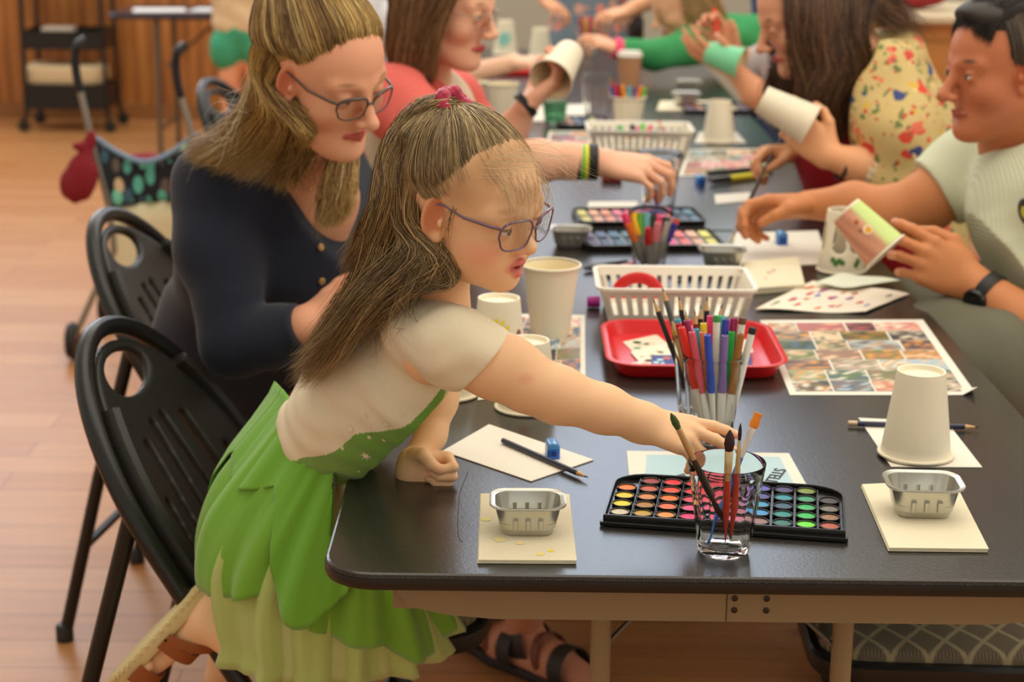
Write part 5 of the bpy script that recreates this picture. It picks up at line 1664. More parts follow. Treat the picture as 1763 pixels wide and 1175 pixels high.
# ============================================================ the girl in the green dress
def girl():
    skin = (238, 192, 148)
    T = person(W(560, 1150, 2.2) * V(1, 1, 0) + V(0, 0, .47), 'young girl in cream and green tulle dress kneeling on a chair, reaching for a paintbrush')
    hc = W(797, 343, 1.925); HM = pose_head(-35, 11, 4); HS = .965
    H = head_field(.0017, 'child', skin, lip=(226, 132, 118), cheek=(240, 140, 118), brow=(190, 140, 98), lid=.62, mouth_open=.0045, lash=(120, 84, 66), cheekamt=.55)
    B = SDF(.0017); B.base = rgbf(skin); B.merge(H, HM, hc, HS)
    X = lambda p: HM @ (V(*p) * HS) + hc
    nb = W(742, 545, 1.98)
    B.cap(X((-.022, 0, -.045)), nb, .040, .038, .03)
    B.cap(nb, W(700, 590, 2.0), .040, .05, .03)
    # right arm with its hand, reaching
    sh = W(790, 607, 1.865); el = W(908, 660, 1.86); wr = W(1108, 727, 1.895)
    A = SDF(.0019); A.base = rgbf(skin)
    A.cap(W(745, 610, 1.90), sh, .036, .034, .02)
    A.chain([sh, W(850, 632, 1.86), el, W(960, 680, 1.868), W(1040, 705, 1.88), wr], [.0345, .0345, .0315, .0315, .0265, .0215], .012)
    A.cap(W(878, 612, 1.86), W(890, 616, 1.86), .0150, .0150, .03)
    A.paint(W(905, 652, 1.83), (.012, .012, .008), rgbf((222, 150, 120)), .9, .6)
    tip = W(1252, 762, 1.885)
    HR = hand_frame(tip - wr, (0.10, -.50, .80))
    hf = hand_field(.0017, .615, 1.26, 1, [(-2, 12, 8), (4, 12, 6), (38, 52, 14), (40, 46, 10)], (3, -8, -6, -10), thumb=[(.018, .024, -.012), (.046, .034, -.020), (.072, .032, -.024), (.096, .024, -.028)], skin=skin, tips=(240, 140, 112), knuckle=(240, 160, 130), nails=True)
    A.merge(hf, HR, wr)
    A.ell(W(1105, 730, 1.895), (.024, .021, .022), .012)
    # left forearm and the loosely closed left hand on the table
    L = SDF(.0017); L.base = rgbf(skin)
    w2 = W(704, 795, 2.03)
    L.chain([W(770, 610, 2.10), W(757, 690, 2.085), W(742, 750, 2.065), W(722, 785, 2.045)], [.028, .0215, .0180, .019], .012)
    HL = hand_frame((.92, -.15, -.10), (.10, .90, .20))
    # a left hand: mirror of the right one, thumb up
    lf = hand_field(.0017, .56, 1.25, -1, [(62, 88, 50), (70, 90, 50), (74, 90, 50), (78, 90, 45)], (6, 0, -4, -8), thumb=[(.018, .030, -.012), (.040, .044, -.034), (.060, .036, -.050), (.078, .026, -.052)], skin=skin, tips=(238, 140, 116), knuckle=(240, 160, 132))
    HLm = HL.copy()
    L.merge(lf, HLm, w2)
    L.ell(W(712, 815, 2.03), (.022, .020, .024), .012)
    # legs folded on the seat, feet hanging behind it
    G_ = SDF(.004); G_.base = rgbf(skin)
    kn = W(610, 1118, 2.15); hip = W(480, 850, 2.20); an = W(345, 1062, 2.19)
    G_.chain([hip, kn, W(480, 1118, 2.17), W(405, 1092, 2.18), W(362, 1072, 2.19)], [.070, .044, .036, .030, .0245], .02)
    G_.chain([W(362, 1072, 2.19), W(372, 1040, 2.2)], [.0245, .024], .02)
    G_.chain([W(370, 1052, 2.2), W(322, 1092, 2.2), W(262, 1146, 2.2)], [.0235, .0205, .0160], .02)
    for i in range(5):
        G_.cap(W(256, 1146, 2.178 + .011 * i), W(236 + 3 * i, 1166, 2.174 + .011 * i), .0085, .0075, .004)
    kn2 = W(640, 1095, 2.32); an2 = W(430, 1075, 2.36)
    G_.chain([W(500, 850, 2.32), kn2, W(520, 1090, 2.34), an2], [.07, .05, .042, .030], .02)
    G_.chain([W(450, 1060, 2.37), W(395, 1120, 2.40), W(372, 1165, 2.40)], [.030, .026, .018], .02)
    for y_ in (-.04, -.02, 0, .02, .04): B.paint(X((.058, y_, .072)), (.034, .028, .030), rgbf((166, 124, 80)), 1.0, .8)
    B.paint(X((.036, -.060, .040)), (.042, .03, .036), rgbf((160, 118, 76)), 1.0, .85)
    sdf_object('body', [B, A, L, G_], SKIN, T, relax=1)

    # ---- bodice (knit): cream, with the green panel at the belly
    D = SDF(.0020); cream = rgbf((236, 222, 190)); green = rgbf((112, 160, 56)); yel = rgbf((214, 206, 122))
    D.base = cream
    wa = W(556, 752, 2.11); ch = W(672, 640, 2.01); up = W(727, 583, 1.985)
    lat = V(-.42, .88, .10); lat /= np.linalg.norm(lat)
    fl = (lat, 1.42)
    D.chain([wa, W(628, 704, 2.06), W(690, 648, 2.01), up], [.058, .071, .070, .052], .04, flat=fl)
    D.cap(W(735, 560, 1.99), W(728, 590, 1.985), .044, .05, .02)
    # shoulders and short sleeves
    D.cap(W(725, 575, 1.93), W(788, 600, 1.868), .046, .046, .02)
    D.cap(W(785, 598, 1.868), W(829, 618, 1.862), .0445, .0425, .01)
    slv = W(836, 621, 1.861)
    D.plane(slv, W(908, 660, 1.86) - W(785, 600, 1.865) + V(0, 0, -.03), .002)
    D.cap(W(725, 560, 2.03), W(745, 570, 2.095), .042, .040, .02)
    # neck opening
    D.cap(W(745, 535, 1.98), W(772, 488, 1.96), .038, .050, .004, '-')
    # soft creases
    e1 = np.cross(lat, (up - wa) / np.linalg.norm(up - wa)); 
    dispf = lambda Xx, Yy, Zz: .0010 * np.sin(95 * Xx + 60 * Zz + 2 * np.sin(30 * Yy)) + .0008 * np.sin(150 * Zz - 80 * Yy + 3 * np.sin(40 * Xx))
    P, Q = D.mesh_arrays()
    Pc = P.copy()
    cols = D.colors(P)
    # colour regions are knitted in: project on the side of the dress (pixel-free: along the body axes)
    ax = (up - wa) / np.linalg.norm(up - wa)
    fr = np.cross(lat, ax); 
 
    if fr[2] > 0: fr = -fr                                  # towards the belly side
    s_ = (P - wa) @ ax; t_ = (P - wa) @ fr
    edge = -.034 + .30 * np.clip(s_ - .155, 0, 1)                # the green begins in front of this line
    gm = (t_ > edge) & (s_ < .275)
    ym = t_ > .008 + .25 * np.clip(.16 - s_, 0, 1) 
    cols[gm] = green
    cols[gm & (ym) & (s_ > .0)] = yel
    e_ = 1e-3
    dn = lambda q: np.array([SDF._d(pr, q[:, 0], q[:, 1], q[:, 2]) for pr in D.p if pr[1] == '+']).min(0)
    g_ = np.stack([dn(P + V(e_, 0, 0)) - dn(P - V(e_, 0, 0)), dn(P + V(0, e_, 0)) - dn(P - V(0, e_, 0)), dn(P + V(0, 0, e_)) - dn(P - V(0, 0, e_))], axis=1)
    g_ /= np.linalg.norm(g_, axis=1, keepdims=True) + 1e-9
    P = P + g_ * dispf(P[:, 0], P[:, 1], P[:, 2])[:, None]
    o = mesh_from_arrays('knit_bodice', P, Q, cols, mat('fine_knit', (236, 222, 190), .85, vcol=True, bump=('wave', 240, .35), sheen=.2), T)
    # stars knitted into the green
    from mathutils.bvhtree import BVHTree
    bv = BVHTree.FromPolygons([tuple(p) for p in P], [tuple(int(i) for i in q) for q in Q])
    sm = MB()
    for (px, py, r) in ((603, 739, .0085), (665, 730, .0088), (630, 785, .0085), (636, 753, .0042), (661, 758, .0045), (629, 716, .0045), (692, 713, .0045), (590, 772, .0045), (618, 812, .003)):
        d = ray(px, py); hit = bv.ray_cast(Vector(CAMP), Vector(d).normalized())
        if hit[0] is None: continue
        c = V(*hit[0]); n = V(*hit[1]); 
        a = np.cross(n, V(0, 0, 1)); a /= np.linalg.norm(a); b = np.cross(n, a)
        pts = []
        for k in range(16):
            rr = r if k % 2 == 0 else r * .32
            q = c + (a * math.cos(2 * PI * k / 16) + b * math.sin(2 * PI * k / 16)) * rr
            h2 = bv.find_nearest(Vector(q)); q = V(*h2[0]) + V(*h2[1]) * .0007 * (1 if np.dot(V(*h2[1]), n) > 0 else -1); pts.append(q)
        sm.add([c + n * .0009] + pts, [(0, 1 + k, 1 + (k + 1) % 16) for k in range(16)])
    mb_child(sm, 'knit_stars', mat('cream_knit_star', (232, 220, 188), .85), T)

    # ---- tulle skirt
    def push(p):
        # stays outside the table edge
        if p[2] > .655 and p[2] < .79 and p[1] > 1.70 and p[0] > TX0 - .012: p = V(TX0 - .012, p[1], p[2])
        elif p[2] > .60 and p[2] <= .655 and p[0] > TX0 - .012: p = V(TX0 - .012 + (p[0] - TX0 + .012) * min(1, (.655 - p[2]) / .055), p[1], p[2])
        s = max(0, min(1, (.80 - p[2]) / .33)); w_ = max(0, min(1, (-.20 - p[0]) / .15))
        return p + V(-.050 * math.sin(PI * s) * w_, 0, 0)
    wc = W(548, 752, 2.11)
    frd = W(612, 828, 2.06) - W(492, 668, 2.16); frd = frd / np.linalg.norm(frd)
    waist = (wc, frd * .066, lat * .090)
    hem = (V(-.245, 2.225, .445), V(.150, 0, 0), V(0, .185, 0))
    TG = mat('green_tulle', (118, 178, 46), .7, sheen=.3, alpha=.93)
    TL = mat('pale_green_tulle', (184, 202, 116), .75, sheen=.3, alpha=.90)
    TY = mat('lining_green', (186, 194, 128), .8)
    for m_ in (TG, TL):
        b = m_.node_tree.nodes['Principled BSDF']; 
        m_.node_tree.nodes['Material Output']
    skirt_layer('skirt_lining', TY, T, waist, hem, seed=3, folds=(13, .008), bulge=.015, push=push, v1=.98, out=-.006)
    skirt_layer('pale_tulle_layer', TL, T, waist, hem, seed=4, folds=(15, .017), bulge=.02, push=push, v1=1.0, out=.006)
    skirt_layer('green_tulle_layer', TG, T, waist, hem, seed=6, folds=(13, .017), bulge=.03, push=push, out=.014,
                hemfn=lambda f: .66 + .16 * math.sin(2 * f + 2.6) + .10 * abs(math.sin(3.5 * f + .6)))
    skirt_layer('upper_tulle_petals', mat('bright_green_tulle', (108, 172, 40), .7, sheen=.3), T, waist, hem, seed=9, folds=(15, .013), bulge=.035, push=push, out=.020,
                hemfn=lambda f: .16 + .42 * max(0, math.sin(3 * f + .4)) ** 1.5 + .08 * abs(math.sin(4 * f)))
    # ---- sandal on the near foot
    LE = mat('tan_leather', (150, 84, 40), .5); SO = mat('beige_rubber_sole', (214, 194, 140), .7)
    sd = empty('sandal', (0, 0, 0)); sd.parent = T; sd.matrix_parent_inverse = T.matrix_basis.inverted()
    heel, toe = W(356, 1006, 2.2), W(200, 1170, 2.2)
    axs = toe - heel; Ls = np.linalg.norm(axs); axs /= Ls
    sn = V(.72, 0, -.62); sn -= axs * np.dot(sn, axs); sn /= np.linalg.norm(sn); sl = np.cross(axs, sn)
    def SP(u, v, w): return heel + axs * (u * Ls) + sl * v + sn * (w - .004)
    out = []
    for k in range(28):
        a = 2 * PI * k / 28; u = .5 + .53 * math.cos(a); wd = .030 * (1.0 + .22 * math.cos(a)) * math.sin(a)
        out.append((u, wd))
    m = MB(); m.loft([[SP(u, w_, -.004) for u, w_ in out], [SP(u, w_ * 1.04, .000) for u, w_ in out], [SP(u, w_ * 1.04, .012) for u, w_ in out], [SP(u, w_ * .97, .015) for u, w_ in out]])
    for k in range(44):
        u, w_ = 0, 0
        a = 2 * PI * k / 44; u = .5 + .54 * math.cos(a); w_ = .0315 * (1.0 + .22 * math.cos(a)) * math.sin(a)
        m.box(tuple(SP(u, w_, -.001)), (.004, .004, .004))
    mb_child(m, 'sole', SO, sd, angle=40)
    def strap(u0, u1, lift, wd, nm='strap'):
        mm = MB(); rings = []
        for k in range(17):
            a = PI * k / 16
            u = u0 + (u1 - u0) * k / 16
            c = SP(u, -.0335 * math.cos(a), .010 + lift * math.sin(a) ** .8)
            rings.append([c + axs * (wd / 2) * e_ + sn * th + 0 for e_, th in ((-1, 0), (1, 0), (1, .003), (-1, .003))])
        mm.loft(rings); mb_child(mm, nm, LE, sd, angle=40)
    strap(.84, .78, .036, .030); strap(.48, .48, .052, .018); strap(.12, .42, .064, .014)
    mm = MB(); mm.tube([SP(.5, -.026, .035), SP(.5, -.020, .044), SP(.54, -.020, .044), SP(.54, -.026, .035)], .0012, 6, closed=True); mb_child(mm, 'buckle', mat('silver_ferrule'), sd)

    # ---- glasses
    spectacles(HM, hc, HS, T, (112, 84, 108), rim_r=.0012, lens=(.0235, .0180), ex=.103, ey=.0275, ez=-.006, ear_x=.014, ear_y=.0685, top_thick=1.5)

    # ---- hair: an underlayer, then strands combed up to the scrunchie and falling behind
    U = SDF(.003); hcol = rgbf((132, 104, 66)); U.base = hcol
    U.ell(X((-.015, 0, .034)), (.0905 * HS, .0735 * HS, .0705 * HS), .01, R=HM)
    U.ell(X((-.040, 0, -.010)), (.060, .068, .060), .03, R=HM)
    U.plane(X((.056, 0, .070)), HM @ V(.80, 0, -.60), .006)        # hairline across the forehead
    for s in (-1, 1):
        U.ell(X((.066, s * .060, .030)), (.050, .040, .046), .010, '-', R=HM)   # temples
        U.ell(X((.020, s * .080, -.045)), (.060, .040, .052), .010, '-', R=HM)   # cheeks and under the ears
        U.ell(X((.0, s * .080, -.004)), (.022, .020, .030), .008, '-', R=HM)
    # the long lower hair behind the ear, down the back
    sdf_object('hair_underlayer', [U], HAIRB, T)
    scr = X((-.030, .0, .106))
    cols = [(72, 58, 40), (112, 92, 62), (150, 126, 86), (188, 162, 114), (222, 198, 152)]
    root_px = []
    sheets = []
    # front and sides swept up to the scrunchie: one guide per point along the hairline (near side)
    line = [(.070, .0, .078), (.066, -.022, .076), (.056, -.038, .070), (.046, -.050, .060), (.036, -.058, .048), (.024, -.064, .036), (.010, -.067, .030), (-.010, -.068, .026), (-.034, -.066, .014), (-.058, -.054, -.002), (-.080, -.036, -.010), (-.094, .0, -.012)]
    def surf(p, k=1.0):
        c = V(-.014, 0, .033); r = V(.0915, .0745, .0715) * k
        d = V(*p) - c; return c + d / np.sqrt(((d / r) ** 2).sum())
    for sgn in (1, -1):
        gl = []
        for (x, y, z) in line:
            p0 = V(x, y * sgn, z); p0 = surf(p0, 1.0) if x < .08 else p0
            e = V(-.030, 0, .103)
            g = [p0] + [surf(p0 * (1 - f) + e * f, 1.015 + .03 * f) for f in (.25, .5, .75)] + [e]
            gl.append([X(q) for q in g])
        sheets.append((gl, 2800, .00042, .0022, .0016, cols, .05, .22))
    for sgn in (1, -1):
        gl = []
        for (x, y, z) in line[:8]:
            q0 = V(x + .030, y * sgn, z - .022); a = surf(q0, 1.0); p0 = surf(V(x, y * sgn, z), 1.02); e = surf(V(x - .03, y * sgn * .8, z + .03), 1.03)
            gl.append([X(a), X(a * .5 + p0 * .5 + V(0, 0, .001)), X(p0), X(e)])
        sheets.append((gl, 900, .00022, .0026, .0014, [(140, 112, 74), (214, 186, 140)], .3, .55))
    # wisps over the forehead and temple, some blown forward
    wl = []
    for y in (-.052, -.030, -.01, .012, .034):
        wl.append([X(surf((.060, y, .075), 1.01)), X((.090, y * 1.0, .046)), X((.100, y * .95, .018)), X((.108, y * .9, -.016))])
    sheets.append((wl, 110, .00022, .006, .004, [(190, 160, 116), (214, 190, 150)], .6))
    wl = []
    for y in (-.06, -.03, .02, .05):
        wl.append([X(surf((.060, y, .070), 1.0)), X((.085, y, .080)), X((.125, y, .080)), X((.165, y * 1.2, .066))])
    sheets.append((wl, 60, .00018, .016, .008, [(220, 200, 160), (240, 226, 200)], .6))
    wl = [[X((.034, -.066, .030)), X((.030, -.072, .0)), X((.028, -.072, -.03)), X((.018, -.066, -.06))], [X((.040, -.064, .028)), X((.042, -.070, .004)), X((.036, -.070, -.022)), X((.030, -.066, -.046))]]
    sheets.append((wl, 14, .0002, .002, .003, cols, .6))
    # ponytail: up and over, then down the back
    pt = []
    for k, (dx, dy) in enumerate(((0, 0), (-10, .03), (8, -.02), (-22, .02), (14, .015))):
        pt.append([scr, W(766 - dx * .1, 182, 1.93 + dy), W(722 + dx * .6, 198, 1.935 + dy), W(690 + dx, 268, 1.94 + dy), W(672 + dx, 390, 1.94 + dy * 1.4), W(645 + dx, 480, 1.95 + dy * 1.4), W(590 + dx * .8, 560, 1.98 + dy), W(540 + dx * .5, 625, 2.01 + dy)])
    sheets.append((pt, 3400, .00042, .012, .005, cols + [(206, 180, 130)], .3))
    # lower hair from behind the ear to the back
    lo = []
    for (x, y, z), mid, end in (((-.012, -.066, -.012), (768, 440), (700, 500)), ((-.022, -.068, -.010), (752, 450), (640, 540)), ((-.035, -.066, -.010), (730, 440), (600, 570)), ((-.050, -.056, -.012), (712, 430), (575, 590)), ((-.062, -.040, -.010), (698, 430), (560, 600)), ((-.07, .0, -.01), (690, 430), (560, 610)), ((-.06, .045, -.01), (680, 420), (545, 610))):
        yy = 1.875 + (y + .066) * .9
        lo.append([X((x - .008, y * .98, z + (.052 if x > -.03 else .085))), X((x - .004, y * 1.03, z - .010)), W(mid[0], mid[1], yy), W(mid[0] * .55 + end[0] * .45 - 14, mid[1] * .5 + end[1] * .5, yy + .015), W(end[0], end[1], yy + .04), W(end[0] - 40, end[1] + 45, yy + .07)])
    sheets.append((lo, 3600, .00042, .009, .006, cols, .35))
    # darker curls at the nape
    lo = []
    for (x, y, z), pts in (((-.010, -.064, -.028), ((776, 438), (790, 470), (775, 486), (740, 478))), ((-.020, -.066, -.026), ((760, 450), (775, 482), (752, 494), (720, 482))), ((-.034, -.062, -.02), ((742, 452), (748, 490), (712, 500), (690, 486)))):
        lo.append([X((x, y, z))] + [W(a, b, 1.868) for a, b in pts])
    sheets.append((lo, 260, .0004, .004, .003, cols[:4], .4))
    dr = []
    for (x, y, z) in ((-.030, -.050, .070), (-.045, -.045, .070), (-.060, -.035, .070), (-.075, -.015, .062)):
        dr.append([X(surf((x, y, z), 1.03)), X(surf((x - .006, y * 1.4, z - .030), 1.04)), X(surf((x - .010, y * 1.8 - .006, z - .060), 1.04)), X((x - .010, -.066, -.030)), X((x - .030, -.060, -.075)), X((x - .060, -.050, -.120))])
    sheets.append((dr, 1500, .00042, .005, .004, cols, .3, .3))
    # single long strands hanging across the back
    lo = [[W(700, 470, 1.87), W(680, 520, 1.88), W(640, 560, 1.9), W(600, 620, 1.93)], [W(720, 470, 1.86), W(690, 510, 1.86), W(700, 545, 1.86), W(735, 560, 1.85)], [W(690, 450, 1.9), W(650, 520, 1.92), W(610, 600, 1.95), W(560, 660, 2.0)]]
    sheets.append((lo, 70, .0003, .016, .01, cols, .5))
    hair_mesh('hair', sheets, HAIRM, T, seed=4, npt=16)
    # scrunchie
    F = SDF(.0018)
    dv = (W(770, 186, 1.93) - X((-.030, 0, .11))); dv /= np.linalg.norm(dv); Rf = frame_to(dv)
    for k in range(9):
        a = 2 * PI * k / 9; F.ell(scr + Rf @ V(.0155 * math.cos(a), .0155 * math.sin(a), .002 * (-1) ** k), (.0085, .0085, .011), .004, R=Rf @ rotz(a))
    F.disp = lambda x, y, z: .0008 * np.sin(700 * x) * np.sin(600 * z + 500 * y)
    P, Q = F.mesh_arrays(); mesh_from_arrays('scrunchie', P, Q, None, mat('raspberry_velvet', (178, 30, 70), .6, sheen=.5), T)
    return T
girl()

# ============================================================ the grown-ups round the table
TROU = lambda nm, c: mat(nm, c, .85, bump=('noise', 80, .25))
def band(name, c, axis, r, w, matl, parent, t=.0016, ell=1.0, up=(0, 0, 1)):
    R = frame_to(axis, up); m = MB()
    m.lathe([(r, -w / 2), (r + t, -w / 2), (r + t * 1.2, 0), (r + t, w / 2), (r, w / 2), (r, -w / 2)], 24, tuple(c), R=R @ np.diag([1, ell, 1]), cap=False)
    return mb_child(m, name, matl, parent)
def crease(F, a, f1=40, f2=55):
    F.disp = lambda X, Y, Z: a * (np.sin(f1 * Z + f2 * .6 * X + 2 * np.sin(9 * Y + 7 * Z)) * .6 + np.sin(f2 * X - f1 * .5 * Y + 3 * np.sin(11 * Z)) * .5)

# ---------------------------------------------------------------- the woman in the navy cardigan
def woman_navy():
    skin = (232, 168, 134)
    T = person(V(-.42, 3.05, .45), 'blonde woman with glasses in a navy cardigan, looking down beside the girl')
    hc = W(553, 118, 2.58); HM = pose_head(-40, 20, 8); HS = .99
    H = head_field(.0024, 'adult', skin, lip=(190, 92, 84), cheek=(214, 120, 100), brow=(150, 108, 76), lid=.85, lash=(110, 76, 60))
    X = lambda p: HM @ (V(*p) * HS) + hc
    B = SDF(.0026); B.base = rgbf(skin); B.merge(H, HM, hc, HS)
    nb = W(520, 290, 2.80)
    B.cap(X((-.030, 0, -.05)), nb, .055, .056, .03)
    B.cap(nb, W(540, 345, 2.82), .056, .060, .04, flat=(V(.77, .64, 0), 1.15))
    B.cap(W(540, 345, 2.82), W(548, 410, 2.85), .060, .046, .04, flat=(V(.77, .64, 0), 1.1))
    A = SDF(.0026); A.base = rgbf(skin)
    wr = W(527, 560, 2.60); 
    A.cap(W(470, 580, 2.62), wr, .034, .027, .02)
    hx = W(600, 520, 2.60) - wr
    A.merge(hand_field(.0024, .95, 1.0, 1, [(30, 35, 20)] * 4, skin=skin), hand_frame(hx, (.1, -.6, .8)), wr)
    A.ell(wr, .027, .015)
    Lg = SDF(.006); Lg.base = rgbf((206, 140, 108))
    Lg.chain([V(-.42, 3.03, .95), V(-.42, 3.03, .60)], [.08, .09], .03)
    Lg.chain([V(-.40, 2.98, .55), V(.08, 2.72, .46)], [.07, .05], .03); Lg.chain([V(-.40, 3.08, .55), V(.02, 2.95, .46)], [.07, .05], .03)
    for (kx, ky, ax_, ay) in ((.08, 2.72, .015, 3.02), (.02, 2.95, -.08, 3.10)):
        Lg.chain([V(kx, ky, .40), V(ax_ + .02, ay - .08, .22), V(ax_, ay, .09)], [.055, .046, .034], .02)
        Lg.chain([V(ax_, ay + .02, .06), V(ax_ + .06, ay - .06, .045), V(ax_ + .13, ay - .12, .028)], [.034, .034, .026], .02)
    sdf_object('body', [B, A, Lg], SKIN, T)
    sides = V(.77, .64, 0)
    D = SDF(.004); D.base = rgbf((20, 26, 44))
    D.chain([V(-.42, 3.02, .55), W(430, 560, 2.95), W(474, 420, 2.85), W(492, 345, 2.82)], [.125, .118, .120, .100], .05, flat=(sides, 1.35))
    shR = W(372, 322, 2.74); shL = W(592, 290, 2.96)
    D.cap(W(470, 300, 2.83), shR, .062, .066, .05); D.cap(W(500, 300, 2.86), shL, .062, .060, .05)
    D.chain([shR, W(372, 430, 2.70), W(408, 590, 2.64)], [.066, .062, .054], .03)
    D.chain([W(408, 590, 2.64), W(470, 580, 2.62), W(512, 566, 2.60)], [.054, .046, .040], .02)
    D.chain([shL, W(625, 400, 3.0), W(615, 520, 2.95)], [.060, .052, .045], .03)
    D.plane(W(522, 562, 2.6), (W(527, 560, 2.6) - W(470, 580, 2.62)), .004)
    # V neck opening: a wedge narrowing down to the first button
    for k in range(13):
        f = k / 12; D.cap(W(550 - 34 * (1 - f), 266 + 134 * f, 2.66), W(550 + 46 * (1 - f), 266 + 134 * f, 2.70), .016 * (1 - f) + .006, .016 * (1 - f) + .006, .003, '-')
        if k < 9: D.cap(W(550 - 34 * (1 - f), 266 + 134 * f, 2.72), W(550 + 46 * (1 - f), 266 + 134 * f, 2.76), .03 * (1 - f) + .006, .03 * (1 - f) + .006, .003, '-')
    crease(D, .0022)
    P, Q = D.mesh_arrays()
    mesh_from_arrays('navy_cardigan', P, Q, D.colors(P), mat('navy_jersey', (22, 27, 44), .85, vcol=True, sheen=.15, bump=('noise', 500, .2)), T)
    from mathutils.bvhtree import BVHTree
    bv = BVHTree.FromPolygons([tuple(p) for p in P], [tuple(int(i) for i in q) for q in Q])
    for (px, py) in ((551, 426), (553, 484)):
        h = bv.ray_cast(Vector(CAMP), Vector(ray(px, py)).normalized())
        if h[0] is None: continue
        m = MB(); n = V(*h[1]); m.lathe([(.0001, .004), (.0045, .004), (.0062, .0025), (.0064, 0), (.004, -.001)], 16, tuple(V(*h[0]) + n * .001), R=frame_to(n))
        mb_child(m, 'button', mat('amber_button', (176, 140, 84), .3), T)
    # thin chain and small pendant
    m = MB(); pts = [W(x, y, 2.735) for x, y in ((500, 262), (512, 296), (533, 322), (548, 290), (556, 262))]
    bvb = None
    m.tube(crom(pts, 24), .0006, 5); m.ball(W(533, 326, 2.73), .0035, 5); mb_child(m, 'necklace', mat('fine_gold', (216, 180, 110), .25, .9), T)
    # trousers
    D = SDF(.006); D.base = rgbf((134, 62, 36))
    D.ell(V(-.42, 3.05, .53), (.15, .17, .11), .04)
    D.chain([V(-.38, 2.95, .53), V(-.10, 2.80, .53), V(.07, 2.72, .50)], [.092, .082, .066], .03)
    D.chain([V(-.38, 3.12, .53), V(-.10, 3.05, .53), V(.02, 2.97, .50)], [.092, .082, .066], .03)
    D.chain([V(.07, 2.72, .50), V(.075, 2.76, .34)], [.066, .058], .02); D.chain([V(.02, 2.97, .50), V(.01, 3.0, .34)], [.066, .058], .02)
    crease(D, .003); P, Q = D.mesh_arrays()
    mesh_from_arrays('rust_trousers', P, Q, None, TROU('rust_cotton', (146, 66, 38)), T)
    # sandals
    for (ax_, ay) in ((.015, 3.02), (-.08, 3.10)):
        F = SDF(.005); F.base = rgbf((40, 32, 30))
        F.chain([V(ax_ - .03, ay + .05, .022), V(ax_ + .06, ay - .05, .020), V(ax_ + .14, ay - .13, .020)], [.034, .040, .036], .02)
        F.plane((0, 0, .024), (0, 0, 1), .004); F.plane((0, 0, .003), (0, 0, -1), .003)
        P, Q = F.mesh_arrays(); s = mesh_from_arrays('sandal', P, Q, None, mat('dark_sandal_sole', (44, 36, 34), .7), T)
        for c, c2, w, col in ((V(ax_ + .01, ay - .01, .06), (.6, -.6, .35), .05, (52, 42, 38)), (V(ax_ + .085, ay - .085, .045), (.7, -.7, .1), .035, (52, 42, 38)), (V(ax_ + .05, ay - .05, .055), (.7, -.7, .3), .018, (120, 66, 48))):
            b = band('strap', c, c2, .040, w, mat('strap_%d' % col[0], col, .6), T)
    spectacles(HM, hc, HS, T, (74, 56, 46), rim_r=.0014, lens=(.0245, .0175), ex=.110, ey=.0300, ez=-.010, ear_x=.0, ear_y=.0745, top_thick=1.9)
    # hair
    U = SDF(.004); U.base = rgbf((168, 130, 76))
    U.ell(X((-.020, 0, .046)), (.103 * HS, .081 * HS, .088 * HS), .01, R=HM)
    U.ell(X((-.060, 0, -.02)), (.055, .062, .075), .03, R=HM)
    U.plane(X((.070, 0, .070)), HM @ V(.86, 0, -.50), .006)
    for s in (-1, 1):
        U.ell(X((.060, s * .076, .012)), (.056, .034, .040), .010, '-', R=HM)
        U.ell(X((.030, s * .085, -.060)), (.060, .042, .060), .010, '-', R=HM)
        U.ell(X((.0, s * .088, -.004)), (.022, .020, .034), .008, '-', R=HM)
    U.ell(X((-.075, .0, .115)), (.032, .034, .026), .012, R=HM)
    sdf_object('hair_underlayer', [U], HAIRB, T)
    cols = [(84, 60, 34), (134, 100, 56), (182, 146, 86), (216, 184, 116), (244, 222, 168)]
    line = [(.086, .0, .080), (.082, -.028, .074), (.070, -.050, .058), (.050, -.064, .042), (.030, -.072, .034), (.010, -.076, .040), (-.014, -.077, .034), (-.045, -.072, .014), (-.075, -.055, .0), (-.1, -.03, -.01)]
    def surf(p, k=1.0):
        c = V(-.018, 0, .044); r = V(.105, .083, .090) * k
        d = V(*p) - c; return c + d / np.sqrt(((d / r) ** 2).sum())
    sheets = []
    for sgn in (1, -1):
        gl = []
        for (x, y, z) in line:
            p0 = surf((x, y * sgn, z), 1.0); e = V(-.072, 0, .108)
            gl.append([X(p0)] + [X(surf(p0 * (1 - f) + e * f, 1.02 + .03 * math.sin(3 * f))) for f in (.3, .6, .85)] + [X(e)])
        sheets.append((gl, 2000, .00055, .0035, .003, cols, .05, .15))
    # twist of hair at the crown
    bun = [[X((-.075 + .03 * math.cos(a + q), .03 * math.sin(a + q), .120 + .010 * math.sin(2 * a))) for a in np.linspace(0, 5, 7)] for q in (0, .8, 1.6)]
    sheets.append((bun, 500, .0006, .008, .003, cols[:4], .3))
    # waves falling behind the ear over the near shoulder
    wv = []
    for (x, y, z), mid, m2, end, dy in (((-.012, -.076, -.012), (524, 215), (528, 262), (505, 318), -.03), ((-.024, -.078, .006), (504, 205), (492, 262), (452, 312), -.02), ((-.045, -.074, .012), (480, 190), (448, 258), (396, 296), .0),
                                        ((-.065, -.064, .015), (462, 175), (415, 245), (352, 280), .02), ((-.085, -.045, .015), (448, 160), (390, 235), (325, 270), .05), ((-.10, -.01, .02), (440, 150), (380, 225), (318, 255), .09)):
        y0 = 2.52 + dy
        wv.append([X((x, y, z + .03)), X((x - .005, y * 1.04, z - .02)), W(mid[0], mid[1], y0 + .02), W((mid[0] + m2[0]) / 2 + 8, (mid[1] + m2[1]) / 2, y0 + .06), W(m2[0], m2[1], y0 + .10), W(end[0], end[1], y0 + .12)])
    sheets.append((wv, 7500, .00056, .009, .0025, cols, .6))
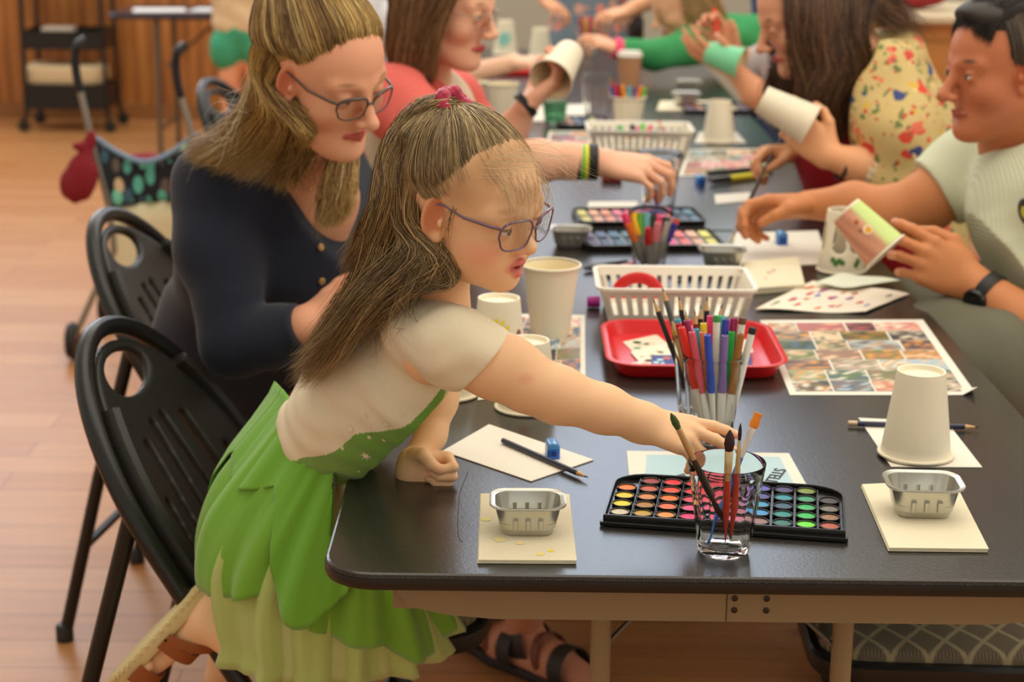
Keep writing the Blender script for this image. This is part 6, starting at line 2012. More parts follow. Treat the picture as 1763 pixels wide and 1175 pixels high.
    wv = [[X((-.010, -.074, -.02)), W(516, 190, 2.53), W(528, 250, 2.58), W(506, 290, 2.6), W(520, 320, 2.62)], [X((-.02, -.076, -.01)), W(498, 190, 2.55), W(512, 250, 2.58), W(490, 290, 2.6), W(470, 300, 2.62)]]
    sheets.append((wv, 700, .00055, .012, .008, cols[:3], .35))
    # the far side falls in front of the chest
    wv = [[X((.02, .05, -.07)), W(575, 262, 2.68), W(562, 312, 2.66), W(556, 352, 2.66), W(552, 388, 2.66)], [X((.0, .06, -.06)), W(592, 258, 2.69), W(586, 306, 2.67), W(578, 350, 2.67), W(574, 384, 2.67)], [X((-.02, .07, -.05)), W(610, 255, 2.70), W(608, 296, 2.69), W(602, 335, 2.68), W(594, 368, 2.68)]]
    sheets.append((wv, 2400, .00055, .008, .005, cols, .3))
    sheets.append((wv[:2], 30, .0004, .02, .02, cols, .3))
    # flyaway wisps, the window's rim light put into their pale colour
    wv = [[X((-.09, -.03, .02)), W(420, 175, 2.6), W(400, 190, 2.62), W(375, 196, 2.62)], [X((-.09, -.03, .0)), W(400, 230, 2.62), W(360, 265, 2.62), W(318, 300, 2.64)]]
    sheets.append((wv, 40, .0003, .022, .012, [(236, 216, 176), (250, 240, 214)], .5))
    hair_mesh('hair', sheets, HAIRM, T, seed=12, npt=15)
    return T
woman_navy()

# ---------------------------------------------------------------- the woman in the coral cardigan
def woman_coral():
    skin = (238, 182, 150)
    T = person(V(-.42, 3.75, .45), 'woman with a brown bob and coral cardigan turning a white cup in her raised hand')
    hc = W(762, 4, 3.64); HM = pose_head(-22, 12, 4); HS = 1.06
    H = head_field(.0032, 'adult', skin, lip=(196, 84, 84), cheek=(226, 130, 112), brow=(130, 96, 70), lid=.5, lash=(70, 50, 40), nose=.82)
    X = lambda p: HM @ (V(*p) * HS) + hc
    B = SDF(.0034); B.base = rgbf(skin); B.merge(H, HM, hc, HS)
    nb = W(735, 150, 3.72); B.cap(X((-.030, 0, -.05)), nb, .052, .054, .03)
    wr = W(905, 185, 3.72)
    A = SDF(.003); A.base = rgbf(skin)
    A.chain([W(858, 262, 3.75), W(880, 225, 3.74), wr], [.040, .034, .026], .02)
    hx = W(972, 128, 3.74) - wr
    A.merge(hand_field(.0028, .93, 1.0, -1, [(26, 42, 30), (30, 46, 30), (32, 48, 30), (34, 48, 30)], (10, 3, -4, -12), thumb=[(.018, .026, -.010), (.050, .040, -.030), (.078, .036, -.052), (.100, .026, -.062)], skin=skin), hand_frame(hx, (.70, -.10, -.60)), wr)
    # the near arm reaches across the table to the brushes
    wr2 = W(1040, 280, 3.30)
    A.chain([W(770, 240, 3.52), W(850, 275, 3.36), W(930, 277, 3.30), W(985, 278, 3.30), wr2], [.044, .042, .038, .032, .0265], .02)
    A.merge(hand_field(.0028, .93, 1.0, 1, [(20, 44, 24), (26, 48, 26), (32, 50, 28), (36, 52, 28)], (6, 0, -6, -13), thumb=[(.018, .026, -.012), (.048, .034, -.030), (.074, .030, -.042), (.098, .024, -.050)], skin=(232, 178, 130)), hand_frame(W(1165, 292, 3.27) - wr2, (.15, -.45, .88)), wr2)
    Lg = SDF(.008); Lg.base = rgbf(skin)
    Lg.chain([W(712, 225, 3.76), W(690, 330, 3.78), V(-.40, 3.77, .60)], [.07, .08, .09], .03)
    for y in (3.6, 3.8): Lg.chain([V(-.40, (y + 3.75) / 2, .55), V(-.02, y, .48)], [.07, .055], .03)
    for y in (3.6, 3.8): Lg.chain([V(-.02, y, .48), V(-.02, y + .05, .10), V(.06, y, .05)], [.055, .035, .03], .02)
    sdf_object('body', [B, A, Lg], SKIN, T)
    band('wristband', W(905, 181, 3.72), W(972, 128, 3.74) - wr, .029, .016, mat('black_rubber', (22, 22, 26), .5), T)
    bx = wr2 - W(930, 277, 3.30)
    for (px, w_, col, nm) in ((994, .012, (26, 40, 30), 'dark_bracelet'), (1003, .012, (84, 190, 60), 'green_bracelet'), (1010, .008, (220, 214, 50), 'yellow_bracelet'), (1021, .018, (26, 24, 24), 'black_bracelet')):
        band(nm, W(px, 279, 3.30), bx, .0315 + .0006 * (col[0] % 3), w_, mat(nm + '_mat', col, .5), T, t=.0024)
    lat = V(.70, .70, 0)
    D = SDF(.005)
    D.chain([V(-.42, 3.78, .55), W(690, 330, 3.78), W(712, 220, 3.74), W(720, 175, 3.74)], [.125, .115, .110, .085], .05, flat=(lat, 1.35))
    crease(D, .003); P, Q = D.mesh_arrays(); mesh_from_arrays('cream_top', P, Q, None, TROU('cream_linen', (222, 206, 176)), T)
    D = SDF(.005)
    sR, sL = W(690, 178, 3.58), W(780, 175, 3.90)
    D.chain([W(668, 235, 3.74), W(692, 185, 3.72)], [.118, .10], .05, flat=(lat, 1.2))
    D.cap(W(705, 165, 3.70), sR, .075, .075, .04); D.cap(W(725, 165, 3.76), sL, .066, .066, .04)
    D.chain([sR, W(735, 225, 3.52), W(790, 258, 3.47)], [.074, .066, .056], .03)
    D.chain([sL, W(822, 235, 3.88), W(852, 262, 3.78)], [.064, .056, .050], .03)
    D.cap(W(745, 165, 3.58), W(770, 260, 3.55), .050, .036, .006, '-')
    crease(D, .003); P, Q = D.mesh_arrays(); mesh_from_arrays('coral_cardigan', P, Q, None, TROU('coral_knit', (226, 106, 96)), T)
    D = SDF(.007)
    D.ell(V(-.42, 3.76, .53), (.15, .17, .11), .04)
    for y in (3.62, 3.84): D.chain([V(-.38, y, .54), V(-.05, y, .54), V(-.02, y, .40)], [.09, .075, .062], .03)
    P, Q = D.mesh_arrays(); mesh_from_arrays('cream_trousers', P, Q, None, TROU('cream_twill', (210, 194, 164)), T)
    spectacles(HM, hc, HS, T, (170, 150, 130), rim_r=.0008, lens=(.0225, .0165), ex=.107, ey=.0300, ez=-.010, ear_x=.0, ear_y=.0745)
    cols = [(84, 58, 36), (124, 90, 58), (150, 112, 74), (102, 72, 46), (168, 132, 92)]
    U = SDF(.005); U.base = rgbf((104, 74, 46))
    U.ell(X((-.020, 0, .042)), (.103 * HS, .082 * HS, .086 * HS), .01, R=HM)
    U.chain([X((-.035, 0, .0)), X((-.040, 0, -.10))], [.078, .066], .03)
    U.plane(X((.062, 0, .06)), HM @ V(.9, 0, -.35), .006); U.ell(X((.085, 0, -.06)), (.085, .10, .10), .01, '-', R=HM)
    sdf_object('hair_underlayer', [U], HAIRB, T)
    gl = []
    for (x, y, z) in ((.070, -.02, .085), (.060, -.04, .085), (.040, -.05, .095), (.010, -.05, .11), (-.03, -.045, .115), (-.06, -.03, .11), (-.09, .0, .09)):
        e = V(x * .9 + .012, y, z)
        low = V(.040 + (x - .07) * .62, -.086 + .03 * max(0, -(x + .04) / .05), -.135)
        gl.append([X(e), X((e[0] * .8 + low[0] * .2, -.086, .060)), X((low[0] * .7 + e[0] * .3, -.094, .0)), X((low[0], -.092, -.07)), X(low)])
    sheets = [(gl, 3400, .0007, .005, .004, cols, .1)]
    gl2 = [[V(*q) for q in g] for g in []]
    gl2 = []
    for (x, y, z) in ((.060, .04, .085), (.02, .05, .11), (-.05, .04, .11), (-.09, .0, .09)):
        gl2.append([X((x, y, z)), X((x * .8, .086, .05)), X((x * .6, .09, -.03)), X((x * .6 + .02, .085, -.13))])
    sheets.append((gl2, 1200, .0007, .005, .004, cols, .1))
    hair_mesh('hair', sheets, HAIRM, T, seed=22, npt=10)
    # the cup she holds
    ax = W(984, 84, 3.78) - W(944, 142, 3.66); ax /= np.linalg.norm(ax)
    o = cup_mesh(.118, .0455, .0305, True).build('paper_cup', [CUPM, CUPIN], None, angle=50)
    o.location = W(981, 90, 3.79); o.rotation_euler = Matrix(frame_to(-ax).tolist()).to_euler()
    tag(o, 'white paper cup held open end down in the raised hand of the woman in coral', 'cup', 'white paper cups')
woman_coral()

# ---------------------------------------------------------------- the man in the pale green T-shirt
def man():
    skin = (196, 120, 82)
    T = person(V(1.12, 3.05, .45), 'dark haired man in a pale green T-shirt holding a brush and a painted cup')
    hc = W(1734, 118, 3.10); HM = pose_head(196, 4, 0); HS = 1.04
    H = head_field(.0026, 'adult', skin, lip=(176, 96, 80), cheek=(190, 96, 68), brow=(60, 48, 40), lid=.55, nose=1.08, jaw=1.15, eye=(70, 60, 50), lash=(70, 46, 36), browamt=.8)
    X = lambda p: HM @ (V(*p) * HS) + hc
    B = SDF(.0028); B.base = rgbf(skin); B.merge(H, HM, hc, HS)
    B.cap(X((-.020, 0, -.055)), W(1762, 262, 3.15), .070, .074, .03); B.cap(W(1770, 250, 3.14), W(1775, 300, 3.16), .072, .080, .04)
    for y_ in (-.05, -.02, .01, .05): B.paint(X((.05, y_ * 0 + .06 * (1 if y_ > 0 else -1), -.07)), (.05, .03, .04), rgbf((170, 104, 76)), 1.0, .4)
    A = SDF(.003); A.base = rgbf((206, 136, 88))
    # far (right) arm reaching left with the brush
    wr = W(1392, 353, 3.33)
    A.chain([W(1655, 290, 3.26), W(1600, 345, 3.24), W(1535, 368, 3.25), W(1470, 352, 3.29), wr], [.058, .054, .050, .041, .0275], .02)
    # his right hand: fingers point left (-x), thumb side away from him towards the camera
    hx = W(1275, 352, 3.31) - wr
    A.merge(hand_field(.0026, 1.02, 1.05, 1, [(16, 46, 30), (26, 52, 34), (40, 58, 36), (50, 60, 36)], (4, 0, -5, -12), thumb=[(.020, .026, -.012), (.050, .040, -.022), (.078, .034, -.034), (.102, .020, -.044)], skin=(216, 144, 100), tips=(220, 130, 96)), hand_frame(hx, (.15, .55, .85)), wr)
    # near (left) arm holding the painted cup
    w2 = W(1672, 487, 2.92)
    A.chain([W(1890, 380, 2.86), W(1880, 640, 2.80), W(1780, 562, 2.84), w2], [.062, .052, .045, .0315], .02)
    hx = W(1578, 432, 2.93) - w2
    A.merge(hand_field(.0026, 1.04, 1.05, -1, [(20, 30, 18), (30, 36, 18), (36, 40, 20), (40, 44, 22)], (4, 0, -5, -12), thumb=[(.020, .026, -.010), (.055, .048, -.020), (.088, .046, -.034), (.112, .036, -.046)], skin=(206, 132, 88), tips=(206, 122, 84)), hand_frame(hx, (.45, -.80, -.05)), w2)
    Lg = SDF(.008); Lg.base = rgbf(skin)
    Lg.chain([V(1.06, 3.08, 1.0), V(1.08, 3.06, .60)], [.08, .10], .03)
    for y in (2.95, 3.2): Lg.chain([V(1.06, y, .56), V(.76, y, .55), V(.74, y, .45)], [.08, .06, .06], .03)
    for y in (2.95, 3.2): Lg.chain([V(.74, y, .45), V(.76, y, .08), V(.66, y, .05)], [.06, .04, .035], .02)
    sdf_object('body', [B, A, Lg], SKIN, T)
    D = SDF(.004)
    lat = V(.25, .97, 0); lat /= np.linalg.norm(lat)
    D.chain([V(1.06, 3.05, .56), W(1800, 520, 3.05), W(1800, 380, 3.10), W(1778, 325, 3.12)], [.145, .140, .135, .105], .05, flat=(lat, 1.35))
    D.ell(W(1758, 560, 2.98), (.115, .14, .13), .06)
    sR = W(1692, 285, 3.30); sL = W(1870, 330, 2.90)
    D.cap(W(1770, 290, 3.16), sR, .072, .074, .05); D.cap(W(1790, 300, 3.12), sL, .075, .080, .05)
    D.chain([sR, W(1605, 338, 3.245)], [.076, .073], .03); D.chain([sL, W(1880, 420, 2.86)], [.08, .074], .03)
    D.plane(W(1610, 326, 3.25), W(1535, 368, 3.25) - W(1655, 290, 3.26), .003)
    D.cap(W(1740, 262, 3.22), W(1672, 285, 3.28), .070, .078, .03)
    D.ell(W(1768, 232, 3.12), (.080, .084, .040), .006, '-')
    crease(D, .0026)
    P, Q = D.mesh_arrays(); mesh_from_arrays('ribbed_t_shirt', P, Q, None, mat('sage_ribbed_cotton', (208, 214, 184), .88, bump=('wave', 60, .5)), T)
    from mathutils.bvhtree import BVHTree
    bv = BVHTree.FromPolygons([tuple(p) for p in P], [tuple(int(i) for i in q) for q in Q])
    h = bv.ray_cast(Vector(CAMP), Vector(ray(1768, 365)).normalized())
    if h[0] is not None:
        m = MB(); R = frame_to(V(*h[1])); c = tuple(V(*h[0]))
        m.lathe([(.0001, .004), (.021, .004), (.024, .002), (.024, 0)], 24, c, R=R, col=(.16, .16, .17)); m.lathe([(.0001, .0045), (.012, .0045)], 6, c, R=R, col=(.8, .78, .2), cap=False)
        mb_child(m, 'round_badge', mat('badge_enamel', (255, 255, 255), .3, vcol=True), T)
    D = SDF(.006)
    D.ell(V(1.10, 3.05, .53), (.16, .19, .12), .04)
    D.chain([V(1.06, 2.92, .56), W(1700, 640, 2.84), W(1615, 600, 2.92)], [.11, .10, .085], .04); D.chain([V(1.06, 3.18, .56), W(1640, 560, 3.12), W(1590, 545, 3.18)], [.11, .095, .08], .04)
    D.chain([W(1615, 600, 2.92), V(.78, 2.94, .10)], [.08, .06], .03); D.chain([W(1590, 545, 3.18), V(.78, 3.2, .10)], [.078, .06], .03)
    crease(D, .004); P, Q = D.mesh_arrays(); mesh_from_arrays('olive_trousers', P, Q, None, TROU('olive_grey_cotton', (104, 102, 84)), T)
    for y in (2.95, 3.2):
        F = SDF(.006); F.chain([V(.79, y, .055), V(.70, y, .045), V(.60, y, .035)], [.05, .045, .034], .02); F.plane((0, 0, .004), (0, 0, -1), .003)
        P, Q = F.mesh_arrays(); mesh_from_arrays('shoe', P, Q, None, mat('dark_shoe_leather', (40, 34, 30), .5), T)
    # wristwatch
    wa = w2 - W(1780, 562, 2.84); wc = W(1700, 505, 2.90)
    band('watch_strap', wc, wa, .0355, .022, mat('black_watch_strap', (30, 28, 28), .45), T, t=.003)
    m = MB(); n = V(-.35, -.85, -.35); n -= wa * np.dot(n, wa) / np.dot(wa, wa); n /= np.linalg.norm(n)
    m.lathe([(.0001, .010), (.019, .010), (.0215, .007), (.0215, 0), (.018, -.004)], 28, tuple(wc + n * .035), R=frame_to(n)); mb_child(m, 'watch_case', mat('black_watch_case', (20, 20, 22), .2), T)
    # short dark hair
    U = SDF(.0032); U.base = rgbf((50, 44, 38))
    U.ell(X((-.018, 0, .046)), (.104 * HS, .0795 * HS, .086 * HS), .008, R=HM)
    U.ell(X((-.06, 0, -.01)), (.05 * HS, .066 * HS, .07 * HS), .02, R=HM)
    U.ell(X((.050, 0, .094)), (.044, .058, .026), .02, R=HM)
    U.plane(X((.072, 0, .078)), HM @ V(.90, 0, -.62), .006)
    for s in (-1, 1):
        U.ell(X((.094, s * .085, .014)), (.058, .054, .060), .010, '-', R=HM)
        U.ell(X((.045, s * .09, -.075)), (.070, .05, .080), .010, '-', R=HM)
        U.ell(X((.0, s * .090, -.006)), (.022, .022, .036), .008, '-', R=HM)
        U.paint(X((-.005, s * .075, .022)), (.035, .02, .026), rgbf((124, 104, 84)), .9, .8)
    sdf_object('hair_underlayer', [U], HAIRB, T)
    def surf(p, k=1.0):
        c = V(-.018, 0, .046); r = V(.105, .081, .088) * k
        d = V(*p) - c; return c + d / np.sqrt(((d / r) ** 2).sum())
    gl = []
    for x, y, z in ((.070, .07, .090), (.066, .04, .11), (.060, 0, .12), (.066, -.04, .11), (.060, -.07, .085)):
        gl.append([X(surf((x - .09, y, z + .03), 1.03)), X(surf((x - .04, y, z + .02), 1.06)), X(surf((x, y, z), 1.08)), X(surf((x + .014, y, z - .022), 1.07)), X(surf((x + .024, y, z - .046), 1.05))])
    sheets = [(gl, 1600, .0006, .004, .002, [(34, 30, 28), (66, 60, 54), (52, 46, 40)], .3)]
    gl = []
    for x in (.052, .040, .026, .010, -.01, -.04):
        gl.append([X(surf((x, .06, .10), 1.02)), X(surf((x - .006, .08, .06), 1.03)), X(surf((x - .010, .08, .030), 1.02)), X(surf((x - .014, .08, .006), 1.0))])
    sheets.append((gl, 1300, .0005, .003, .0015, [(50, 44, 38), (92, 80, 66), (120, 104, 84)], .3))
    hair_mesh('hair', sheets, HAIRM, T, seed=31, npt=9)
    # brush in the far hand
    brush(W(1330, 262, 3.36), W(1252, 428, 3.33), (52, 46, 40), (226, 222, 196), 'dark handled brush held by the man in pale green, tip down', rh=.0045, rbm=.0045, tl=.03, fl=.012, ferr=FERS, group='brushes in use')
    # painted cup in the near hand
    ax = W(1520, 432, 2.90) - W(1458, 366, 2.93); ax /= np.linalg.norm(ax)
    e = empty('painted_cup', (0, 0, 0), 'paper cup painted pink and green with an orange spot, held by the man', 'cup')
    c0 = W(1456, 362, 2.93); R = frame_to(ax)
    def P_(p): return tuple(R @ V(*p) + c0)
    m = cup_mesh(.100, .0400, .0285, True); m.v = [P_(q) for q in m.v]
    m.build('cup_wall', [CUPM, CUPIN], e, angle=50)
    # painted skin of the cup: green along the top, pink wash below, following the wall
    nseg, nz = 48, 14; h = .100; vs, cc, fs = [], [], []
    upd = np.linalg.solve(R, V(.4, -.3, .9)); a_up = math.atan2(upd[1], upd[0])
    for i in range(nz + 1):
        z = .004 + (h - .010) * i / nz; r = .0285 + (.040 - .0285) * z / h + .0004
        for j in range(nseg):
            a = 2 * PI * j / nseg; vs.append(P_((r * math.cos(a), r * math.sin(a), z)))
            d = abs((a - a_up + PI) % (2 * PI) - PI)
            pk = V(.84, .60, .48) + .05 * math.sin(9 * a + 70 * z) * V(1, .8, .7); gr = V(.80, .88, .56)
            f = min(1, max(0, (d - .75) / .25)); cc.append(tuple(gr * (1 - f) + pk * f))
    for i in range(nz):
        for j in range(nseg): fs.append((i * nseg + j, i * nseg + (j + 1) % nseg, (i + 1) * nseg + (j + 1) % nseg, (i + 1) * nseg + j))
    m = MB(); m.v = vs; m.f = fs; m.m = [0] * len(fs); m.c = cc
    m.build('watercolour_wash', mat('watercolour', (255, 255, 255), .7, vcol=True), e)
    cd = np.linalg.solve(R, V(.0, -1, .1)); a0 = math.atan2(cd[1], cd[0])
    for (dz, da, sz, col) in ((.052, -.08, .0085, (244, 226, 190)), (.053, -.06, .0055, (236, 170, 50)), (.030, .1, .004, (176, 100, 60)), (.045, .25, .003, (170, 96, 60))):
        m = MB(); pts = []
        for k in range(14):
            a = 2 * PI * k / 14; z = dz + sz * math.sin(a); r = .0285 + .0115 * z / h + .0007 + .0001 * (col[1] < 200)
            pts.append(P_((r * math.cos(a0 + da + sz * math.cos(a) / r), r * math.sin(a0 + da + sz * math.cos(a) / r), z)))
        m.add(pts, [tuple(range(14))]); m.build('painted_spot', mat('spot_%d_%d_%d' % col, col, .8), e)
man()

# ---------------------------------------------------------------- the woman in the floral robe
def shader_floral():
    m = bpy.data.materials.new('floral_chiffon'); m.use_nodes = True
    nt = m.node_tree; b = nt.nodes['Principled BSDF']
    tc = nt.nodes.new('ShaderNodeTexCoord')
    nz = nt.nodes.new('ShaderNodeTexNoise'); nz.inputs['Scale'].default_value = 30
    nt.links.new(tc.outputs['Object'], nz.inputs['Vector'])
    mxv = nt.nodes.new('ShaderNodeMix'); mxv.data_type = 'VECTOR'; mxv.inputs['Factor'].default_value = .035
    nt.links.new(tc.outputs['Object'], mxv.inputs['A']); nt.links.new(nz.outputs['Color'], mxv.inputs['B'])
    def layer(scale, thr, stops, prev):
        v = nt.nodes.new('ShaderNodeTexVoronoi'); v.inputs['Scale'].default_value = scale
        nt.links.new(mxv.outputs['Result'], v.inputs['Vector'])
        sep = nt.nodes.new('ShaderNodeSeparateColor'); nt.links.new(v.outputs['Color'], sep.inputs[0])
        c = nt.nodes.new('ShaderNodeValToRGB'); c.color_ramp.interpolation = 'CONSTANT'; els = c.color_ramp.elements
        els[0].color = (*srgb(*stops[0][1]), 1); els[1].position = stops[1][0]; els[1].color = (*srgb(*stops[1][1]), 1)
        for p, q in stops[2:]:
            e = els.new(p); e.color = (*srgb(*q), 1)
        nt.links.new(sep.outputs[0], c.inputs['Fac'])
        lt = nt.nodes.new('ShaderNodeMath'); lt.operation = 'LESS_THAN'; lt.inputs[1].default_value = thr; nt.links.new(v.outputs['Distance'], lt.inputs[0])
        g = nt.nodes.new('ShaderNodeMath'); g.operation = 'GREATER_THAN'; g.inputs[1].default_value = .52; nt.links.new(sep.outputs[1], g.inputs[0])
        mu = nt.nodes.new('ShaderNodeMath'); mu.operation = 'MULTIPLY'; nt.links.new(lt.outputs[0], mu.inputs[0]); nt.links.new(g.outputs[0], mu.inputs[1])
        mx = nt.nodes.new('ShaderNodeMix'); mx.data_type = 'RGBA'; nt.links.new(mu.outputs[0], mx.inputs['Factor'])
        if prev is None: mx.inputs['A'].default_value = (*srgb(206, 182, 120), 1)
        else: nt.links.new(prev, mx.inputs['A'])
        nt.links.new(c.outputs[0], mx.inputs['B']); return mx.outputs['Result']
    o = layer(46, .42, [(0, (110, 124, 70)), (.5, (214, 176, 70)), (.75, (226, 120, 90))], None)
    o = layer(27, .40, [(0, (206, 74, 56)), (.4, (224, 110, 84)), (.62, (60, 72, 128)), (.82, (216, 70, 50))], o)
    o = layer(75, .32, [(0, (200, 60, 50)), (.5, (86, 110, 70)), (.8, (240, 210, 150))], o)
    nt.links.new(o, b.inputs['Base Color']); b.inputs['Roughness'].default_value = .8
    return m
def woman_floral():
    skin = (230, 168, 132)
    T = person(V(1.06, 3.85, .45), 'long haired brunette in a floral robe bending over the white cup in her hand')
    hc = W(1392, 20, 3.84); HM = pose_head(188, 22, -4); HS = 1.05
    H = head_field(.0034, 'adult', skin, lip=(196, 96, 84), cheek=(214, 120, 96), brow=(90, 62, 46), lid=.9, lash=(60, 40, 34))
    X = lambda p: HM @ (V(*p) * HS) + hc
    B = SDF(.0036); B.base = rgbf(skin); B.merge(H, HM, hc, HS)
    nb = W(1462, 90, 3.88); B.cap(X((-.035, 0, -.05)), nb, .052, .056, .03); B.cap(nb, W(1470, 190, 3.86), .066, .08, .04, flat=(V(.2, .98, 0), 1.3))
    A = SDF(.003); A.base = rgbf((232, 170, 124))
    wr = W(1425, 268, 3.60)
    A.chain([W(1540, 300, 3.62), W(1480, 285, 3.60), wr], [.042, .036, .0265], .02)
    hx = W(1362, 205, 3.62) - wr
    A.merge(hand_field(.0028, .95, 1.0, -1, [(28, 30, 20), (34, 34, 20), (40, 36, 20), (44, 40, 20)], (8, 2, -4, -10), thumb=[(.018, .026, -.006), (.050, .052, -.006), (.074, .060, -.016), (.096, .058, -.026)], skin=(234, 174, 128)), hand_frame(hx, (.35, -.75, -.35)), wr)
    w2 = W(1372, 262, 3.86)
    A.chain([W(1520, 300, 3.98), w2], [.036, .026], .02)
    A.merge(hand_field(.0028, .92, 1.0, 1, [(40, 50, 26), (50, 50, 26), (56, 54, 26), (60, 56, 26)], thumb=[(.018, .026, -.010), (.048, .040, -.024), (.074, .034, -.040), (.094, .024, -.050)], skin=(230, 168, 130)), hand_frame(W(1322, 262, 3.84) - w2, (-.1, .4, .9)), w2)
    Lg = SDF(.008); Lg.base = rgbf(skin)
    Lg.chain([W(1490, 280, 3.88), V(1.04, 3.85, .60)], [.07, .09], .03)
    for y in (3.75, 4.0): Lg.chain([V(1.04, y, .56), V(.74, y, .53), V(.72, y, .5)], [.07, .055, .055], .03)
    for y in (3.75, 4.0): Lg.chain([V(.72, y, .5), V(.74, y, .08), V(.66, y, .05)], [.055, .035, .03], .02)
    sdf_object('body', [B, A, Lg], SKIN, T)
    band('hair_tie_bracelet', W(1450, 284, 3.60), wr - W(1540, 300, 3.62), .031, .008, mat('dark_elastic', (60, 40, 34), .7), T)
    lat = V(.1, .99, 0)
    D = SDF(.005); D.chain([W(1470, 150, 3.88), W(1455, 250, 3.86), W(1490, 380, 3.88), V(1.0, 3.85, .52)], [.085, .105, .12, .13], .05, flat=(lat, 1.25))
    P, Q = D.mesh_arrays(); mesh_from_arrays('red_top', P, Q, None, mat('deep_red_jersey', (168, 22, 34), .8), T)
    D = SDF(.005)
    D.chain([W(1530, 110, 3.90), W(1560, 230, 3.92), W(1580, 380, 3.92), W(1590, 520, 3.92)], [.085, .115, .12, .12], .05, flat=(lat, 1.4))
    sN = W(1520, 130, 3.70)
    D.chain([sN, W(1545, 230, 3.64), W(1560, 312, 3.62)], [.078, .092, .086], .03)
    D.chain([W(1560, 312, 3.62), W(1530, 305, 3.61)], [.075, .055], .02)
    D.chain([W(1545, 120, 4.08), W(1590, 260, 4.08)], [.07, .06], .03)
    D.chain([W(1600, 380, 3.80), W(1600, 500, 3.78)], [.085, .09], .03)
    D.cap(W(1440, 100, 3.72), W(1425, 330, 3.74), .085, .065, .008, '-')
    crease(D, .005, 34, 46); P, Q = D.mesh_arrays(); mesh_from_arrays('floral_robe', P, Q, None, shader_floral(), T)
    # lace cuff
    D = SDF(.0035); D.cap(W(1545, 296, 3.615), W(1482, 287, 3.605), .054, .043, .01)
    a = W(1545, 296, 3.615); b2 = W(1482, 287, 3.605)
    D.plane(b2, b2 - a, .002); D.plane(a, a - b2, .002)
    D.disp = lambda x, y, z: .0022 * np.sin(260 * x) + .0012 * np.sin(330 * z + 200 * x)
    P, Q = D.mesh_arrays(); mesh_from_arrays('lace_cuff', P, Q, None, mat('cream_lace', (226, 208, 178), .9, bump=('voronoi', 160, .8)), T)
    D = SDF(.008); D.ell(V(1.06, 3.86, .53), (.16, .18, .11), .04)
    for y in (3.75, 4.0): D.chain([V(1.0, y, .55), V(.74, y, .54), V(.73, y, .3)], [.09, .075, .06], .03)
    P, Q = D.mesh_arrays(); mesh_from_arrays('dark_trousers', P, Q, None, TROU('dark_cotton', (44, 38, 36)), T)
    cols = [(48, 32, 22), (80, 54, 36), (112, 78, 50), (62, 42, 28), (130, 94, 62)]
    U = SDF(.005); U.base = rgbf((58, 40, 27)); U.ell(X((-.020, 0, .046)), (.106 * HS, .084 * HS, .090 * HS), .01, R=HM)
    U.ell(X((-.05, 0, -.02)), (.06, .075, .08), .03, R=HM)
    U.plane(X((.078, 0, .070)), HM @ V(.9, 0, -.5), .006); U.ell(X((.078, .0, -.055)), (.070, .11, .085), .01, '-', R=HM)
    for (x0, y0, x1, y1, Y_) in ((1400, 60, 1412, 190, 3.74), (1425, 60, 1432, 180, 3.76), (1360, 110, 1350, 215, 3.98)): U.cap(W(x0, y0, Y_), W(x1, y1, Y_), .045, .022, .03)
    sdf_object('hair_underlayer', [U], HAIRB, T)
    sheets = []
    gl = []
    for x0, x1, x2, dy in ((1352, 1372, 1400, -.0), (1380, 1392, 1404, -.01), (1400, 1412, 1418, -.02), (1425, 1436, 1436, -.01), (1455, 1458, 1450, .01), (1490, 1480, 1464, .04)):
        gl.append([W(x0 + 4, -42, 3.80), W(x0 + 12, 5, 3.74 + dy), W(x1, 70, 3.72 + dy), W(x1 + 10, 120, 3.72 + dy), W(x2 - 8, 175, 3.72 + dy), W(x2, 250 - abs(x2 - 1420) * .9, 3.73 + dy)])
    sheets.append((gl, 4200, .0008, .018, .012, cols, .3))
    gl = [[X((.06, .06, .08)), W(1330, 60, 3.98), W(1340, 110, 3.98), W(1330, 160, 3.98), W(1342, 215, 3.98)], [X((.04, .07, .08)), W(1350, 60, 3.98), W(1360, 110, 3.98), W(1352, 160, 3.98), W(1366, 200, 3.98)]]
    sheets.append((gl, 1100, .0008, .014, .012, cols[:3] + [(150, 130, 120)], .3))
    gl = [[W(1420, -40, 3.8), W(1470, -10, 3.78), W(1515, 25, 3.8), W(1560, 60, 3.84)], [W(1440, -50, 3.85), W(1500, -20, 3.86), W(1550, 20, 3.9), W(1590, 70, 3.9)]]
    sheets.append((gl, 700, .0007, .016, .012, cols + [(190, 176, 166)], .4))
    hair_mesh('hair', sheets, HAIRM, T, seed=44, npt=14)
    ax = W(1392, 214, 3.60) - W(1313, 172, 3.62); ax /= np.linalg.norm(ax)
    o = cup_mesh(.116, .0440, .0300, True).build('paper_cup', [CUPM, CUPIN], None, angle=50)
    o.location = W(1311, 171, 3.63); o.rotation_euler = Matrix(frame_to(ax).tolist()).to_euler()
    tag(o, 'plain white paper cup held on its side by the woman in the floral robe', 'cup', 'white paper cups')
    brush(W(1352, 222, 3.84), W(1300, 330, 3.78), (70, 70, 90), (190, 190, 200), 'thin brush in the far hand of the woman in the floral robe', rh=.003, rbm=.003, tl=.02, fl=.02, ferr=FERS, group='brushes in use')
woman_floral()

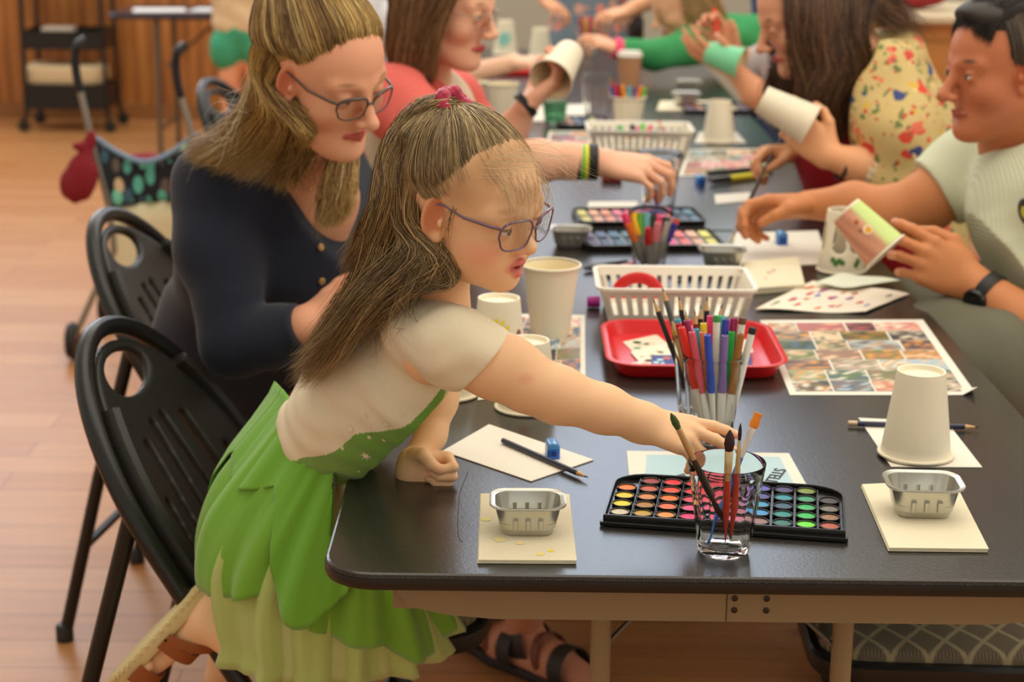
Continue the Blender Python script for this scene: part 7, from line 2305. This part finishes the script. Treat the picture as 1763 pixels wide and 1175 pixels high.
# ============================================================ farther along the tables
def far_person(label, head, yaw, pitch, HS, skin, haircols, torso, top_mat, arms, legs=None, leg_mat=None, hairlen=.12, tr=.12, res=.008, hair_back=True, sleeve=None, lid=.5):
    """person seen small and out of focus: body, top, hair and lower garment"""
    T = person(V(torso[0][0], torso[0][1], max(0.0, torso[0][2] - .05)), label)
    hc = head; HM = pose_head(yaw, pitch)
    H = head_field(.005, 'adult', skin, lid=lid)
    X = lambda p: HM @ (V(*p) * HS) + hc
    B = SDF(.0055); B.base = rgbf(skin); B.merge(H, HM, hc, HS)
    top = torso[-1]
    B.cap(X((-.03, 0, -.05)), V(*top) + V(0, 0, .02), .05 * HS, .055, .03)
    core = SDF(.008); core.base = rgbf(skin)
    core.chain([V(*p) for p in torso], [tr * .7] * len(torso), .03)
    if legs:
        for L in legs['skin']: core.chain([V(*torso[0])] + [V(*p) for p in L], [tr * .6] + legs['r'], .02)
    fields = [B, core]
    for (pts, rs, hand, side, curls, back) in arms:
        A = SDF(.0045); A.base = rgbf(skin)
        A.cap(V(*top) * .7 + V(*torso[0]) * .3, pts[0], rs[0], rs[0], .02); A.chain(pts, rs, .02)
        A.merge(hand_field(.004, .95 * HS, 1.0, side, curls, skin=skin, nails=False), hand_frame(V(*hand) - pts[-1], back), pts[-1])
        fields.append(A)
    sdf_object('body', fields, SKIN, T)
    D = SDF(.008)
    D.chain([V(*p) for p in torso], [tr] * (len(torso) - 1) + [tr * .8], .04, flat=(HM @ V(0, 1, 0) * V(1, 1, 0) / (np.linalg.norm((HM @ V(0, 1, 0))[:2]) + 1e-6), 1.3))
    for k, (pts, rs, hand, side, curls, back) in enumerate(arms):
        n = sleeve[k] if sleeve else 1
        D.cap(V(*top) * .85 + V(*torso[0]) * .15, pts[0], .07, .068, .04)
        for i in range(n): D.cap(pts[i], pts[i + 1] if i + 1 < len(pts) - 1 or n < len(pts) - 1 else pts[i] * .15 + pts[i + 1] * .85, rs[i] + .018, rs[i + 1] + .014, .02)
    crease(D, .004); P, Q = D.mesh_arrays(); mesh_from_arrays('top', P, Q, None, top_mat, T)
    if leg_mat is not None and legs:
        D = SDF(.008)
        for L in legs['cloth']: D.chain([V(*p) for p in L], legs['cr'], .03)
        P, Q = D.mesh_arrays(); mesh_from_arrays('trousers' if legs.get('nm') is None else legs['nm'], P, Q, None, leg_mat, T)
    U = SDF(.006); U.base = rgbf(haircols[0]); U.ell(X((-.022, 0, .044)), (.104 * HS, .083 * HS, .088 * HS), .01, R=HM)
    U.ell(X((-.055, 0, -.02)), (.055, .068, .075), .03, R=HM); U.plane(X((.070, 0, .070)), HM @ V(.9, 0, -.5), .006)
    U.ell(X((.075, 0, -.055)), (.078, .10, .085), .01, '-', R=HM)
    sdf_object('hair_underlayer', [U], HAIRB, T)
    gl = []
    for a in np.linspace(-2.7, 2.7, 9):
        y, x = math.sin(a) * .083, -.02 - math.cos(a) * .10 * -1
        back = -math.cos(a)
        x = -.02 + .095 * (math.cos(a + PI) * -1) * -1
        if x > .05: x = .05
        gl.append([X((-.02 + x * .3, y * .3, .135)), X((x * .9, y * .9, .075)), X((x - .012, y * 1.05, .0)), X((x - .02, y * 1.05, -hairlen))])
    hair_mesh('hair', [(gl, 1200, .0011, .006, .006, haircols, .2)], HAIRM, T, seed=int(abs(head[0]) * 100) + 3, npt=8)
    return T
RC = [(20, 40, 24), (28, 44, 26), (34, 48, 28), (38, 50, 28)]

# child in the green jumper reaching over from the right
far_person('fair haired child in a green jumper stretching an arm across the table', W(1172, 6, 6.25), 196, 24, 1.0, (232, 176, 140), [(150, 116, 74), (190, 156, 104), (214, 184, 130)],
           [(1.02, 6.5, .60), (.95, 6.45, .84), W(1238, 62, 6.38)], mat('green_jumper', (58, 150, 88), .85),
           [([W(1190, 78, 6.18), W(1130, 96, 6.10), W(1066, 84, 6.05)], [.044, .038, .026], W(1020, 66, 6.04), -1, RC, (0, -.3, 1))], sleeve=[2],
           legs={'skin': [[(.81, 6.35, .48), (.80, 6.35, .08)]], 'r': [.05, .035], 'cloth': [[(1.02, 6.5, .5), (.82, 6.35, .5), (.80, 6.35, .2)]], 'cr': [.11, .07, .05]}, leg_mat=mat('navy_denim', (40, 50, 78), .8), tr=.105, lid=.8)
m = MB()
b = band('pink_watch', W(1062, 83, 6.05), W(1020, 66, 6.04) - W(1130, 96, 6.10), .030, .03, mat('pink_rubber', (240, 70, 120), .5), [o for o in C.objects if o.get('label', '').startswith('fair haired child')][0], t=.006)

# person with the lace sleeves, painting a green cup with an orange marker
far_person('person in a grey lace top holding a mint green cup, mostly behind the brunette', W(1400, -58, 4.95), 186, 22, 1.0, (222, 156, 118), [(120, 112, 106), (160, 150, 144), (190, 182, 176)],
           [(1.05, 5.0, .50), W(1430, 110, 5.0), W(1425, 40, 5.0)], mat('grey_lace', (186, 178, 180), .85, bump=('voronoi', 80, .8)),
           [([W(1352, 110, 4.85), W(1345, 190, 4.78), W(1300, 160, 4.78), W(1262, 118, 4.80)], [.046, .042, .036, .026], W(1214, 92, 4.80), -1, [(10, 20, 10)] * 4, (.2, -.6, -.8)),
            ([W(1350, 90, 5.0), W(1300, 110, 5.02), W(1262, 92, 5.0)], [.042, .036, .026], W(1235, 50, 5.0), 1, [(20, 50, 40)] * 4, (-.2, .5, .8))], sleeve=[1, 1],
           legs={'skin': [[(.75, 4.95, .48), (.74, 4.95, .08)]], 'r': [.05, .035], 'cloth': [[(1.05, 5.0, .5), (.78, 4.95, .5), (.76, 4.95, .2)]], 'cr': [.11, .08, .06]}, leg_mat=mat('charcoal_cloth', (40, 48, 46), .85), tr=.115, lid=.8)
m = cup_mesh(.10, .042, .030, True)
o = m.build('paper_cup', [mat('mint_painted_board', (128, 214, 164), .6), CUPIN], None, angle=50)
ax = W(1282, 108, 4.76) - W(1215, 86, 4.80); o.location = W(1218, 90, 4.80); o.rotation_euler = Matrix(frame_to(ax).tolist()).to_euler()
tag(o, 'mint green painted paper cup held over the far right of the table', 'cup')
marker(W(1237, 82, 4.96), W(1230, 14, 4.98), (236, 76, 40), 'orange red marker held upright over the mint green cup', r=.0065, body=(240, 236, 230), capl=.62, group='markers in use')
c = copy_tree(chair0); c.location = (1.16, 5.0, 0); c.rotation_euler = (0, 0, math.radians(176)); c['label'] = 'black folding chair under the person in grey lace, behind the brunette'

# standing woman at the far end in the blue grey floral dress
def shader_spots(name, base, spots, sc_=14, thr=.33):
    m = bpy.data.materials.new(name); m.use_nodes = True
    nt = m.node_tree; b = nt.nodes['Principled BSDF']
    tc = nt.nodes.new('ShaderNodeTexCoord'); v = nt.nodes.new('ShaderNodeTexVoronoi'); v.inputs['Scale'].default_value = sc_
    nt.links.new(tc.outputs['Object'], v.inputs['Vector'])
    lt = nt.nodes.new('ShaderNodeMath'); lt.operation = 'LESS_THAN'; lt.inputs[1].default_value = thr; nt.links.new(v.outputs['Distance'], lt.inputs[0])
    sep = nt.nodes.new('ShaderNodeSeparateColor'); nt.links.new(v.outputs['Color'], sep.inputs[0])
    c = nt.nodes.new('ShaderNodeValToRGB'); c.color_ramp.interpolation = 'CONSTANT'; els = c.color_ramp.elements
    els[0].color = (*srgb(*spots[0]), 1); els[1].position = .4; els[1].color = (*srgb(*spots[1]), 1); e = els.new(.7); e.color = (*srgb(*spots[2]), 1)
    nt.links.new(sep.outputs[0], c.inputs['Fac'])
    mx = nt.nodes.new('ShaderNodeMix'); mx.data_type = 'RGBA'; nt.links.new(lt.outputs[0], mx.inputs['Factor'])
    mx.inputs['A'].default_value = (*srgb(*base), 1); nt.links.new(c.outputs[0], mx.inputs['B']); nt.links.new(mx.outputs['Result'], b.inputs['Base Color'])
    b.inputs['Roughness'].default_value = .8
    return m
far_person('person standing at the far end in a blue grey dress with salmon flowers', V(.32, 7.75, 1.62), 260, 10, 1.0, (226, 166, 130), [(90, 66, 46), (130, 98, 68), (150, 118, 84)],
           [(.30, 7.8, .80), (.30, 7.8, 1.10), (.31, 7.8, 1.38)], shader_spots('blue_grey_floral', (108, 128, 142), [(216, 140, 124), (190, 96, 96), (206, 160, 140)], 15, .36),
           [([V(.12, 7.75, 1.36), V(.06, 7.70, 1.10), V(.10, 7.50, .92)], [.048, .042, .028], V(.2, 7.4, .86), 1, RC, (0, 0, 1)), ([V(.50, 7.75, 1.36), V(.56, 7.68, 1.10), V(.50, 7.48, .92)], [.048, .042, .028], V(.42, 7.38, .86), -1, RC, (0, 0, 1))],
           legs={'skin': [[(.22, 7.8, .5), (.22, 7.8, .08), (.22, 7.7, .04)], [(.38, 7.8, .5), (.38, 7.8, .08), (.38, 7.7, .04)]], 'r': [.06, .036, .03], 'cloth': [[(.30, 7.8, .95), (.30, 7.8, .70), (.30, 7.8, .42)]], 'cr': [.15, .19, .21], 'nm': 'skirt'},
           leg_mat=shader_spots('blue_grey_floral_skirt', (108, 128, 142), [(216, 140, 124), (190, 96, 96), (206, 160, 140)], 15, .36), tr=.13)
# the standing helper whose bare arm comes in from the top right
far_person('person standing beyond the child in green, bare arm reaching left to markers', V(1.05, 6.75, 1.58), 190, 20, 1.0, (232, 172, 134), [(70, 52, 40), (110, 84, 60), (130, 104, 76)],
           [(1.02, 6.8, .85), (1.0, 6.8, 1.10), (.98, 6.78, 1.34)], mat('blue_denim_shirt', (64, 84, 122), .85),
           [([V(.86, 6.7, 1.28), W(1160, -20, 6.6), W(1085, 18, 6.55)], [.048, .040, .028], W(1030, 28, 6.52), -1, RC, (0, -.2, 1))],
           legs={'skin': [[(.95, 6.8, .5), (.95, 6.8, .08)], [(1.12, 6.8, .5), (1.12, 6.8, .08)]], 'r': [.07, .04], 'cloth': [[(1.02, 6.8, .88), (.95, 6.8, .55), (.95, 6.8, .12)], [(1.02, 6.8, .88), (1.12, 6.8, .55), (1.12, 6.8, .12)]], 'cr': [.13, .085, .06]}, leg_mat=mat('navy_denim'), tr=.125)
# person on the far left whose forearm lies beside the red tray
far_person('person seated far left behind the woman in coral, forearm on a small red tray', V(-.42, 5.75, 1.22), -12, 12, 1.0, (238, 190, 160), [(120, 84, 54), (160, 120, 80), (180, 140, 98)],
           [(-.50, 5.8, .52), (-.50, 5.8, .80), (-.48, 5.8, 1.02)], mat('white_cotton_top', (232, 232, 236), .8),
           [([V(-.40, 5.65, .98), V(-.28, 5.55, .80), W(885, 108, 5.55)], [.044, .040, .027], W(832, 112, 5.52) * 0 + W(930, 104, 5.5), 1, RC, (0, -.2, 1))],
           legs={'skin': [[(-.12, 5.75, .48), (-.12, 5.75, .08)]], 'r': [.05, .035], 'cloth': [[(-.5, 5.8, .5), (-.15, 5.75, .5), (-.13, 5.75, .2)]], 'cr': [.11, .08, .06]}, leg_mat=mat('navy_denim'), tr=.115)
# visitor in teal shorts by the side table
far_person('child in a beige top and teal shorts standing by the far side table', V(-1.32, 8.62, 1.27), 80, 8, .9, (226, 158, 120), [(160, 130, 90), (190, 160, 116), (210, 184, 140)],
           [(-1.36, 8.6, .72), (-1.36, 8.6, .90), (-1.35, 8.6, 1.06)], mat('beige_knit_top', (222, 196, 156), .85),
           [([V(-1.22, 8.6, 1.04), V(-1.17, 8.66, .88), V(-1.20, 8.80, .82)], [.040, .035, .025], V(-1.22, 8.90, .80), -1, RC, (0, 0, 1)), ([V(-1.50, 8.6, 1.04), V(-1.55, 8.66, .88), V(-1.52, 8.80, .82)], [.040, .035, .025], V(-1.50, 8.90, .80), 1, RC, (0, 0, 1))],
           legs={'skin': [[(-1.43, 8.6, .45), (-1.43, 8.6, .08), (-1.43, 8.68, .04)], [(-1.29, 8.6, .45), (-1.29, 8.6, .08), (-1.29, 8.68, .04)]], 'r': [.052, .034, .030], 'cloth': [[(-1.38, 8.6, .68), (-1.43, 8.6, .60), (-1.44, 8.6, .56)], [(-1.34, 8.6, .68), (-1.29, 8.6, .60), (-1.28, 8.6, .56)]], 'cr': [.105, .088, .082], 'nm': 'shorts'}, leg_mat=mat('teal_shorts', (66, 164, 126), .85), tr=.115, sleeve=[1, 1])

# ---- things on the middle and far tables
cup('paper_cup', 1237, 243, 'upside down white paper cup on a small card, left of the brunette')
paper('white_card', [(1196, 246), (1284, 246), (1268, 228), (1204, 228)], 'small white card under the upside down cup on the middle table', 'card', group='white cards')
cup('paper_cup', 865, 208, 'upright white paper cup beside the coral cardigan, right of the sleeve', up=True, rr=.046)
cup('paper_cup', 812, 205, 'upright white paper cup nearest the coral sleeve', up=True, rr=.044)
cup('paper_cup', 930, 98, 'upside down white cup on the far table, just left of the raised cup')
e = cup('paper_cup', 870, 92, 'upside down white cup with a teal painted patch on the far table', h=.13, rr=.05)
m = MB(); rf = inv_r(.13, .05, .0305)
for a_, z in ((-1.9, .06), (-1.7, .07), (-1.5, .055), (-1.75, .045), (-1.3, .07)): decal(m, None, a_, z, rf, 'flower', .018)
m.build('teal_patch', mat('teal_paint', (120, 200, 186), .6), e)
cup('paper_cup', 1081, 235, 'upright white paper cup of bright markers in the middle of the table', up=True, rr=.046)
cc = G(1081, 235, ZT)
for i, (px, py, c) in enumerate(((1052, 150, (70, 60, 150)), (1056, 143, (206, 40, 50)), (1065, 147, (150, 30, 50)), (1072, 146, (240, 150, 40)), (1083, 148, (90, 180, 190)), (1093, 150, (110, 90, 150)), (1104, 148, (240, 120, 70)), (1111, 150, (110, 200, 60)))):
    a = V(*cc) + V((px - 1082) * .0003, .0, .015); b = W(px, py, cc[1] + .012 * (i % 3 - 1))
    marker(a, b, c, ('indigo', 'red', 'dark red', 'amber', 'aqua', 'purple', 'orange', 'lime') [i] + ' marker standing in the white cup of markers', r=.0055, capl=.5, group='markers in the white cup')
bc = G(1100, 262, ZT)
basket((bc[0], bc[1] + .02, ZT), .27, .17, .065, 'white slotted basket behind the braceleted hand, full of markers')
for i, (px, py, qx, qy, c, w) in enumerate(((1066, 216, 1082, 268, (60, 180, 90), 'green'), (1076, 226, 1090, 262, (240, 70, 40), 'orange red'), (1088, 214, 1092, 262, (30, 40, 36), 'black'), (1097, 218, 1100, 262, (240, 90, 160), 'pink'), (1107, 212, 1104, 262, (90, 210, 70), 'lime'),
                                           (1112, 222, 1108, 262, (230, 70, 40), 'scarlet'), (1121, 216, 1112, 262, (220, 60, 110), 'rose'), (1128, 224, 1118, 262, (70, 160, 160), 'teal'))):
    y0 = bc[1] + .02; a = W(qx, qy, y0); a[2] = ZT + .012
    marker(a, W(px, py, y0 + .01), c, w + ' marker standing in the basket behind the braceleted hand', r=.0065, capl=.6, group='markers in the middle basket')
a = W(1150, 262, bc[1]); a[2] = ZT + .015
brush(a, W(1134, 206, bc[1] + .02), (196, 30, 44), (196, 30, 44), 'long red brush sticking out of the middle basket', rh=.004, rbm=.003, tl=.01, fl=.01, group='brushes in use')
tb = tumbler(1026, 206, 'tall clear tumbler on the far table, left of the white cup of markers', h=.14, rt=.048, rb=.034)
tumbler(955, 215, 'clear tumbler with greenish water under the raised cup', h=.11)
m = MB(); m.lathe([(.030, 0), (.036, .06), (.0001, .0605)], 24, cap=True)
o = m.build('green_water', mat('tinted_green_water', (120, 200, 150), .1, trans=.6, ior=1.33)); p = G(955, 215, ZT); o.location = (p[0], p[1], ZT + .012); o.parent = None
gl_ = [q for q in C.objects if q.get('label', '').startswith('clear tumbler with greenish')][0]
o.parent = gl_; o.location = (0, 0, .010); m_ = None
for (fl_, fr_, bl_, lab) in (((960, 222), (1055, 222), (962, 206), 'black palette on the middle table under the clear tumbler of water'), ((1180, 196), (1300, 196), (1184, 184), 'dark palette on the far right behind the foil trays')):
    sq_palette(fl_, fr_, bl_, lab, [(150, 110, 130), (200, 150, 130), (110, 130, 150), (90, 100, 120), (210, 200, 150), (120, 90, 100)], 2)
foil_tray(1180, 182, 'foil tray on the middle table left of the upside down cup', (210, 206, 190), s=1.1, z=ZT + .0048)
napkin([(1130, 192), (1240, 192), (1232, 176), (1136, 176)], 'folded napkin under the foil tray on the middle table')
foil_tray(1185, 160, 'farther foil tray behind the first one on the middle table', (210, 206, 190), s=1.1)
picture_sheet([(1168, 304), (1330, 296), (1318, 256), (1186, 258)], 'printed picture sheet in front of the brunette, under her markers', 4, 4, 15)
picture_sheet([(940, 250), (1060, 250), (1056, 226), (946, 226)], 'pale picture sheet left of the middle basket', 3, 3, 21)
paper('blank_paper', [(1010, 362), (1100, 362), (1096, 348), (1014, 348)], 'narrow white paper strip behind the far palette', 'paper', group='white papers on the table')
paper('blank_paper', [(1232, 352), (1300, 346), (1290, 332), (1230, 336)], 'small white paper scrap behind the man\'s painting hand', 'paper', group='white papers on the table')
paper('blank_paper', [(880, 210), (1010, 208), (1006, 180), (884, 182)], 'bright white sheet under the raised forearm', 'paper', group='white papers on the table')
sharpener(1205, 318, 'small blue sharpener on the shiny middle table', s=1.2)
marker(on(1222, 312, ZT + .009), on(1318, 300, ZT + .009), (222, 210, 40), 'yellow highlighter with black cap lying before the brunette', r=.0085, body=(36, 36, 36), capl=.65, group='markers lying on the table')
marker(on(1216, 298, ZT + .008), on(1330, 290, ZT + .008), (44, 44, 44), 'black marker lying behind the yellow highlighter', r=.0075, body=(50, 50, 50), capl=.5, group='markers lying on the table')
m = MB(); m.box((0, 0, .011), (.048, .030, .022), bev=.004)
o = m.build('red_eraser_box', mat('dark_red_plastic', (130, 20, 30), .3)); place(o, 1053, 312, 0); tag(o, 'dark red block lying left of the fourth tumbler', 'eraser')
m = MB(); m.box((0, 0, .012), (.30, .10, .024), bev=.012)
o = m.build('small_red_tray', mat('red_plastic')); place(o, 885, 128, .05); tag(o, 'small red tray on the far table left of the raised cup', 'tray')
# brown cardboard cup with white lid, dark bottle
e = empty('coffee_cup', G(1083, 150, ZT), 'brown takeaway coffee cup with a white lid beyond the cup of markers', 'cup')
m = MB(); m.lathe([(.030, 0), (.041, .105), (.039, .106)], 28); m.build('brown_sleeve', mat('kraft_board', (196, 142, 100), .7), e)
m = MB(); m.lathe([(.043, .104), (.044, .110), (.040, .113), (.038, .122), (.030, .122)], 28); m.build('lid', mat('white_lid', (240, 232, 220), .4), e)
e = empty('bottle', G(1094, 78, ZT), 'dark bottle with a pale blue cap at the far end of the table', 'bottle')
m = MB(); m.lathe([(.032, 0), (.034, .01), (.034, .10), (.015, .15), (.013, .19)], 24); m.build('glass_body', mat('dark_bottle_glass', (36, 24, 20), .15), e)
m = MB(); m.lathe([(.0155, .185), (.0165, .19), (.0165, .208), (.014, .212)], 24); m.build('cap', mat('pale_blue_cap', (140, 180, 240), .3), e)
tf = tumbler(1010, 92, 'clear tumbler of red, yellow and violet markers at the far end of the table', h=.13, rt=.05, rb=.036)
ft = V(*tf.location)
for i, (px, py, c) in enumerate(((1000, 30, (200, 40, 60)), (1008, 34, (200, 190, 80)), (1018, 28, (206, 40, 90)), (1026, 36, (180, 190, 90)), (1034, 32, (110, 70, 130)), (1042, 38, (196, 140, 130)))):
    marker(ft + V(.004 * (i - 2), 0, .014), W(px, py, ft[1] + .01 * (i % 2)), c, ('cherry', 'olive yellow', 'raspberry', 'lime yellow', 'violet', 'dusty pink')[i] + ' marker in the farthest tumbler', r=.008, capl=.6, group='markers in the farthest tumbler')
c = copy_tree(chair0); c.location = (-.44, 3.98, 0); c.rotation_euler = (0, 0, math.radians(-8)); c['label'] = 'black folding chair under the woman in the coral cardigan'
